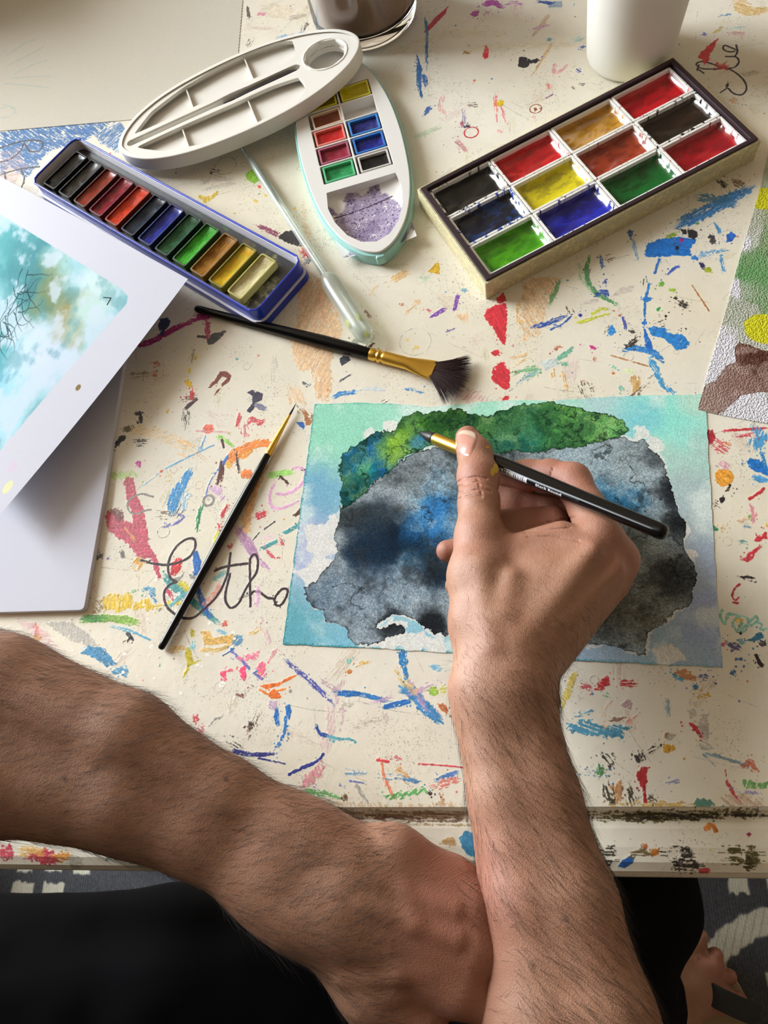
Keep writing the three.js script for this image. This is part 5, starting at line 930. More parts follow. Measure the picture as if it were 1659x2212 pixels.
// the blue tin with twelve grubby small pans
{
  const P = [[-401.5, 21, -535], [-370.6, 21, -581.6], [-141.1, 21, -403.5], [-179.2, 21, -353.1]], ux = P[2][0] - P[1][0], uz = P[2][2] - P[1][2], turn = Math.atan2(-uz, ux);
  const cx = (P[0][0] + P[1][0] + P[2][0] + P[3][0]) / 4, cz = (P[0][2] + P[1][2] + P[2][2] + P[3][2]) / 4, W = 290, D = 62;
  const tin = thing('paint_tin', 'long narrow royal blue tin of twelve small pans, standing in its own lid', 'paint box', [cx, 0.1, cz], turn);
  const blue = std(0x0830b4, 0.32, { clearcoat: 0.3, clearcoatRoughness: 0.15 }), lacquer = std(0xdcdae2, 0.3);
  const ring = (w, d, r, t) => { const s = rr(w, d, r); s.holes.push(rr(w - 2 * t, d - 2 * t, Math.max(1, r - t), THREE.Path)); return s; };
  const lid = mesh('tin_lid', merge([slab(ring(W + 5, D + 5, 11, 1.2), 7, 0.4, 8), slab(rr(W + 3, D + 3, 10), 1, 0, 8)]), blue, tin);
  mesh('lid_rim', slab(ring(W + 4.6, D + 4.6, 11, 2.4), 1.3, 0.5, 8).translate(0, 7, 0), lacquer, lid);
  mesh('tin_wall', slab(ring(W, D, 9, 0.9), 19, 0.3, 8).translate(0, 1.4, 0), blue, tin);
  mesh('rolled_rim', (() => { const c = rr(W - 0.6, D - 0.6, 9).getPoints(8).map((p) => new V3(p.x, 20.4, p.y)); return new THREE.TubeGeometry(new THREE.CatmullRomCurve3(c, true, 'catmullrom', 0.1), 140, 0.9, 6, true); })(), blue, tin);
  mesh('inner_wall', slab(ring(W - 1.9, D - 1.9, 8, 0.7), 17.6, 0, 8).translate(0, 2.2, 0), lacquer, tin);
  const grubTex = tex(700, 150, (u, v) => { const x = u * W, z = v * D, n = fbm(x * 0.12, z * 0.2, 4), m = vn(x * 0.5, z * 0.5); const hue = [[26, 26, 26], [34, 30, 30], [64, 26, 20], [70, 24, 40], [80, 30, 20], [18, 26, 50], [26, 34, 90], [20, 54, 40], [40, 90, 36], [96, 74, 34], [104, 100, 50], [140, 140, 96]], i = clamp(Math.floor(u * 12.4), 0, 11); return lerp3([22, 22, 23], hue[i], 0.9 * sstep(0.52, 0.66, n) * (0.4 + 0.6 * m)); });
  mesh('tray', planarUV(slab(rr(W - 4, D - 4, 7), 8, 0, 8), -W / 2, -D / 2, W, D).translate(0, 2.2, 0), std(0xffffff, 0.45, { map: grubTex, clearcoat: 0.4 }), tin);
  const cols = [['0a0a0a', '2a2a2a', 'wet lumpy black'], ['2c2a28', '48443f', 'charcoal black'], ['9c2e1c', '74341f', 'rust red'], ['8c1228', '5c0c1c', 'crimson'], ['d03a16', 'a8280e', 'orange red'], ['0c1a30', '1c2c3c', 'navy'], ['14207c', '2a3aa0', 'mid blue'], ['0c4024', '1c5c34', 'bottle green'], ['2f9820', '54b438', 'grass green'], ['8c5c14', 'a87828', 'ochre'], ['cc9c0c', 'a8a014', 'golden yellow'], ['cfc69c', 'b8ac78', 'cream']];
  const grubby = ['18181a', '1c1c1c', '4a1c14', '5a1428', '7c2814', '10182c', '1a2458', '143024', '2c5028', '7c5c24', '74702c', 'a8a05c'], pitch = 22.1, x0 = -W / 2 + 17, len = 43, panW = 14.6;
  const pg = panGeo(panW + 2.4, len + 2.4, 7, 1.5, 0.8, 2.5);
  cols.forEach(([c, c2, what], i) => {
    const lx = x0 + i * pitch, lz = 2.5, lean = -0.02, wx = cx + lx * Math.cos(turn) + lz * Math.sin(turn), wz = cz - lx * Math.sin(turn) + lz * Math.cos(turn);
    const t = thing('small_paint_pan', 'small grubby pan of ' + what + ' paint in the blue tin', 'paint pan', [wx, 10.4, wz], turn + lean, 'small pans in the blue tin');
    mesh('pan', pg.clone(), std(new THREE.Color('#' + grubby[i]), 0.4, { clearcoat: 0.2, clearcoatRoughness: 0.2, specularIntensity: 0.5, bumpMap: rep(pulpTex, 0.05, 0.05), bumpScale: 0.0004 }), t);
    mesh('paint', paintSurface(panW - 0.7, len - 0.7, i * 7.7, 0.7, 0.8, 1.0).translate(0, 4.4, 0), std(0xffffff, i < 8 ? 0.3 : 0.45, { map: paintTex(c, i * 11 + 3, c2, 0.8, 0.2), clearcoat: i < 8 ? 0.25 : 0.12, clearcoatRoughness: 0.12, specularIntensity: 0.4 }), t);
  });
}

// boat-shaped travel palette: the teal-edged base with half pans, and its white mixing lid laid across it
const BOAT = [[0, 0], [0.012, 9], [0.04, 18], [0.10, 29], [0.18, 37.5], [0.28, 43.5], [0.42, 47], [0.55, 47.5], [0.68, 45], [0.80, 38.5], [0.88, 31], [0.94, 22.5], [0.985, 11], [1, 0]];
function boat(L, k, inset = 0, cls = THREE.Shape) {          // outline along +x from the tip
  const side = (s) => BOAT.map(([t, w]) => new V3(t * L, s * w * k, 0)), pts = [...side(1), ...side(-1).reverse().slice(1, -1)];
  const c = new THREE.CatmullRomCurve3(pts, true, 'centripetal').getPoints(150).slice(0, -1), n = c.length;
  const s = new cls(); c.forEach((p, i) => { const a = c[(i + n - 1) % n], b = c[(i + 1) % n], dx = b.x - a.x, dy = b.y - a.y, l = Math.hypot(dx, dy) || 1, x = p.x + dy / l * -inset * -1, y = p.y - dx / l * -inset * -1; const X = p.x - dy / l * -inset, Y = p.y + dx / l * -inset; i ? s.lineTo(X, Y) : s.moveTo(X, Y); }); s.closePath(); return s;
}
{
  const tip = [-77.2, 14, -406.3], end = [-129, 14, -655.1], L = Math.hypot(end[0] - tip[0], end[2] - tip[2]), turn = Math.atan2(-(end[2] - tip[2]), end[0] - tip[0]);
  const base = thing('paint_palette', 'white boat-shaped paint palette with a pale teal edge and two rows of half pans', 'palette', [tip[0], 0.1, tip[2]], turn);
  const teal = std(0x9ccfca, 0.35);
  const shell = boat(L, 1); shell.holes.push(boat(L, 1, 2.2, THREE.Path));
  mesh('edge_shell', [slab(shell, 11, 0.6, 4), slab(boat(L, 1, 2), 2, 0, 4)], teal, base);
  mesh('clasp', rbox(7, 9, 8, 1.6, 1.5, 6.6, 0), teal, base);
  // insert with ten square wells and a mixing well; shape y is -z
  const ins = boat(L, 1, 2.3), cw = 20.6, cl = 30.0, gx0 = 88, rowX = (i) => gx0 + 1.7 + i * (cw + 1.7), rowY = [cl / 2 + 0.9, -cl / 2 - 0.9];
  const hole = (x, y, w, d) => { const p = rr(w, d, 0.8, THREE.Path).getPoints(3), q = new THREE.Path(); p.forEach((v, i) => i ? q.lineTo(x + v.x, y + v.y) : q.moveTo(x + v.x, y + v.y)); q.closePath(); return q; };
  for (let i = 0; i < 5; i++) for (const y of rowY) ins.holes.push(hole(rowX(i) + cw / 2, y, cw, cl));
  const well = new THREE.Path(); [[80, 31], [80, -31], [62, -33], [45, -30], [28, -22.5], [17, -12.5], [12.5, 0], [17, 12.5], [28, 22.5], [45, 30], [62, 33]].forEach(([x, y], i) => i ? well.lineTo(x, y) : well.moveTo(x, y)); well.closePath(); ins.holes.push(well);
  mesh('insert', [slab(ins, 12.4, 0.5, 4).translate(0, 1, 0)], whitePlastic, base);
  mesh('insert_floor', slab(boat(L, 1, 4), 1, 0, 4).translate(0, 2.2, 0), whitePlastic, base);
  const washTex = tex(300, 256, (u, v) => { const x = u * 72, z = v * 68, n = fbm(x * 0.09 + 3, z * 0.09, 4), m = fbm(x * 0.5, z * 0.5, 3), e = Math.max(0, 1 - Math.hypot((x - 32) / 40, (z - 32) / 33)); let k = sstep(0.02, 0.10, e + 0.5 * (n - 0.5) * (x > 46 || x < 18 ? 1 : 0.3)) ; let c = lerp3([232, 229, 226], [166, 152, 182], 0.92 * k * sstep(0.30, 0.44, m + 0.10)); c = lerp3(c, [120, 104, 142], 0.5 * k * sstep(0.55, 0.66, n)); c = lerp3(c, [56, 30, 74], sstep(0.72, 0.80, vn(x * 1.3, z * 1.3)) * k * 0.8); const ln = segDist(x, z, 48, 4, 54, 58)[0]; return lerp3(c, [44, 24, 60], sstep(1.3, 0.7, ln + vn(x, z))); });
  mesh('mixing_well', (() => { const g = new THREE.PlaneGeometry(70, 66, 28, 28).rotateX(-Math.PI / 2), p = g.attributes.position; for (let i = 0; i < p.count; i++) p.setY(i, 3.4 + 3.2 * Math.pow(Math.hypot(p.getX(i) / 40, p.getZ(i) / 36), 2.4)); g.computeVertexNormals(); return planarUV(g.translate(46, 0, 0), 11, -33, 70, 66); })(), std(0xffffff, 0.35, { map: washTex }), base);
  // half pans: left row (-z side of the tip view) and right row
  const A = [[4, '1c8c50', '2a6c3c', 'green', 0], [3, '7c1830', '981c34', 'maroon', 0], [2, 'c01c1c', 'a8181c', 'bright red', 0], [1, '7c3c24', '6a3420', 'brown', 0], [0, 'c4a80c', '9c9c14', 'golden yellow', 0]], B = [[4, '0c0c0e', '1c1c1e', 'black', 1], [3, '101464', '1c2ca0', 'deep blue, next to the black pan', 1], [2, '1c1c58', '24308c', 'dark blue, next to the empty slot', 1], [0, 'c8b81c', 'b0a424', 'lemon yellow', 1]];
  const rims = { green: '58b884', maroon: 'a85c74', 'bright red': 'e08478', brown: 'e0c8b0', 'golden yellow': 'd8c838', black: 'c8c4c0', 'deep blue, next to the black pan': '2a70c4', 'dark blue, next to the empty slot': '3a84cc', 'lemon yellow': 'd8d048' };
  const hp = panGeo(18.4, 27.2, 10, 1.7, 1, 1), c = Math.cos(turn), s = Math.sin(turn);
  for (const [i, col, col2, what, side] of [...A, ...B]) {
    const lx = rowX(4 - i) + cw / 2 + (what === 'brown' ? -0.8 : 0), lz = side ? rowY[1] * -1 : rowY[0] * -1, sg = side ? 1 : -1, LZ = sg * (cl / 2 + 0.9) + (what === 'brown' ? 1.2 : 0.3);
    const t = thing('half_pan', 'half pan of ' + what.replace(', ', ' paint, ') + (what.includes(',') ? '' : ' paint in the boat-shaped palette'), 'paint pan', [tip[0] + lx * c + LZ * s, 3.4, tip[2] - lx * s + LZ * c], turn + (what === 'brown' ? 0.03 : 0), 'half pans in the boat-shaped palette');
    mesh('pan', hp.clone(), std(new THREE.Color('#' + rims[what]), 0.35), t);
    mesh('paint', paintSurface(15.2, 24, i * 5 + side * 31, 0.6, 0.6, 0.9).translate(0, 7.2, 0), std(0xffffff, 0.4, { specularIntensity: 0.5, map: paintTex(col, i * 9 + side * 4, col2, 0.7, 0.25), clearcoat: 0.2, clearcoatRoughness: 0.25 }), t);
  }
}
{
  const tip = [-321.4, 22, -557.8], end = [-92.5, 31, -639.3], L = Math.hypot(end[0] - tip[0], end[1] - tip[1], end[2] - tip[2]), turn = Math.atan2(-(end[2] - tip[2]), end[0] - tip[0]);
  const lid = thing('mixing_palette', 'white boat-shaped mixing lid with a thumb ring, resting on the teal-edged palette', 'palette', [tip[0], tip[1] - 14, tip[2]], turn);
  lid.rotation.set(0, turn, Math.asin((end[1] - tip[1]) / L), 'YXZ');
  const k = 1.06, T = 14, body = boat(L, k);
  const circle = (x, y, r) => { const p = new THREE.Path(); p.absellipse(x, y, r, r * 0.92, 0, Math.PI * 2); return p; };
  const ringX = L - 34, R = 20;
  // upper plate: wells cut through, a floor below them
  const wellPath = (pts) => { const c = new THREE.CatmullRomCurve3(pts.map(([x, y]) => new V3(x, y, 0)), true, 'catmullrom', 0.18).getPoints(60), p = new THREE.Path(); c.forEach((v, i) => i ? p.lineTo(v.x, v.y) : p.moveTo(v.x, v.y)); p.closePath(); return p; };
  const up = [[18, 9], [40, 28], [75, 40], [115, 46], [150, 46], [176, 42], [188, 35], [184, 14], [150, 9.5], [115, 9.4], [60, 8]], low = [[18, -9], [40, -28], [75, -40], [115, -46], [150, -46], [168, -41], [180, -30], [178, -14], [150, -9.5], [115, -9.4], [60, -8]];
  const plate = boat(L, k, 2.5); plate.holes.push(circle(ringX, 0, R), wellPath(up), wellPath(low));
  const slotPts = [[12, 4.2], [60, 4.4], [95, 4.4], [115, 5.6], [135, 4.8], [180, 4.6], [185, 0], [180, -4.6], [135, -4.8], [115, -5.6], [95, -4.4], [60, -4.4], [12, -4.2], [8, 0]];
  plate.holes.push(wellPath(slotPts));
  const rim = boat(L, k); rim.holes.push(boat(L, k, 3, THREE.Path));
  const pierced = boat(L, k, 2.6); pierced.holes.push(circle(ringX, 0, R));
  const ringWall = new THREE.Shape(); ringWall.absellipse(ringX, 0, R + 2, (R + 2) * 0.92, 0, Math.PI * 2); ringWall.holes.push(circle(ringX, 0, R));
  mesh('rim', slab(rim, T, 1.2, 4), whiteSatin, lid);
  mesh('deck', slab(plate, 3.4, 0.5, 4).translate(0, T - 4.6, 0), whiteSatin, lid);
  mesh('well_floor', slab(pierced, 1.2, 0, 4).translate(0, T - 9, 0), whiteSatin, lid);
  mesh('thumb_ring', slab(ringWall, T - 1, 0.6, 10).translate(0, 0.4, 0), whiteSatin, lid);
  const wall = (P) => { const c = new THREE.CatmullRomCurve3(P.map(([x, y]) => new V3(x, 0, -y)), true, 'catmullrom', 0.18).getPoints(60), g = []; for (let i = 0; i + 1 < c.length; i++) { const a = c[i], b = c[i + 1], l = a.distanceTo(b); g.push(box(l + 0.3, 6.4, 1.1, 0, T - 6.0, 0).rotateY(-Math.atan2(b.z - a.z, b.x - a.x)).translate((a.x + b.x) / 2, 0, (a.z + b.z) / 2)); } return g; };
  mesh('brush_slot', wall(slotPts), whiteSatin, lid);
  for (const [x, y, h] of [[78, 24, 32], [140, 28, 37], [62, -23, 30], [128, -27, 37]]) mesh('divider', box(1.3, 5.6, h, x, T - 6.2, -y), whiteSatin, lid);
  tag(thing('travel_brush', 'slim dark travel brush lying in the slot of the white mixing lid', 'brush'), 'slim dark travel brush lying in the slot of the white mixing lid', 'brush');
  const br = scene.children[scene.children.length - 1]; br.position.copy(lid.position); br.rotation.copy(lid.rotation);
  mesh('handle', lathe([[0, 0], [1.6, 0.6], [2.6, 30], [2.8, 55], [1.4, 62], [0, 62.4]], 16).rotateZ(-Math.PI / 2).translate(118, T - 5.0, 0), std(0x201a24, 0.4), br);
  mesh('ferrule', lathe([[0, 0], [1.5, 0], [1.5, 12], [0, 12]], 14).rotateZ(-Math.PI / 2).translate(106, T - 5.0, 0), std(0x3a3440, 0.3, { metalness: 0.8 }), br);
}

// unseen lidded box, added at the far left to shade the drawing sheet
{
  const t = thing('added_shade_box', 'unseen grey lidded box added at the far left to shade the drawing sheet', 'box', [-730, 0.1, -960], 0.25); const card = std(0x77706a, 0.8);
  mesh('box_body', rbox(190, 190, 250, 4, 0, 95, 0), card, t); mesh('lid', rbox(198, 26, 258, 4, 0, 192, 0), std(0x6a6560, 0.8), t);
}

{ // blue tub added out of view to throw a blue tint on the table top
  const t = thing('added_tint_tub', 'unseen open blue tub added behind the white cup to tint the table top', 'tub', [60, 0.1, -905]); const blue = std(0x1c44b4, 0.35), w = rr(190, 130, 14); w.holes.push(rr(184, 124, 12, THREE.Path));
  mesh('tub_wall', slab(w, 95, 1, 6), blue, t); mesh('tub_floor', slab(rr(186, 126, 12), 3, 0, 6), blue, t); const l = rr(204, 144, 18); l.holes.push(rr(184, 124, 12, THREE.Path)); mesh('rim', slab(l, 5, 1, 6).translate(0, 90, 0), blue, t);
}

// ------------------------------------------------------------------ brushes, dropper, cup, glass
const blackLacquer = std(0x060607, 0.2, { specularIntensity: 0.5 }), brass = std(0xe6b852, 0.3, { metalness: 1 });
function tuft(strands, radius, seg = 4) {                    // thin tapering hairs as triangles; each strand is a list of points
  const pos = [], idx = [];
  for (const P of strands) {
    const n = P.length - 1, b = pos.length / 3;
    for (let i = 0; i <= n; i++) {
      const d = new V3(...P[Math.min(n, i + 1)]).sub(new V3(...P[Math.max(0, i - 1)])).normalize(), u = new V3(0.3, 1, 0.2).cross(d).normalize(), v = d.clone().cross(u), r = radius * (1 - 0.93 * i / n);
      for (let k = 0; k < seg; k++) { const a = k * Math.PI * 2 / seg; pos.push(P[i][0] + r * (u.x * Math.cos(a) + v.x * Math.sin(a)), P[i][1] + r * (u.y * Math.cos(a) + v.y * Math.sin(a)), P[i][2] + r * (u.z * Math.cos(a) + v.z * Math.sin(a))); }
    }
    for (let i = 0; i < n; i++) for (let k = 0; k < seg; k++) { const a = b + i * seg + k, c = b + i * seg + (k + 1) % seg; idx.push(a, c, a + seg, c, c + seg, a + seg); }
  }
  const g = new THREE.BufferGeometry(); g.setAttribute('position', new THREE.Float32BufferAttribute(pos, 3)); g.setIndex(idx); g.computeVertexNormals(); return g;
}
{ // thin pointed brush at the left
  const a = [-235.9, 3.4, -92.5], b = [-144.8, 3, -281.2], t = thing('round_brush', 'thin black round brush with a fine point, lying on the scribbled name', 'brush'); const L = aim(t, a, b), f = L * 0.77, h = L * 0.945;
  mesh('handle', lathe([[0, 0], [1.6, 0.3], [2.3, 1.6], [2.5, 6], [2.9, L * 0.3], [3.3, L * 0.5], [3.3, L * 0.62], [2.8, L * 0.7], [2.3, f + 2], [0, f + 2]], 28), blackLacquer, t);
  mesh('ferrule', lathe([[2.2, f], [2.6, f], [2.6, f + 2.6], [2.2, f + 3.4], [2.6, f + 4.2], [2.2, f + 5.4], [2.55, f + 6.4], [2.3, f + 9], [1.0, h - 1], [0.85, h], [0, h]], 28), brass, t);
  mesh('bristles', lathe([[0, h - 1], [0.85, h], [0.8, h + 3], [0.35, L - 3], [0, L]], 14), std(0x2a1518, 0.6), t);
}
{ // fan brush
  const a = [-237.3, 4, -380.2], b = [-85.2, 5.5, -316.7], e = [-37, 4.5, -297.9], t = thing('fan_brush', 'long black fan brush with a brass ferrule and spread dark bristles', 'brush');
  const L = aim(t, a, b), E = L + Math.hypot(e[0] - b[0], e[2] - b[2]);
  mesh('handle', lathe([[0, 0], [1.8, 0.4], [2.7, 1.8], [3.1, 5], [3.3, 30], [4.2, L * 0.5], [5.2, L * 0.74], [5.0, L * 0.9], [4.2, L + 1], [0, L + 1]], 32), blackLacquer, t);
  const fg = lathe([[4.3, L - 1], [4.9, L - 1], [4.9, L + 3], [4.0, L + 4.2], [4.0, L + 4.8], [5.1, L + 6], [5.1, L + 7.4], [4.0, L + 8.6], [4.0, L + 9.2], [4.9, L + 10.4], [4.9, L + 12], [4.7, L + 30], [4.9, E - 7], [5.2, E], [4.6, E + 0.4], [0, E + 0.4]], 40), p = fg.attributes.position;
  // pressed flat towards the mouth; local x lies level across the brush, z faces up
  const up = new V3(0, 1, 0).applyQuaternion(t.quaternion.clone().invert()), side = new V3().crossVectors(new V3(0, 1, 0), up).normalize();
  for (let i = 0; i < p.count; i++) { const q = new V3().fromBufferAttribute(p, i), k = sstep(L + 26, E - 4, q.y), s = q.dot(side), n = q.dot(up) - q.y * up.y; const flat = 1 - 0.68 * k, wide = 1 + 0.62 * k; const v = side.clone().multiplyScalar(s * wide).addScaledVector(up, n * flat); p.setXYZ(i, v.x, q.y, v.z); }
  fg.computeVertexNormals(); mesh('ferrule', fg, brass, t);
  const r = rng(5), str = [], FAN_TURN = 0.12;
  for (let i = 0; i < 620; i++) { const s = r() * 2 - 1, ang = s * 0.70 + FAN_TURN + (r() - 0.5) * 0.05, len = 30 * (1 - 0.10 * s * s) * (0.86 + 0.16 * r()), y0 = (r() - 0.5) * 2.2, P = []; const stray = r() < 0.04 ? (r() - 0.5) * 0.25 : 0; for (let k = 0; k <= 4; k++) { const q = k / 4, an = ang * (0.75 + 0.25 * q) + stray * q; const d = side.clone().multiplyScalar(s * 6.6 + len * q * Math.sin(an)).addScaledVector(up, y0 * (1 - 0.5 * q) - 1.2 * q * q); P.push([d.x, E - 1 + len * q * Math.cos(an) + d.y * 0, d.z]); } str.push(P); }
  stuff(mesh('bristles', tuft(str, 0.36), std(0x2c1416, 0.55), t));
}
{ // plastic dropper
  const a = [-213.2, 5, -566.8], b = [-87.6, 8.5, -327.8], t = thing('dropper', 'clear plastic dropper with yellow paint in its bulb and green residue in its stem', 'dropper'); const L = aim(t, a, b), B = L * 0.715;
  const clear = new THREE.MeshPhysicalMaterial({ color: 0xe6ebe6, roughness: 0.28, transmission: 0.8, thickness: 0, ior: 1.4, side: THREE.DoubleSide });
  mesh('stem', lathe([[1.1, 0], [1.4, 12], [1.7, 22], [3.3, 44], [3.5, 60], [3.5, B - 4], [3.7, B]], 28), clear, t);
  mesh('bulb', lathe([[3.7, B], [6.4, B + 4], [7.8, B + 9], [8.2, B + 18], [8.2, L - 14], [7.4, L - 6], [5.2, L - 1.6], [2.4, L - 0.2], [0, L]], 32), clear, t);
  mesh('residue', lathe([[0, 14], [1.2, 15], [1.6, 26], [2.7, 42], [3.0, 58], [2.6, 78], [1.6, 92], [0, 96]], 20), std(0x8fa9a0, 0.5, { transmission: 0.45, thickness: 0 }), t);
  const yel = std(0xd2d02a, 0.4);
  mesh('paint_drop', new THREE.SphereGeometry(3.2, 16, 12).scale(0.5, 1.5, 0.9).translate(-5.6, L - 22, 2.2), yel, t); mesh('paint_drop', new THREE.SphereGeometry(2.6, 16, 12).scale(0.5, 1.2, 0.7).translate(5.2, L - 10, 4.2), yel, t); mesh('paint_drop', new THREE.SphereGeometry(2.2, 16, 12).scale(0.4, 1.6, 0.8).translate(6.6, L - 28, 2.6), yel, t);
}
{ // white cup
  const t = thing('cup', 'plain white paper cup standing at the far corner of the gold paint box', 'cup', [144, 0.1, -603]);
  mesh('cup_body', lathe([[0, 0.6], [27, 0.6], [29, 0], [32, 0.6], [35, 3], [36.6, 7], [38, 22], [43, 88], [43.4, 90], [44.4, 91], [44.6, 92.5], [43.6, 93.6], [42.2, 92.4], [41.6, 88], [36.6, 22], [35, 7], [30, 3.4], [0, 3.2]], 64), std(0xd8d5cd, 0.6), t);
}
{ // thick glass of milky coffee
  const t = thing('glass_mug', 'thick-bottomed clear glass of milky brown coffee behind the white mixing lid', 'glass', [-92, 0.1, -707]);
  mesh('glass', lathe([[0, 2], [34, 1.2], [40, 0], [45, 0.8], [49, 4], [51, 10], [51.5, 22], [52, 110], [51, 112], [49.6, 110.5], [49, 60], [48.6, 22], [46.6, 15], [42, 12], [0, 11]], 72), new THREE.MeshPhysicalMaterial({ color: 0xffffff, roughness: 0.03, transmission: 1, thickness: 4, ior: 1.5 }), t);
  mesh('coffee', lathe([[0, 11.2], [41.8, 12.2], [46.4, 15.2], [48.4, 22.2], [48.8, 60], [49.2, 92], [0, 92]], 64), std(0x8a6446, 0.35), t);
}
// black brush in the painting hand
const LABEL_TURN = -0.95;
const BR = { a: [-50.2, 1.2, -247.5], b: [91.4, 92, -127.3] };
{
  const t = thing('flat_handled_brush', 'thick black brush held in the hand, its brass-collared tip wet with dark blue paint', 'brush'); const L = aim(t, BR.a, BR.b);
  // three rounded sides to the handle
  const bar = (rings) => { const n = 36, pos = [], idx = []; rings.forEach(([y, r, tri]) => { for (let k = 0; k < n; k++) { const a = k / n * Math.PI * 2, q = r * (1 - tri * 0.13 * (1 + Math.cos(3 * a + 0.4))); pos.push(q * Math.cos(a), y, q * Math.sin(a)); } }); rings.forEach((_, i) => { if (i + 1 < rings.length) for (let k = 0; k < n; k++) { const a = i * n + k, b = i * n + (k + 1) % n; idx.push(a, a + n, b, b, a + n, b + n); } }); const g = new THREE.BufferGeometry(); g.setAttribute('position', new THREE.Float32BufferAttribute(pos, 3)); g.setIndex(idx); g.computeVertexNormals(); return g; };
  mesh('handle', bar([[44, 3.2, 0], [46, 4.4, 0], [54, 5.0, 0.2], [66, 5.9, 0.8], [84, 6.2, 1], [120, 5.8, 1], [150, 5.2, 0.8], [L - 8, 4.7, 0.3], [L - 3, 4.5, 0], [L - 1.2, 3.8, 0], [L - 0.3, 2.4, 0], [L, 0.02, 0]]), blackLacquer, t);
  mesh('ferrule', lathe([[4.0, 18.5], [4.5, 18.5], [4.6, 26], [4.6, 36], [4.6, 46], [4.2, 46.5], [0, 46.5]], 32), brass, t);
  const bris = lathe([[0, 0], [0.6, 0.6], [2.0, 4], [3.4, 9], [4.3, 15], [4.2, 20], [0, 20]], 28); mesh('bristles', bris, std(0x1e1a1c, 0.45), t);
  mesh('wet_paint', lathe([[0, -0.2], [0.6, 0.5], [1.5, 2.6], [2.2, 5], [2.0, 5.6]], 24), std(0x0c1c38, 0.12, { clearcoat: 1 }), t);
  // white bar code and lettering printed along the handle
  const up = new V3(0, 1, 0).applyQuaternion(t.quaternion.clone().invert()), phi0 = Math.atan2(up.z, up.x), c = document.createElement('canvas'); c.width = 1024; c.height = 64; const x = c.getContext('2d');
  x.fillStyle = '#0b0b0d'; x.fillRect(0, 0, 1024, 64); x.fillStyle = '#e8e8ea'; x.fillRect(150, 0, 360, 64); x.fillStyle = '#0b0b0d'; { const r = rng(8); for (let i = 160; i < 505;) { const w = 2 + Math.floor(r() * 3) * 3; x.fillRect(i, 0, w, 64); i += w + 3 + Math.floor(r() * 4) * 4; } }
  x.fillStyle = '#d8d8dc'; x.font = 'bold 44px sans-serif'; x.fillText('Black Round', 600, 46);
  const lt = new THREE.CanvasTexture(c); lt.colorSpace = THREE.SRGBColorSpace; lt.magFilter = THREE.LinearFilter;
  const n1 = 60, n2 = 8, pos = [], uv = [], idx = [], rad = (y) => y < 84 ? mix(5.9, 6.2, (y - 66) / 18) : y < 120 ? mix(6.2, 5.8, (y - 84) / 36) : mix(5.8, 5.2, (y - 120) / 30), tri = (y) => y < 84 ? mix(0.8, 1, (y - 66) / 18) : y < 120 ? 1 : mix(1, 0.8, (y - 120) / 30);
  for (let i = 0; i <= n1; i++) for (let j = 0; j <= n2; j++) { const y = mix(72, 152, i / n1), a = phi0 + LABEL_TURN - 0.32 + 0.64 * j / n2, q = rad(y) * (1 - tri(y) * 0.13 * (1 + Math.cos(3 * a + 0.4))) + 0.06; pos.push(q * Math.cos(a), y, q * Math.sin(a)); uv.push(i / n1, j / n2); }
  for (let i = 0; i < n1; i++) for (let j = 0; j < n2; j++) { const a = i * (n2 + 1) + j, b = a + n2 + 1; idx.push(a, b, a + 1, a + 1, b, b + 1); }
  const g = new THREE.BufferGeometry(); g.setAttribute('position', new THREE.Float32BufferAttribute(pos, 3)); g.setAttribute('uv', new THREE.Float32BufferAttribute(uv, 2)); g.setIndex(idx); g.computeVertexNormals();
  mesh('printed_label', g, new THREE.MeshPhysicalMaterial({ map: lt, roughness: 0.3, side: THREE.DoubleSide }), t);
}

// ------------------------------------------------------------------ the person
// The body is a field of tapered capsules [x, y, z, r, x, y, z, r] joined smoothly and meshed on grids; all in millimetres.
const smin = (a, b, k) => { const h = clamp(0.5 + 0.5 * (b - a) / k); return mix(b, a, h) - k * h * (1 - h); };
function cap(c, x, y, z) {
  const bx = c[4] - c[0], by = c[5] - c[1], bz = c[6] - c[2], px = x - c[0], py = y - c[1], pz = z - c[2];
  const t = clamp((px * bx + py * by + pz * bz) / (bx * bx + by * by + bz * bz + 1e-9));
  return Math.hypot(px - bx * t, py - by * t, pz - bz * t) - (c[3] + (c[7] - c[3]) * t);
}
function chain(pts, flat) { const out = []; for (let i = 0; i + 1 < pts.length; i++) out.push([...pts[i], ...pts[i + 1]]); return out; }
function group(bones, k) {                                   // one smooth union with its own bounding sphere
  let cx = 0, cy = 0, cz = 0; for (const b of bones) { cx += b[0] + b[4]; cy += b[1] + b[5]; cz += b[2] + b[6]; } const n = bones.length * 2; cx /= n; cy /= n; cz /= n;
  let R = 0; for (const b of bones) R = Math.max(R, Math.hypot(b[0] - cx, b[1] - cy, b[2] - cz) + b[3], Math.hypot(b[4] - cx, b[5] - cy, b[6] - cz) + b[7]);
  return { bones, k, cx, cy, cz, R };
}
function groupDist(g, x, y, z) {
  const far = Math.hypot(x - g.cx, y - g.cy, z - g.cz) - g.R; if (far > 40) return far;
  let d = cap(g.bones[0], x, y, z); for (let i = 1; i < g.bones.length; i++) d = smin(d, cap(g.bones[i], x, y, z), g.k); return d;
}
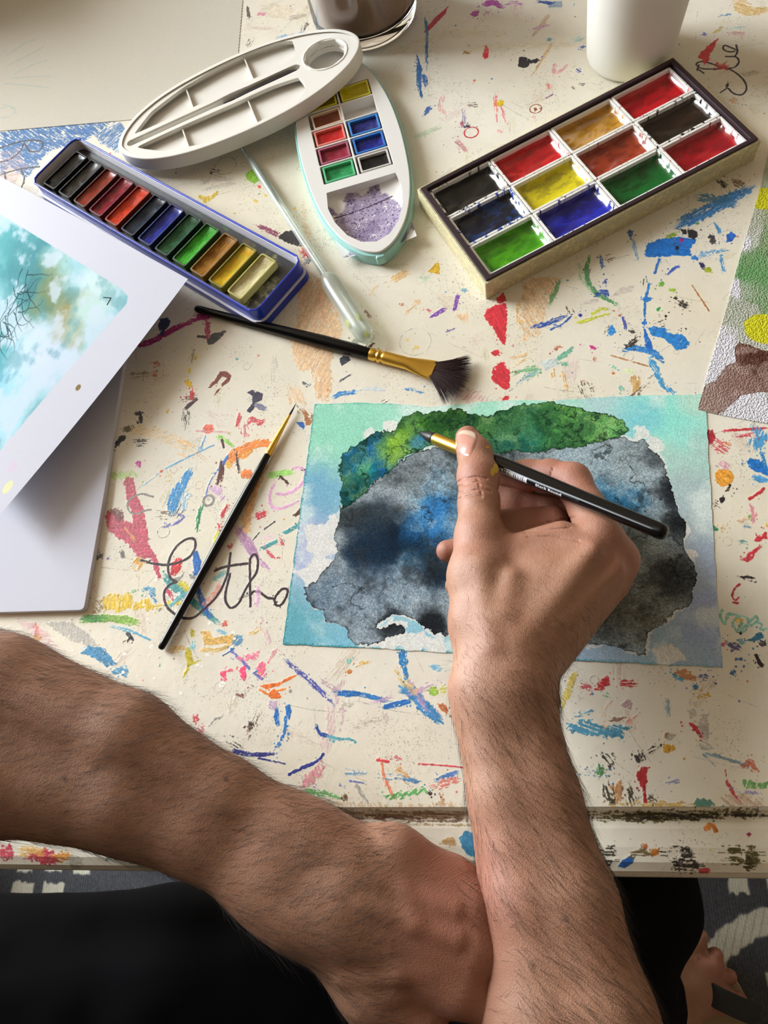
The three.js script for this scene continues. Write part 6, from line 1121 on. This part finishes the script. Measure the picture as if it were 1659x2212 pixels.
function surfaceNet(f, lo, hi, cell) {                       // naive surface nets, skipping blocks far from the surface
  const nx = Math.ceil((hi[0] - lo[0]) / cell) + 1, ny = Math.ceil((hi[1] - lo[1]) / cell) + 1, nz = Math.ceil((hi[2] - lo[2]) / cell) + 1, F = new Float32Array(nx * ny * nz), id = (i, j, k) => (k * ny + j) * nx + i, B = 8;
  for (let k0 = 0; k0 < nz; k0 += B) for (let j0 = 0; j0 < ny; j0 += B) for (let i0 = 0; i0 < nx; i0 += B) {
    const c = f(lo[0] + (i0 + 3.5) * cell, lo[1] + (j0 + 3.5) * cell, lo[2] + (k0 + 3.5) * cell), skip = Math.abs(c) > cell * 8.5;
    for (let k = k0; k < Math.min(nz, k0 + B); k++) for (let j = j0; j < Math.min(ny, j0 + B); j++) for (let i = i0; i < Math.min(nx, i0 + B); i++) F[id(i, j, k)] = skip ? c : f(lo[0] + i * cell, lo[1] + j * cell, lo[2] + k * cell);
  }
  const vid = new Int32Array(nx * ny * nz).fill(-1), pos = [], idx = [];
  for (let k = 0; k + 1 < nz; k++) for (let j = 0; j + 1 < ny; j++) for (let i = 0; i + 1 < nx; i++) {
    let n = 0, sx = 0, sy = 0, sz = 0; const v = (a, b, c) => F[id(i + a, j + b, k + c)];
    const edge = (ax, ay, az, bx, by, bz) => { const p = v(ax, ay, az), q = v(bx, by, bz); if ((p < 0) !== (q < 0)) { const t = p / (p - q); sx += ax + (bx - ax) * t; sy += ay + (by - ay) * t; sz += az + (bz - az) * t; n++; } };
    const s0 = v(0, 0, 0) < 0; if (s0 === (v(1, 0, 0) < 0) && s0 === (v(0, 1, 0) < 0) && s0 === (v(0, 0, 1) < 0) && s0 === (v(1, 1, 0) < 0) && s0 === (v(1, 0, 1) < 0) && s0 === (v(0, 1, 1) < 0) && s0 === (v(1, 1, 1) < 0)) continue;
    for (const [a, b] of [[0, 0], [1, 0], [0, 1], [1, 1]]) { edge(0, a, b, 1, a, b); edge(a, 0, b, a, 1, b); edge(a, b, 0, a, b, 1); }
    vid[id(i, j, k)] = pos.length / 3; pos.push(lo[0] + (i + sx / n) * cell, lo[1] + (j + sy / n) * cell, lo[2] + (k + sz / n) * cell);
  }
  const quad = (a, b, c, d, flip) => { if (a < 0 || b < 0 || c < 0 || d < 0) return; flip ? idx.push(a, c, b, a, d, c) : idx.push(a, b, c, a, c, d); };
  for (let k = 1; k + 1 < nz; k++) for (let j = 1; j + 1 < ny; j++) for (let i = 1; i + 1 < nx; i++) {
    const s = F[id(i, j, k)] < 0;
    if (s !== (F[id(i + 1, j, k)] < 0)) quad(vid[id(i, j - 1, k - 1)], vid[id(i, j, k - 1)], vid[id(i, j, k)], vid[id(i, j - 1, k)], !s);
    if (s !== (F[id(i, j + 1, k)] < 0)) quad(vid[id(i - 1, j, k - 1)], vid[id(i - 1, j, k)], vid[id(i, j, k)], vid[id(i, j, k - 1)], !s);
    if (s !== (F[id(i, j, k + 1)] < 0)) quad(vid[id(i - 1, j - 1, k)], vid[id(i, j - 1, k)], vid[id(i, j, k)], vid[id(i - 1, j, k)], !s);
  }
  return { pos, idx };
}
const gradAt = (f, x, y, z, e) => { const gx = f(x + e, y, z) - f(x - e, y, z), gy = f(x, y + e, z) - f(x, y - e, z), gz = f(x, y, z + e) - f(x, y, z - e), l = Math.hypot(gx, gy, gz) || 1; return [gx / l, gy / l, gz / l]; };
function bodyPiece(f, lo, hi, cell, eps = cell * 0.35) {
  const { pos, idx } = surfaceNet(f, lo, hi, cell), nor = new Float32Array(pos.length);
  for (let i = 0; i < pos.length; i += 3) {
    for (let s = 0; s < 2; s++) { const d = f(pos[i], pos[i + 1], pos[i + 2]), g = gradAt(f, pos[i], pos[i + 1], pos[i + 2], eps); const q = clamp(d, -cell * 0.6, cell * 0.6); pos[i] -= g[0] * q; pos[i + 1] -= g[1] * q; pos[i + 2] -= g[2] * q; if (s) { nor[i] = g[0]; nor[i + 1] = g[1]; nor[i + 2] = g[2]; } }
  }
  const g = new THREE.BufferGeometry(); g.setAttribute('position', new THREE.Float32BufferAttribute(pos, 3)); g.setAttribute('normal', new THREE.BufferAttribute(nor, 3)); g.setIndex(idx); return g;
}

// right arm and hand, holding the brush
const R_WRIST = [-1.6, 70, -50.6], R_ELBOW = [27.4, 82, 155.4];
const rForearm = group([
  [-11.7, 70, -50.8, 18.5, -2.2, 72, 3.4, 19], [-2.2, 72, 3.4, 19, 5.1, 73, 51.8, 23.5], [5.1, 73, 51.8, 23.5, 9.1, 74, 101.2, 28.5], [9.1, 74, 101.2, 28.5, 16.1, 80, 156.9, 36],
  [7.3, 68, -50.6, 17.5, 15.2, 70, 3.5, 19], [15.2, 70, 3.5, 19, 23.7, 72, 51.6, 23.5], [23.7, 72, 51.6, 23.5, 30.8, 74, 100.4, 28.5], [30.8, 74, 100.4, 28.5, 40.6, 82, 154.6, 35],
  [-1.7, 66, -51.1, 18, 20.4, 66, 102.8, 29], [20.1, 72, 101.3, 29, 29.3, 82, 155.3, 42],
  [31.2, 82, 155.1, 42, 150, 190, 260, 46], [150, 190, 260, 46, 140, 300, 255, 52]], 7);
const rPalm = group([
  [60.8, 56, -137.4, 13.5, 5.3, 70, -67.9, 17], [70.8, 48, -127.8, 13.5, 5, 66, -63.5, 17], [66.3, 36, -117.6, 13, 6.6, 60, -60.5, 16], [53.6, 25, -106.4, 13, 9.9, 54, -58.7, 15],
  [6.6, 68, -68.2, 18, -1.8, 70, -48.1, 20], [9, 56, -58.4, 15, 5.2, 68, -48.2, 17], [45.9, 44, -118.1, 16, 3.2, 46, -96.8, 16], [40.3, 34, -109.5, 16, -3.1, 50, -82.4, 16], [33.3, 60, -108.7, 16, 4.7, 66, -79, 18], [20.3, 60, -112.2, 14, -0.4, 68, -78.8, 17]], 11);
const rThumb = group(chain([[-13.5, 37, -221.6, 8.2], [-9.1, 41, -207.6, 10.6], [-7.7, 47, -188.1, 12.6], [-8.2, 52, -168.4, 12.0], [-8.8, 58, -143.3, 14.2], [-10.2, 62, -117.4, 18], [-8.8, 64, -87.9, 19.5], [-6.4, 68, -63.5, 19]]), 6);
const rWeb = group([[0.5, 26, -160.1, 12, 37.1, 24, -162.3, 11], [-2.1, 36, -141.1, 15, 42.1, 30, -140.4, 15], [-0.6, 58, -131, 9, 39.1, 56, -141, 10], [-1.2, 60, -110.4, 13, 40.4, 56, -126.4, 13], [-3.4, 60, -91.2, 16, 27.7, 58, -104, 15]], 12);
const rIndex = group(chain([[61.6, 56, -139.6, 13.8], [58.4, 46, -161.5, 11.2], [51.8, 37, -184.6, 11.8], [38.8, 31, -192.1, 10.6], [24.9, 25, -196.5, 10], [6.7, 19, -202, 8]]), 4);
const rMiddle = group(chain([[71.6, 46, -127.8, 13.2], [67.5, 26, -152.7, 11], [60.2, 16, -173.6, 10.6], [38.9, 12.5, -176.4, 9.8], [14.9, 10, -184.5, 9.2], [-8.3, 10, -193, 8.6]]), 4);
const rRing = group(chain([[66.5, 34, -117.5, 12.5], [60.9, 16, -143.8, 10.4], [40.3, 11.5, -156.2, 10], [3.6, 10.5, -153.8, 9], [-31.9, 13, -150.2, 7.4]]), 4);
const rLittle = group(chain([[53.9, 22, -107.1, 12], [43.6, 11.5, -127.3, 9.6], [17.6, 10, -137, 9], [-27.1, 11, -126.3, 7.2]]), 4);
const rTendons = [[9.1, 82, -70.7, 2, 54.8, 72, -126.2, 2.4], [16.3, 78, -67.5, 2.2, 67.4, 64, -116.9, 2.4], [-5.1, 85, -70.7, 2.4, -7.8, 76, -117.4, 2.2], [8.2, 77, -110.8, 3, 2.9, 82, -88.7, 2.6]];
const creases = [[[-20.2, 60, -176.4], [-14.3, 60, -177.8], [-7.3, 60, -179.2], [-1.2, 60, -176.2], [4.2, 60, -172.1]], [[-19.7, 60, -172.6], [-12.8, 60, -172.7], [-5.9, 60, -174.1], [-0.3, 60, -171.8]], [[-20.6, 60, -179.5], [-15.6, 60, -181.7], [-8.3, 60, -182.4], [-2.1, 60, -180.7]], [[-20.5, 60, -168.3], [-13.2, 60, -170.2], [-6.2, 60, -168.5]], [[-8.3, 60, -182.4], [-6.9, 60, -176], [-6.1, 60, -170.3]], [[15.9, 66, -144.2], [22.8, 66, -145.6], [33.7, 66, -147.2], [47.2, 66, -149.2]], [[18.4, 66, -141.8], [30.6, 66, -142.2], [44, 66, -143]], [[19.6, 66, -138.8], [35.5, 66, -137.8], [48.4, 66, -134.7]], [[39.6, 50, -188.9], [37.7, 50, -184.5], [36.8, 50, -180.1]]];
function creaseDepth(x, y, z) {                              // fine grooves over knuckles and web, pressed from above
  let d = 0; for (const P of creases) for (let i = 0; i + 1 < P.length; i++) { const q = P[i]; if (Math.abs(q[0] - x) > 30 || Math.abs(q[2] - z) > 30) continue; const k = (475 - y) / (475 - q[1]); const e = segDist(x, z, q[0] * k, q[2] * k, P[i + 1][0] * k, P[i + 1][2] * k)[0]; if (e < 2.4) d = Math.max(d, Math.exp(-e * e / 0.5)); } return d;
}
function rightArm(x, y, z) {
  let d = smin(groupDist(rForearm, x, y, z), groupDist(rPalm, x, y, z), 14);
  d = smin(d, groupDist(rThumb, x, y, z), 7); d = smin(d, groupDist(rWeb, x, y, z), 9);
  d = smin(d, groupDist(rIndex, x, y, z), 3.2); d = smin(d, groupDist(rMiddle, x, y, z), 2.4); d = smin(d, groupDist(rRing, x, y, z), 2.4); d = smin(d, groupDist(rLittle, x, y, z), 2.4);
  if (z < -40 && d < 5) { for (const t of rTendons) d = smin(d, cap(t, x, y, z), 10); if (y > 20 && d < 3) d += 0.55 * creaseDepth(x, y, z) + 0.10 * (vn3(x * 0.9, y * 0.9, z * 0.9) - 0.5); }
  else if (d < 6) d += 0.5 * (vn3(x * 0.05, y * 0.05, z * 0.05) - 0.5);
  return Math.max(d, y - 292);
}
// left arm, resting across the table edge into the lap
const lForearm = group([
  [-339.5, 126, -68.5, 37, -267.9, 118, -49, 30.5], [-267.9, 118, -49, 31, -197.7, 108, -24, 25], [-197.7, 108, -24, 25, -145.9, 98, 3.1, 19], [-145.9, 98, 3.1, 19, -104.6, 90, 22, 17.5],
  [-326.8, 126, -23.2, 38, -261.1, 116, -9.6, 30.5], [-261.1, 116, -9.6, 30.5, -195, 106, 4.1, 24], [-195, 106, 4.1, 24, -156.9, 98, 20, 19.5], [-156.9, 98, 20, 19.5, -128.4, 92, 39.2, 17.5], [-128.4, 92, 39.2, 17.5, -107.6, 88, 52.7, 18.5],
  [-339.7, 118, -43.3, 42, -271, 108, -29.4, 36], [-271, 108, -29.4, 36, -118.6, 86, 33.4, 19],
  [-345.8, 123, -40.5, 44, -400, 170, 130, 48], [-400, 170, 130, 48, -330, 290, 240, 54]], 8);
const lPalm = group([
  [-111.2, 88, 23, 17, -89.9, 86, 29.4, 15.5], [-89.9, 86, 29.4, 15.5, -59.9, 82, 32.4, 15], [-59.9, 82, 32.4, 15, -32.2, 72, 43.9, 12.5], [-112.6, 90, 32, 19, -84.5, 88, 40.1, 18.5], [-84.5, 88, 40.1, 18.5, -25.4, 78, 55.2, 14], [-84.4, 88, 48.3, 19, -24.9, 80, 69.9, 14.5], [-112.6, 88, 46.6, 20, -84.7, 86, 56.5, 20], [-84.7, 86, 56.5, 20, -31.1, 78, 84.7, 14.5],
  [-95.3, 80, 59.6, 19, -70.7, 74, 86.7, 17.5], [-70.7, 74, 86.7, 17.5, -51.2, 70, 102.1, 15]], 9);
const lFingers = [
  [[-32.3, 70, 44.1, 12.3], [-2.1, 56, 57.8, 10], [14.3, 30, 68.1, 9], [16.8, 14, 77.2, 8]], [[-24.4, 76, 55.5, 13.5], [8.4, 66, 66.7, 11], [26.9, 40, 78.8, 10], [30.1, 18, 89.2, 8.5]], [[-23.9, 78, 70.3, 14], [8.1, 70, 81.4, 11.5], [29.6, 44, 94, 10], [33, 20, 105.4, 8.5]], [[-31.3, 76, 85.1, 13.5], [-5, 72, 98.2, 11], [14.1, 50, 112.4, 10], [18.9, 28, 123.9, 8.5]], [[-82.7, 72, 75.7, 17], [-67.6, 66, 101.8, 14.5], [-45.9, 62, 120.7, 11.5], [-28.9, 58, 130.3, 9.5]]].map((p) => group(chain(p), 5));
const lRidges = [[-81.8, 92, 81, 3, -56.5, 93, 78.3, 3.4], [-56.5, 93, 78.3, 3.4, -41.7, 90, 77, 2.6], [-53.7, 97, 44.8, 2.6, -47.9, 98, 57, 2.6], [-72.2, 103, 49.2, 2.4, -29.2, 94, 64.8, 2.4], [-76.9, 102, 39.6, 2, -29.9, 92, 52.8, 2], [-77.5, 86, 88.1, 3, -57.3, 88, 87, 3]];
function leftArm(x, y, z) {
  let d = smin(groupDist(lForearm, x, y, z), groupDist(lPalm, x, y, z), 14);
  for (const g of lFingers) d = smin(d, groupDist(g, x, y, z), 5);
  if (x > -110 && d < 5) for (const t of lRidges) d = smin(d, cap(t, x, y, z), 6);
  if (d < 6) d += 0.6 * (vn3(x * 0.05, y * 0.05, z * 0.05) - 0.5);
  return Math.max(d, y - 292);
}
// torso, hips, legs and the foot on the floor
const trunk = group([[-100, -110, 440, 120, -95, 60, 400, 118], [-95, 60, 400, 118, -95, 220, 330, 112], [-230, 292, 260, 58, 50, 292, 265, 58], [-95, 230, 320, 100, -95, 330, 250, 60], [140, 300, 255, 52, 40, 300, 265, 60], [-330, 290, 240, 54, -220, 292, 258, 60]], 40);
const lLeg = group(chain([[-190, -125, 430, 82], [-300, -80, 290, 72], [-470, -78, 142, 58], [-250, -108, 130, 50], [-60, -132, 150, 42]]), 16);
const rLeg = group(chain([[-10, -125, 430, 82], [-8, -118, 250, 70], [24, -114, 140, 58], [56, -112, 62, 53], [76, -270, 115, 42], [116, -408, 205, 32]]), 16);
const foot = group([[120, -408, 205, 32, 130, -432, 240, 26], [130, -432, 240, 26, 168, -438, 190, 24], [118, -425, 215, 26, 150, -430, 170, 20], [168, -438, 190, 22, 196, -446, 176, 13], [165, -440, 200, 22, 206, -446, 205, 13]], 12);
const toes = [[[160, -442, 160, 12], [172, -446, 128, 10.5]], [[172, -442, 165, 10], [190, -446, 148, 8.4]], [[182, -443, 178, 9.4], [203, -447, 165, 8]], [[190, -444, 192, 9], [214, -448, 184, 7.6]], [[196, -445, 206, 8.4], [221, -449, 204, 7]]].map((p) => group(chain(p), 4));
function lower(x, y, z) { let d = smin(groupDist(trunk, x, y, z), smin(groupDist(lLeg, x, y, z), groupDist(rLeg, x, y, z), 30), 40); d = smin(d, groupDist(foot, x, y, z), 14); for (const g of toes) d = smin(d, groupDist(g, x, y, z), 2.5); return d; }

const person = thing('person', 'person in black clothes painting, bare hairy forearms and a sandalled foot in view', 'person', [0, 0, 0]);
const pores = tex(512, 512, (u, v) => { const x = u * 60, z = v * 60, a = Math.abs(vn(x, z * 0.8) - 0.5) * 2, b = Math.abs(vn(x * 2.1 + 40, z * 1.7) - 0.5) * 2, h = 255 * (0.25 + 0.5 * Math.min(a, 0.6) + 0.35 * Math.min(b, 0.5)); return [h, h, h]; }, false, true);
const skin = new THREE.MeshPhysicalMaterial({ color: 0xffffff, vertexColors: true, roughness: 0.56, bumpMap: pores, bumpScale: 0.0002 });
const flush = [[...[-13.4, 40, -220.5], 16, 0.7], [...[-8.5, 58, -181.7], 20, 0.55], [...[52, 45, -181.1], 24, 0.5], [...[26.9, 35, -187.3], 20, 0.55], [...[72.8, 58, -122.6], 22, 0.45], [...[62.8, 66, -134.7], 20, 0.3], [...[-33.7, 14, -150], 14, 0.7], [...[-8.9, 70, -136.3], 22, 0.35], [...[26, 60, -149.3], 26, 0.35], [...[35.3, 16, -171.3], 40, 0.7], [...[-29, 82, 41.1], 34, 0.5], [...[-28.2, 88, 58.1], 34, 0.5], [...[-36, 84, 81.7], 26, 0.35], [210, -448, 185, 40, 0.7]];
const moles = [[...[4.8, 108, 73.5], 1.5], [...[-212.2, 150, -6.4], 1.3], [...[-138.5, 122, -5], 1.4], [...[21.5, 100, 54.5], 0.9]];
const body = (() => {
  const whole = (x, y, z) => { const r = rightArm(x, y, z); if (r < 6) return z > 235 ? smin(r, lower(x, y, z), 20) : r; const l = leftArm(x, y, z); return Math.min(r, l); };
  const parts = [bodyPiece(rightArm, [-75, -2, -245], [135, 112, -44], 1.15, 0.45), bodyPiece(rightArm, [-60, 0, -52], [230, 300, 330], 2.0), bodyPiece(leftArm, [-470, -5, -110], [110, 300, 310], 2.4), bodyPiece(lower, [-520, -480, 60], [240, 400, 590], 8, 3), bodyPiece(lower, [80, -475, 90], [250, -380, 270], 2.2)];
  const counts = []; let n = 0, m = 0; for (const g of parts) { counts.push(n); n += g.attributes.position.count; m += g.index.count; }
  const pos = new Float32Array(n * 3), nor = new Float32Array(n * 3), col = new Float32Array(n * 3), uv = new Float32Array(n * 2), idx = new Uint32Array(m); let o = 0;
  parts.forEach((g, i) => { pos.set(g.attributes.position.array, counts[i] * 3); nor.set(g.attributes.normal.array, counts[i] * 3); for (let k = 0; k < g.index.count; k++) idx[o++] = g.index.array[k] + counts[i]; });
  for (let i = 0; i < n; i++) {
    const x = pos[3 * i], y = pos[3 * i + 1], z = pos[3 * i + 2];
    const a = vn3(x * 0.045, y * 0.045, z * 0.045) - 0.5, b = vn3(x * 0.25 + 9, y * 0.25, z * 0.25) - 0.5; let c = [0.328 + 0.032 * a + 0.032 * b, 0.164 + 0.027 * a + 0.03 * b, 0.100 + 0.018 * a + 0.027 * b];
    for (const [fx, fy, fz, r, k] of flush) { const d = Math.hypot(x - fx, y - fy, z - fz); if (d < r * 1.5) c = lerp3(c, [0.338, 0.124, 0.084], k * sstep(r * 1.5, r * 0.2, d)); }
    for (const [fx, fy, fz, r] of moles) { const d = Math.hypot(x - fx, z - fz); if (d < r * 2 && Math.abs(y - fy) < 30) c = lerp3(c, [0.10, 0.045, 0.03], sstep(r * 1.4, r * 0.6, d)); }
    col.set(c, 3 * i); uv[2 * i] = (x + y * 0.6) / 42; uv[2 * i + 1] = (z - y * 0.35) / 42;
  }
  const g = new THREE.BufferGeometry(); g.setAttribute('position', new THREE.BufferAttribute(pos, 3)); g.setAttribute('normal', new THREE.BufferAttribute(nor, 3)); g.setAttribute('color', new THREE.BufferAttribute(col, 3)); g.setAttribute('uv', new THREE.BufferAttribute(uv, 2)); g.setIndex(new THREE.BufferAttribute(idx, 1));
  return g;
})();
const bodyPos = body.attributes.position.array.slice(), bodyNor = body.attributes.normal.array.slice(), bodyIdx = body.index.array;
mesh('body', body, skin, person);

// a sheet laid on the skin: nails and paint smears are cast onto the body from above
function onSkin(f, C, ax, ay, nu, nv, shape, lift, up) {
  const N = new V3(...up).normalize(), U = new V3(...ax), W = new V3(...ay), pos = [], uv = [], idx = [];
  for (let j = 0; j <= nv; j++) for (let i = 0; i <= nu; i++) {
    const [a, b, h] = shape(i / nu * 2 - 1, j / nv * 2 - 1), p = new V3(...C).addScaledVector(U, a).addScaledVector(W, b).addScaledVector(N, 14); for (let s = 0; s < 60; s++) { const d = f(p.x, p.y, p.z); p.addScaledVector(N, -Math.min(1.5, d) * 0.9); if (Math.abs(d) < 0.02) break; }
    const g = gradAt(f, p.x, p.y, p.z, 0.8); p.addScaledVector(new V3(...g), lift * h); pos.push(p.x, p.y, p.z); uv.push(i / nu, j / nv);
  }
  for (let j = 0; j < nv; j++) for (let i = 0; i < nu; i++) { const a = j * (nu + 1) + i, b = a + nu + 1; idx.push(a, b, a + 1, a + 1, b, b + 1); }
  const g = new THREE.BufferGeometry(); g.setAttribute('position', new THREE.Float32BufferAttribute(pos, 3)); g.setAttribute('uv', new THREE.Float32BufferAttribute(uv, 2)); g.setIndex(idx); g.computeVertexNormals(); return g;
}
const toEye = (p) => { const v = new V3(-p[0], 475 - p[1], -p[2]).normalize(); return [v.x, v.y, v.z]; };
{
  const C = [-15.2, 46, -213.5], T = [-10.4, 44, -226.8], S = [-6.3, 46, -209.7], ax = new V3(S[0] - C[0], S[1] - C[1], S[2] - C[2]).normalize().multiplyScalar(6.8), ay = new V3(T[0] - C[0], T[1] - C[1], T[2] - C[2]).normalize().multiplyScalar(9.6);
  const g = onSkin(rightArm, C, [ax.x, ax.y, ax.z], [ay.x, ay.y, ay.z], 20, 24, (u, v) => { const r = 1 - 0.14 * Math.pow(Math.abs(v), 4), k = Math.pow(Math.abs(u), 2.6); return [u * r, v * (1 - 0.25 * k) - (v < 0 ? 0.06 * k : 0), sstep(1.02, 0.8, Math.abs(u)) * sstep(1.04, 0.82, -v) * 1 + 0.12]; }, 0.55, toEye(C));
  const nail = tex(64, 64, (u, v) => { const l = sstep(0.80, 0.86, v + 0.1 * (u - 0.5) * (u - 0.5)), m = sstep(0.12, 0.02, v + 2 * (u - 0.5) * (u - 0.5)); return lerp3(lerp3([176, 124, 108], [188, 168, 146], l), [190, 150, 138], m * 0.6); });
  mesh('thumbnail', g, new THREE.MeshPhysicalMaterial({ color: 0xffffff, map: nail, roughness: 0.3, clearcoat: 0.3, side: THREE.DoubleSide }), person);
  const paint = new THREE.MeshPhysicalMaterial({ color: 0xc9a526, roughness: 0.55, side: THREE.DoubleSide });
  const r = rng(3), blot = (C, w, h, n) => mesh('paint_smear', onSkin(rightArm, C, [w, 0, 0], [0, 0, h], 8, 8, (u, v) => { const q = Math.max(Math.abs(u), Math.abs(v)), l = Math.hypot(u, v) || 1, k = q / l * (0.8 + 0.4 * vn(Math.atan2(v, u) * 1.6 + n, n)); return [u * k, v * k, 1]; }, 0.18, toEye(C)), paint, person);
  blot([-0.6, 50, -207.2], 1.2, 0.8, 1); blot([3.5, 52, -190.8], 2.0, 3.6, 5); blot([1.6, 52, -188.4], 1.5, 2.6, 9);
}

// hair on both forearms, thin tapering strands rooted on the skin
{
  const strands = [], r = rng(71), nT = bodyIdx.length / 3;
  const rA = new V3(...R_ELBOW).sub(new V3(...R_WRIST)).normalize();
  for (let t = 0; t < nT; t++) {
    const a = bodyIdx[3 * t] * 3, b = bodyIdx[3 * t + 1] * 3, c = bodyIdx[3 * t + 2] * 3, x = bodyPos[a], y = bodyPos[a + 1], z = bodyPos[a + 2]; if (y < 20 || z > 175 || x < -330) continue;
    const n = new V3(bodyNor[a], bodyNor[a + 1], bodyNor[a + 2]); const view = (-x * n.x + (475 - y) * n.y - z * n.z) / Math.hypot(x, 475 - y, z); if (view < -0.45) continue;
    const right = x > -45 - Math.max(0, z) * 0.05 && z < 150 && x > (z > 20 ? -30 : -60) && !(z > 55 && x < -5);
    const ar = new V3(bodyPos[b] - x, bodyPos[b + 1] - y, bodyPos[b + 2] - z).cross(new V3(bodyPos[c] - x, bodyPos[c + 1] - y, bodyPos[c + 2] - z)).length() / 2;
    let dens, dir, len;
    if (right) { const s = z; dens = s < -150 ? 0 : s < -95 ? 0.012 * sstep(-150, -95, s) : 0.045 + 0.085 * sstep(-95, -20, s); if (s < -40 && x < -25) dens *= 0.2; dens *= 0.7 + 0.8 * sstep(-20, 40, x); dir = new V3(0.55 + 0.5 * (vn(x * 0.03, z * 0.03) - 0.3), -0.1, 0.75); len = 8 + 13 * r(); if (s < -60) len *= 0.6; }
    else { const s = x; dens = s > -60 ? 0.008 : 0.085 + 0.06 * vn(x * 0.03, z * 0.03); dir = new V3(0.9, -0.05, -0.42 + 1.0 * (vn(x * 0.02 + 3, z * 0.02) - 0.45)); len = 9 + 13 * r(); }
    let want = ar * dens; while (r() < want) {
      want -= 1; let u = r(), v = r(); if (u + v > 1) { u = 1 - u; v = 1 - v; }
      const p = new V3(x + (bodyPos[b] - x) * u + (bodyPos[c] - x) * v, y + (bodyPos[b + 1] - y) * u + (bodyPos[c + 1] - y) * v, z + (bodyPos[b + 2] - z) * u + (bodyPos[c + 2] - z) * v);
      const d = dir.clone().add(new V3(r() - 0.5, r() - 0.5, r() - 0.5).multiplyScalar(0.75)); d.addScaledVector(n, -d.dot(n)).normalize(); const bend = new V3(r() - 0.5, r() - 0.5, r() - 0.5).multiplyScalar(0.5), P = [];
      for (let k = 0; k <= 4; k++) { const q = k / 4, w = p.clone().addScaledVector(d, len * q).addScaledVector(n, -0.3 + len * (0.26 * q - 0.14 * q * q)).addScaledVector(bend, len * q * q * 0.4); P.push([w.x, w.y, w.z]); }
      strands.push(P);
    }
  }
  console.log('hairs', strands.length);
  stuff(mesh('arm_hair', tuft(strands, 0.062, 3), std(0x20140c, 0.6), person));
}
// clothes
{
  const cloth = std(0x09090b, 0.95, { specularIntensity: 0.2 }), shirtCloth = std(0x060608, 0.95, { specularIntensity: 0.2 });
  const fold = (x, y, z) => 9 * (vn3(x * 0.008, y * 0.02, z * 0.035) - 0.5) + 2 * (vn3(x * 0.04, y * 0.04, z * 0.05) - 0.5);
  const trousers = (x, y, z) => { let d = smin(groupDist(lLeg, x, y, z), groupDist(rLeg, x, y, z), 24) - 11; d = smin(d, cap([-190, -95, 430, 78, -420, -52, 180, 60], x, y, z) - 6, 8); d = smin(d, Math.hypot((x + 100) / 1.35, (y + 115) / 1.0, z - 440) - 125, 30); d += fold(x, y, z); return Math.max(d, -390 - y, y - 40, x + 0 < -560 ? 1 : -1e3); };
  mesh('trousers', bodyPiece(trousers, [-540, -400, 20], [210, 60, 600], 6, 3), cloth, person);
  const shirt = (x, y, z) => { let d = groupDist(trunk, x, y, z) - 9; d = smin(d, cap([140, 300, 255, 58, 147, 225, 259, 58], x, y, z), 20); d = smin(d, cap([-330, 290, 240, 60, -375, 215, 180, 60], x, y, z), 20); d += fold(x, y, z) * 0.6; return Math.max(d, -90 - y, y - 345); };
  mesh('shirt', bodyPiece(shirt, [-470, -100, 120], [230, 352, 600], 8, 3), shirtCloth, person);
  // sandal
  const sole = [[178.1, 161.7], [196.6, 158.7], [205.3, 166.2], [219, 182], [228, 199.3], [231.8, 218.8], [216.8, 247.5], [193.5, 279.7], [162.9, 304.1], [127.9, 298.2], [142.4, 226.1]];
  const sc = new THREE.CatmullRomCurve3(sole.map(([x, z]) => new V3(x, 0, z)), true).getPoints(60).map((p) => [p.x, p.z]);
  const s = new THREE.Group(); s.name = 'sandal'; person.add(s);
  mesh('sole', slab(poly(sc), 11, 2).translate(0, FLOOR + 0.3, 0), std(0xa08a68, 0.8), s);
  const A = [162.6, -436, 184.1], B = [198, -424, 199.9], C = [238, -452, 219.6], cv = new THREE.CatmullRomCurve3([new V3(...A), new V3(...B), new V3(...C)]);
  const pts = cv.getPoints(16), pos = [], idx = []; pts.forEach((p, i) => { for (const [dx, dy] of [[-10, 0], [-9, 3], [9, 3], [10, 0]]) pos.push(p.x + dx * -0.35, p.y + dy, p.z + dx); if (i) { const a = (i - 1) * 4; for (let k = 0; k < 3; k++) idx.push(a + k, a + 4 + k, a + k + 1, a + k + 1, a + 4 + k, a + 5 + k); } });
  const g = new THREE.BufferGeometry(); g.setAttribute('position', new THREE.Float32BufferAttribute(pos, 3)); g.setIndex(idx); g.computeVertexNormals(); mesh('strap', g, new THREE.MeshPhysicalMaterial({ color: 0x24262a, roughness: 0.8, side: THREE.DoubleSide }), s);
}
renderer.render(scene, camera);
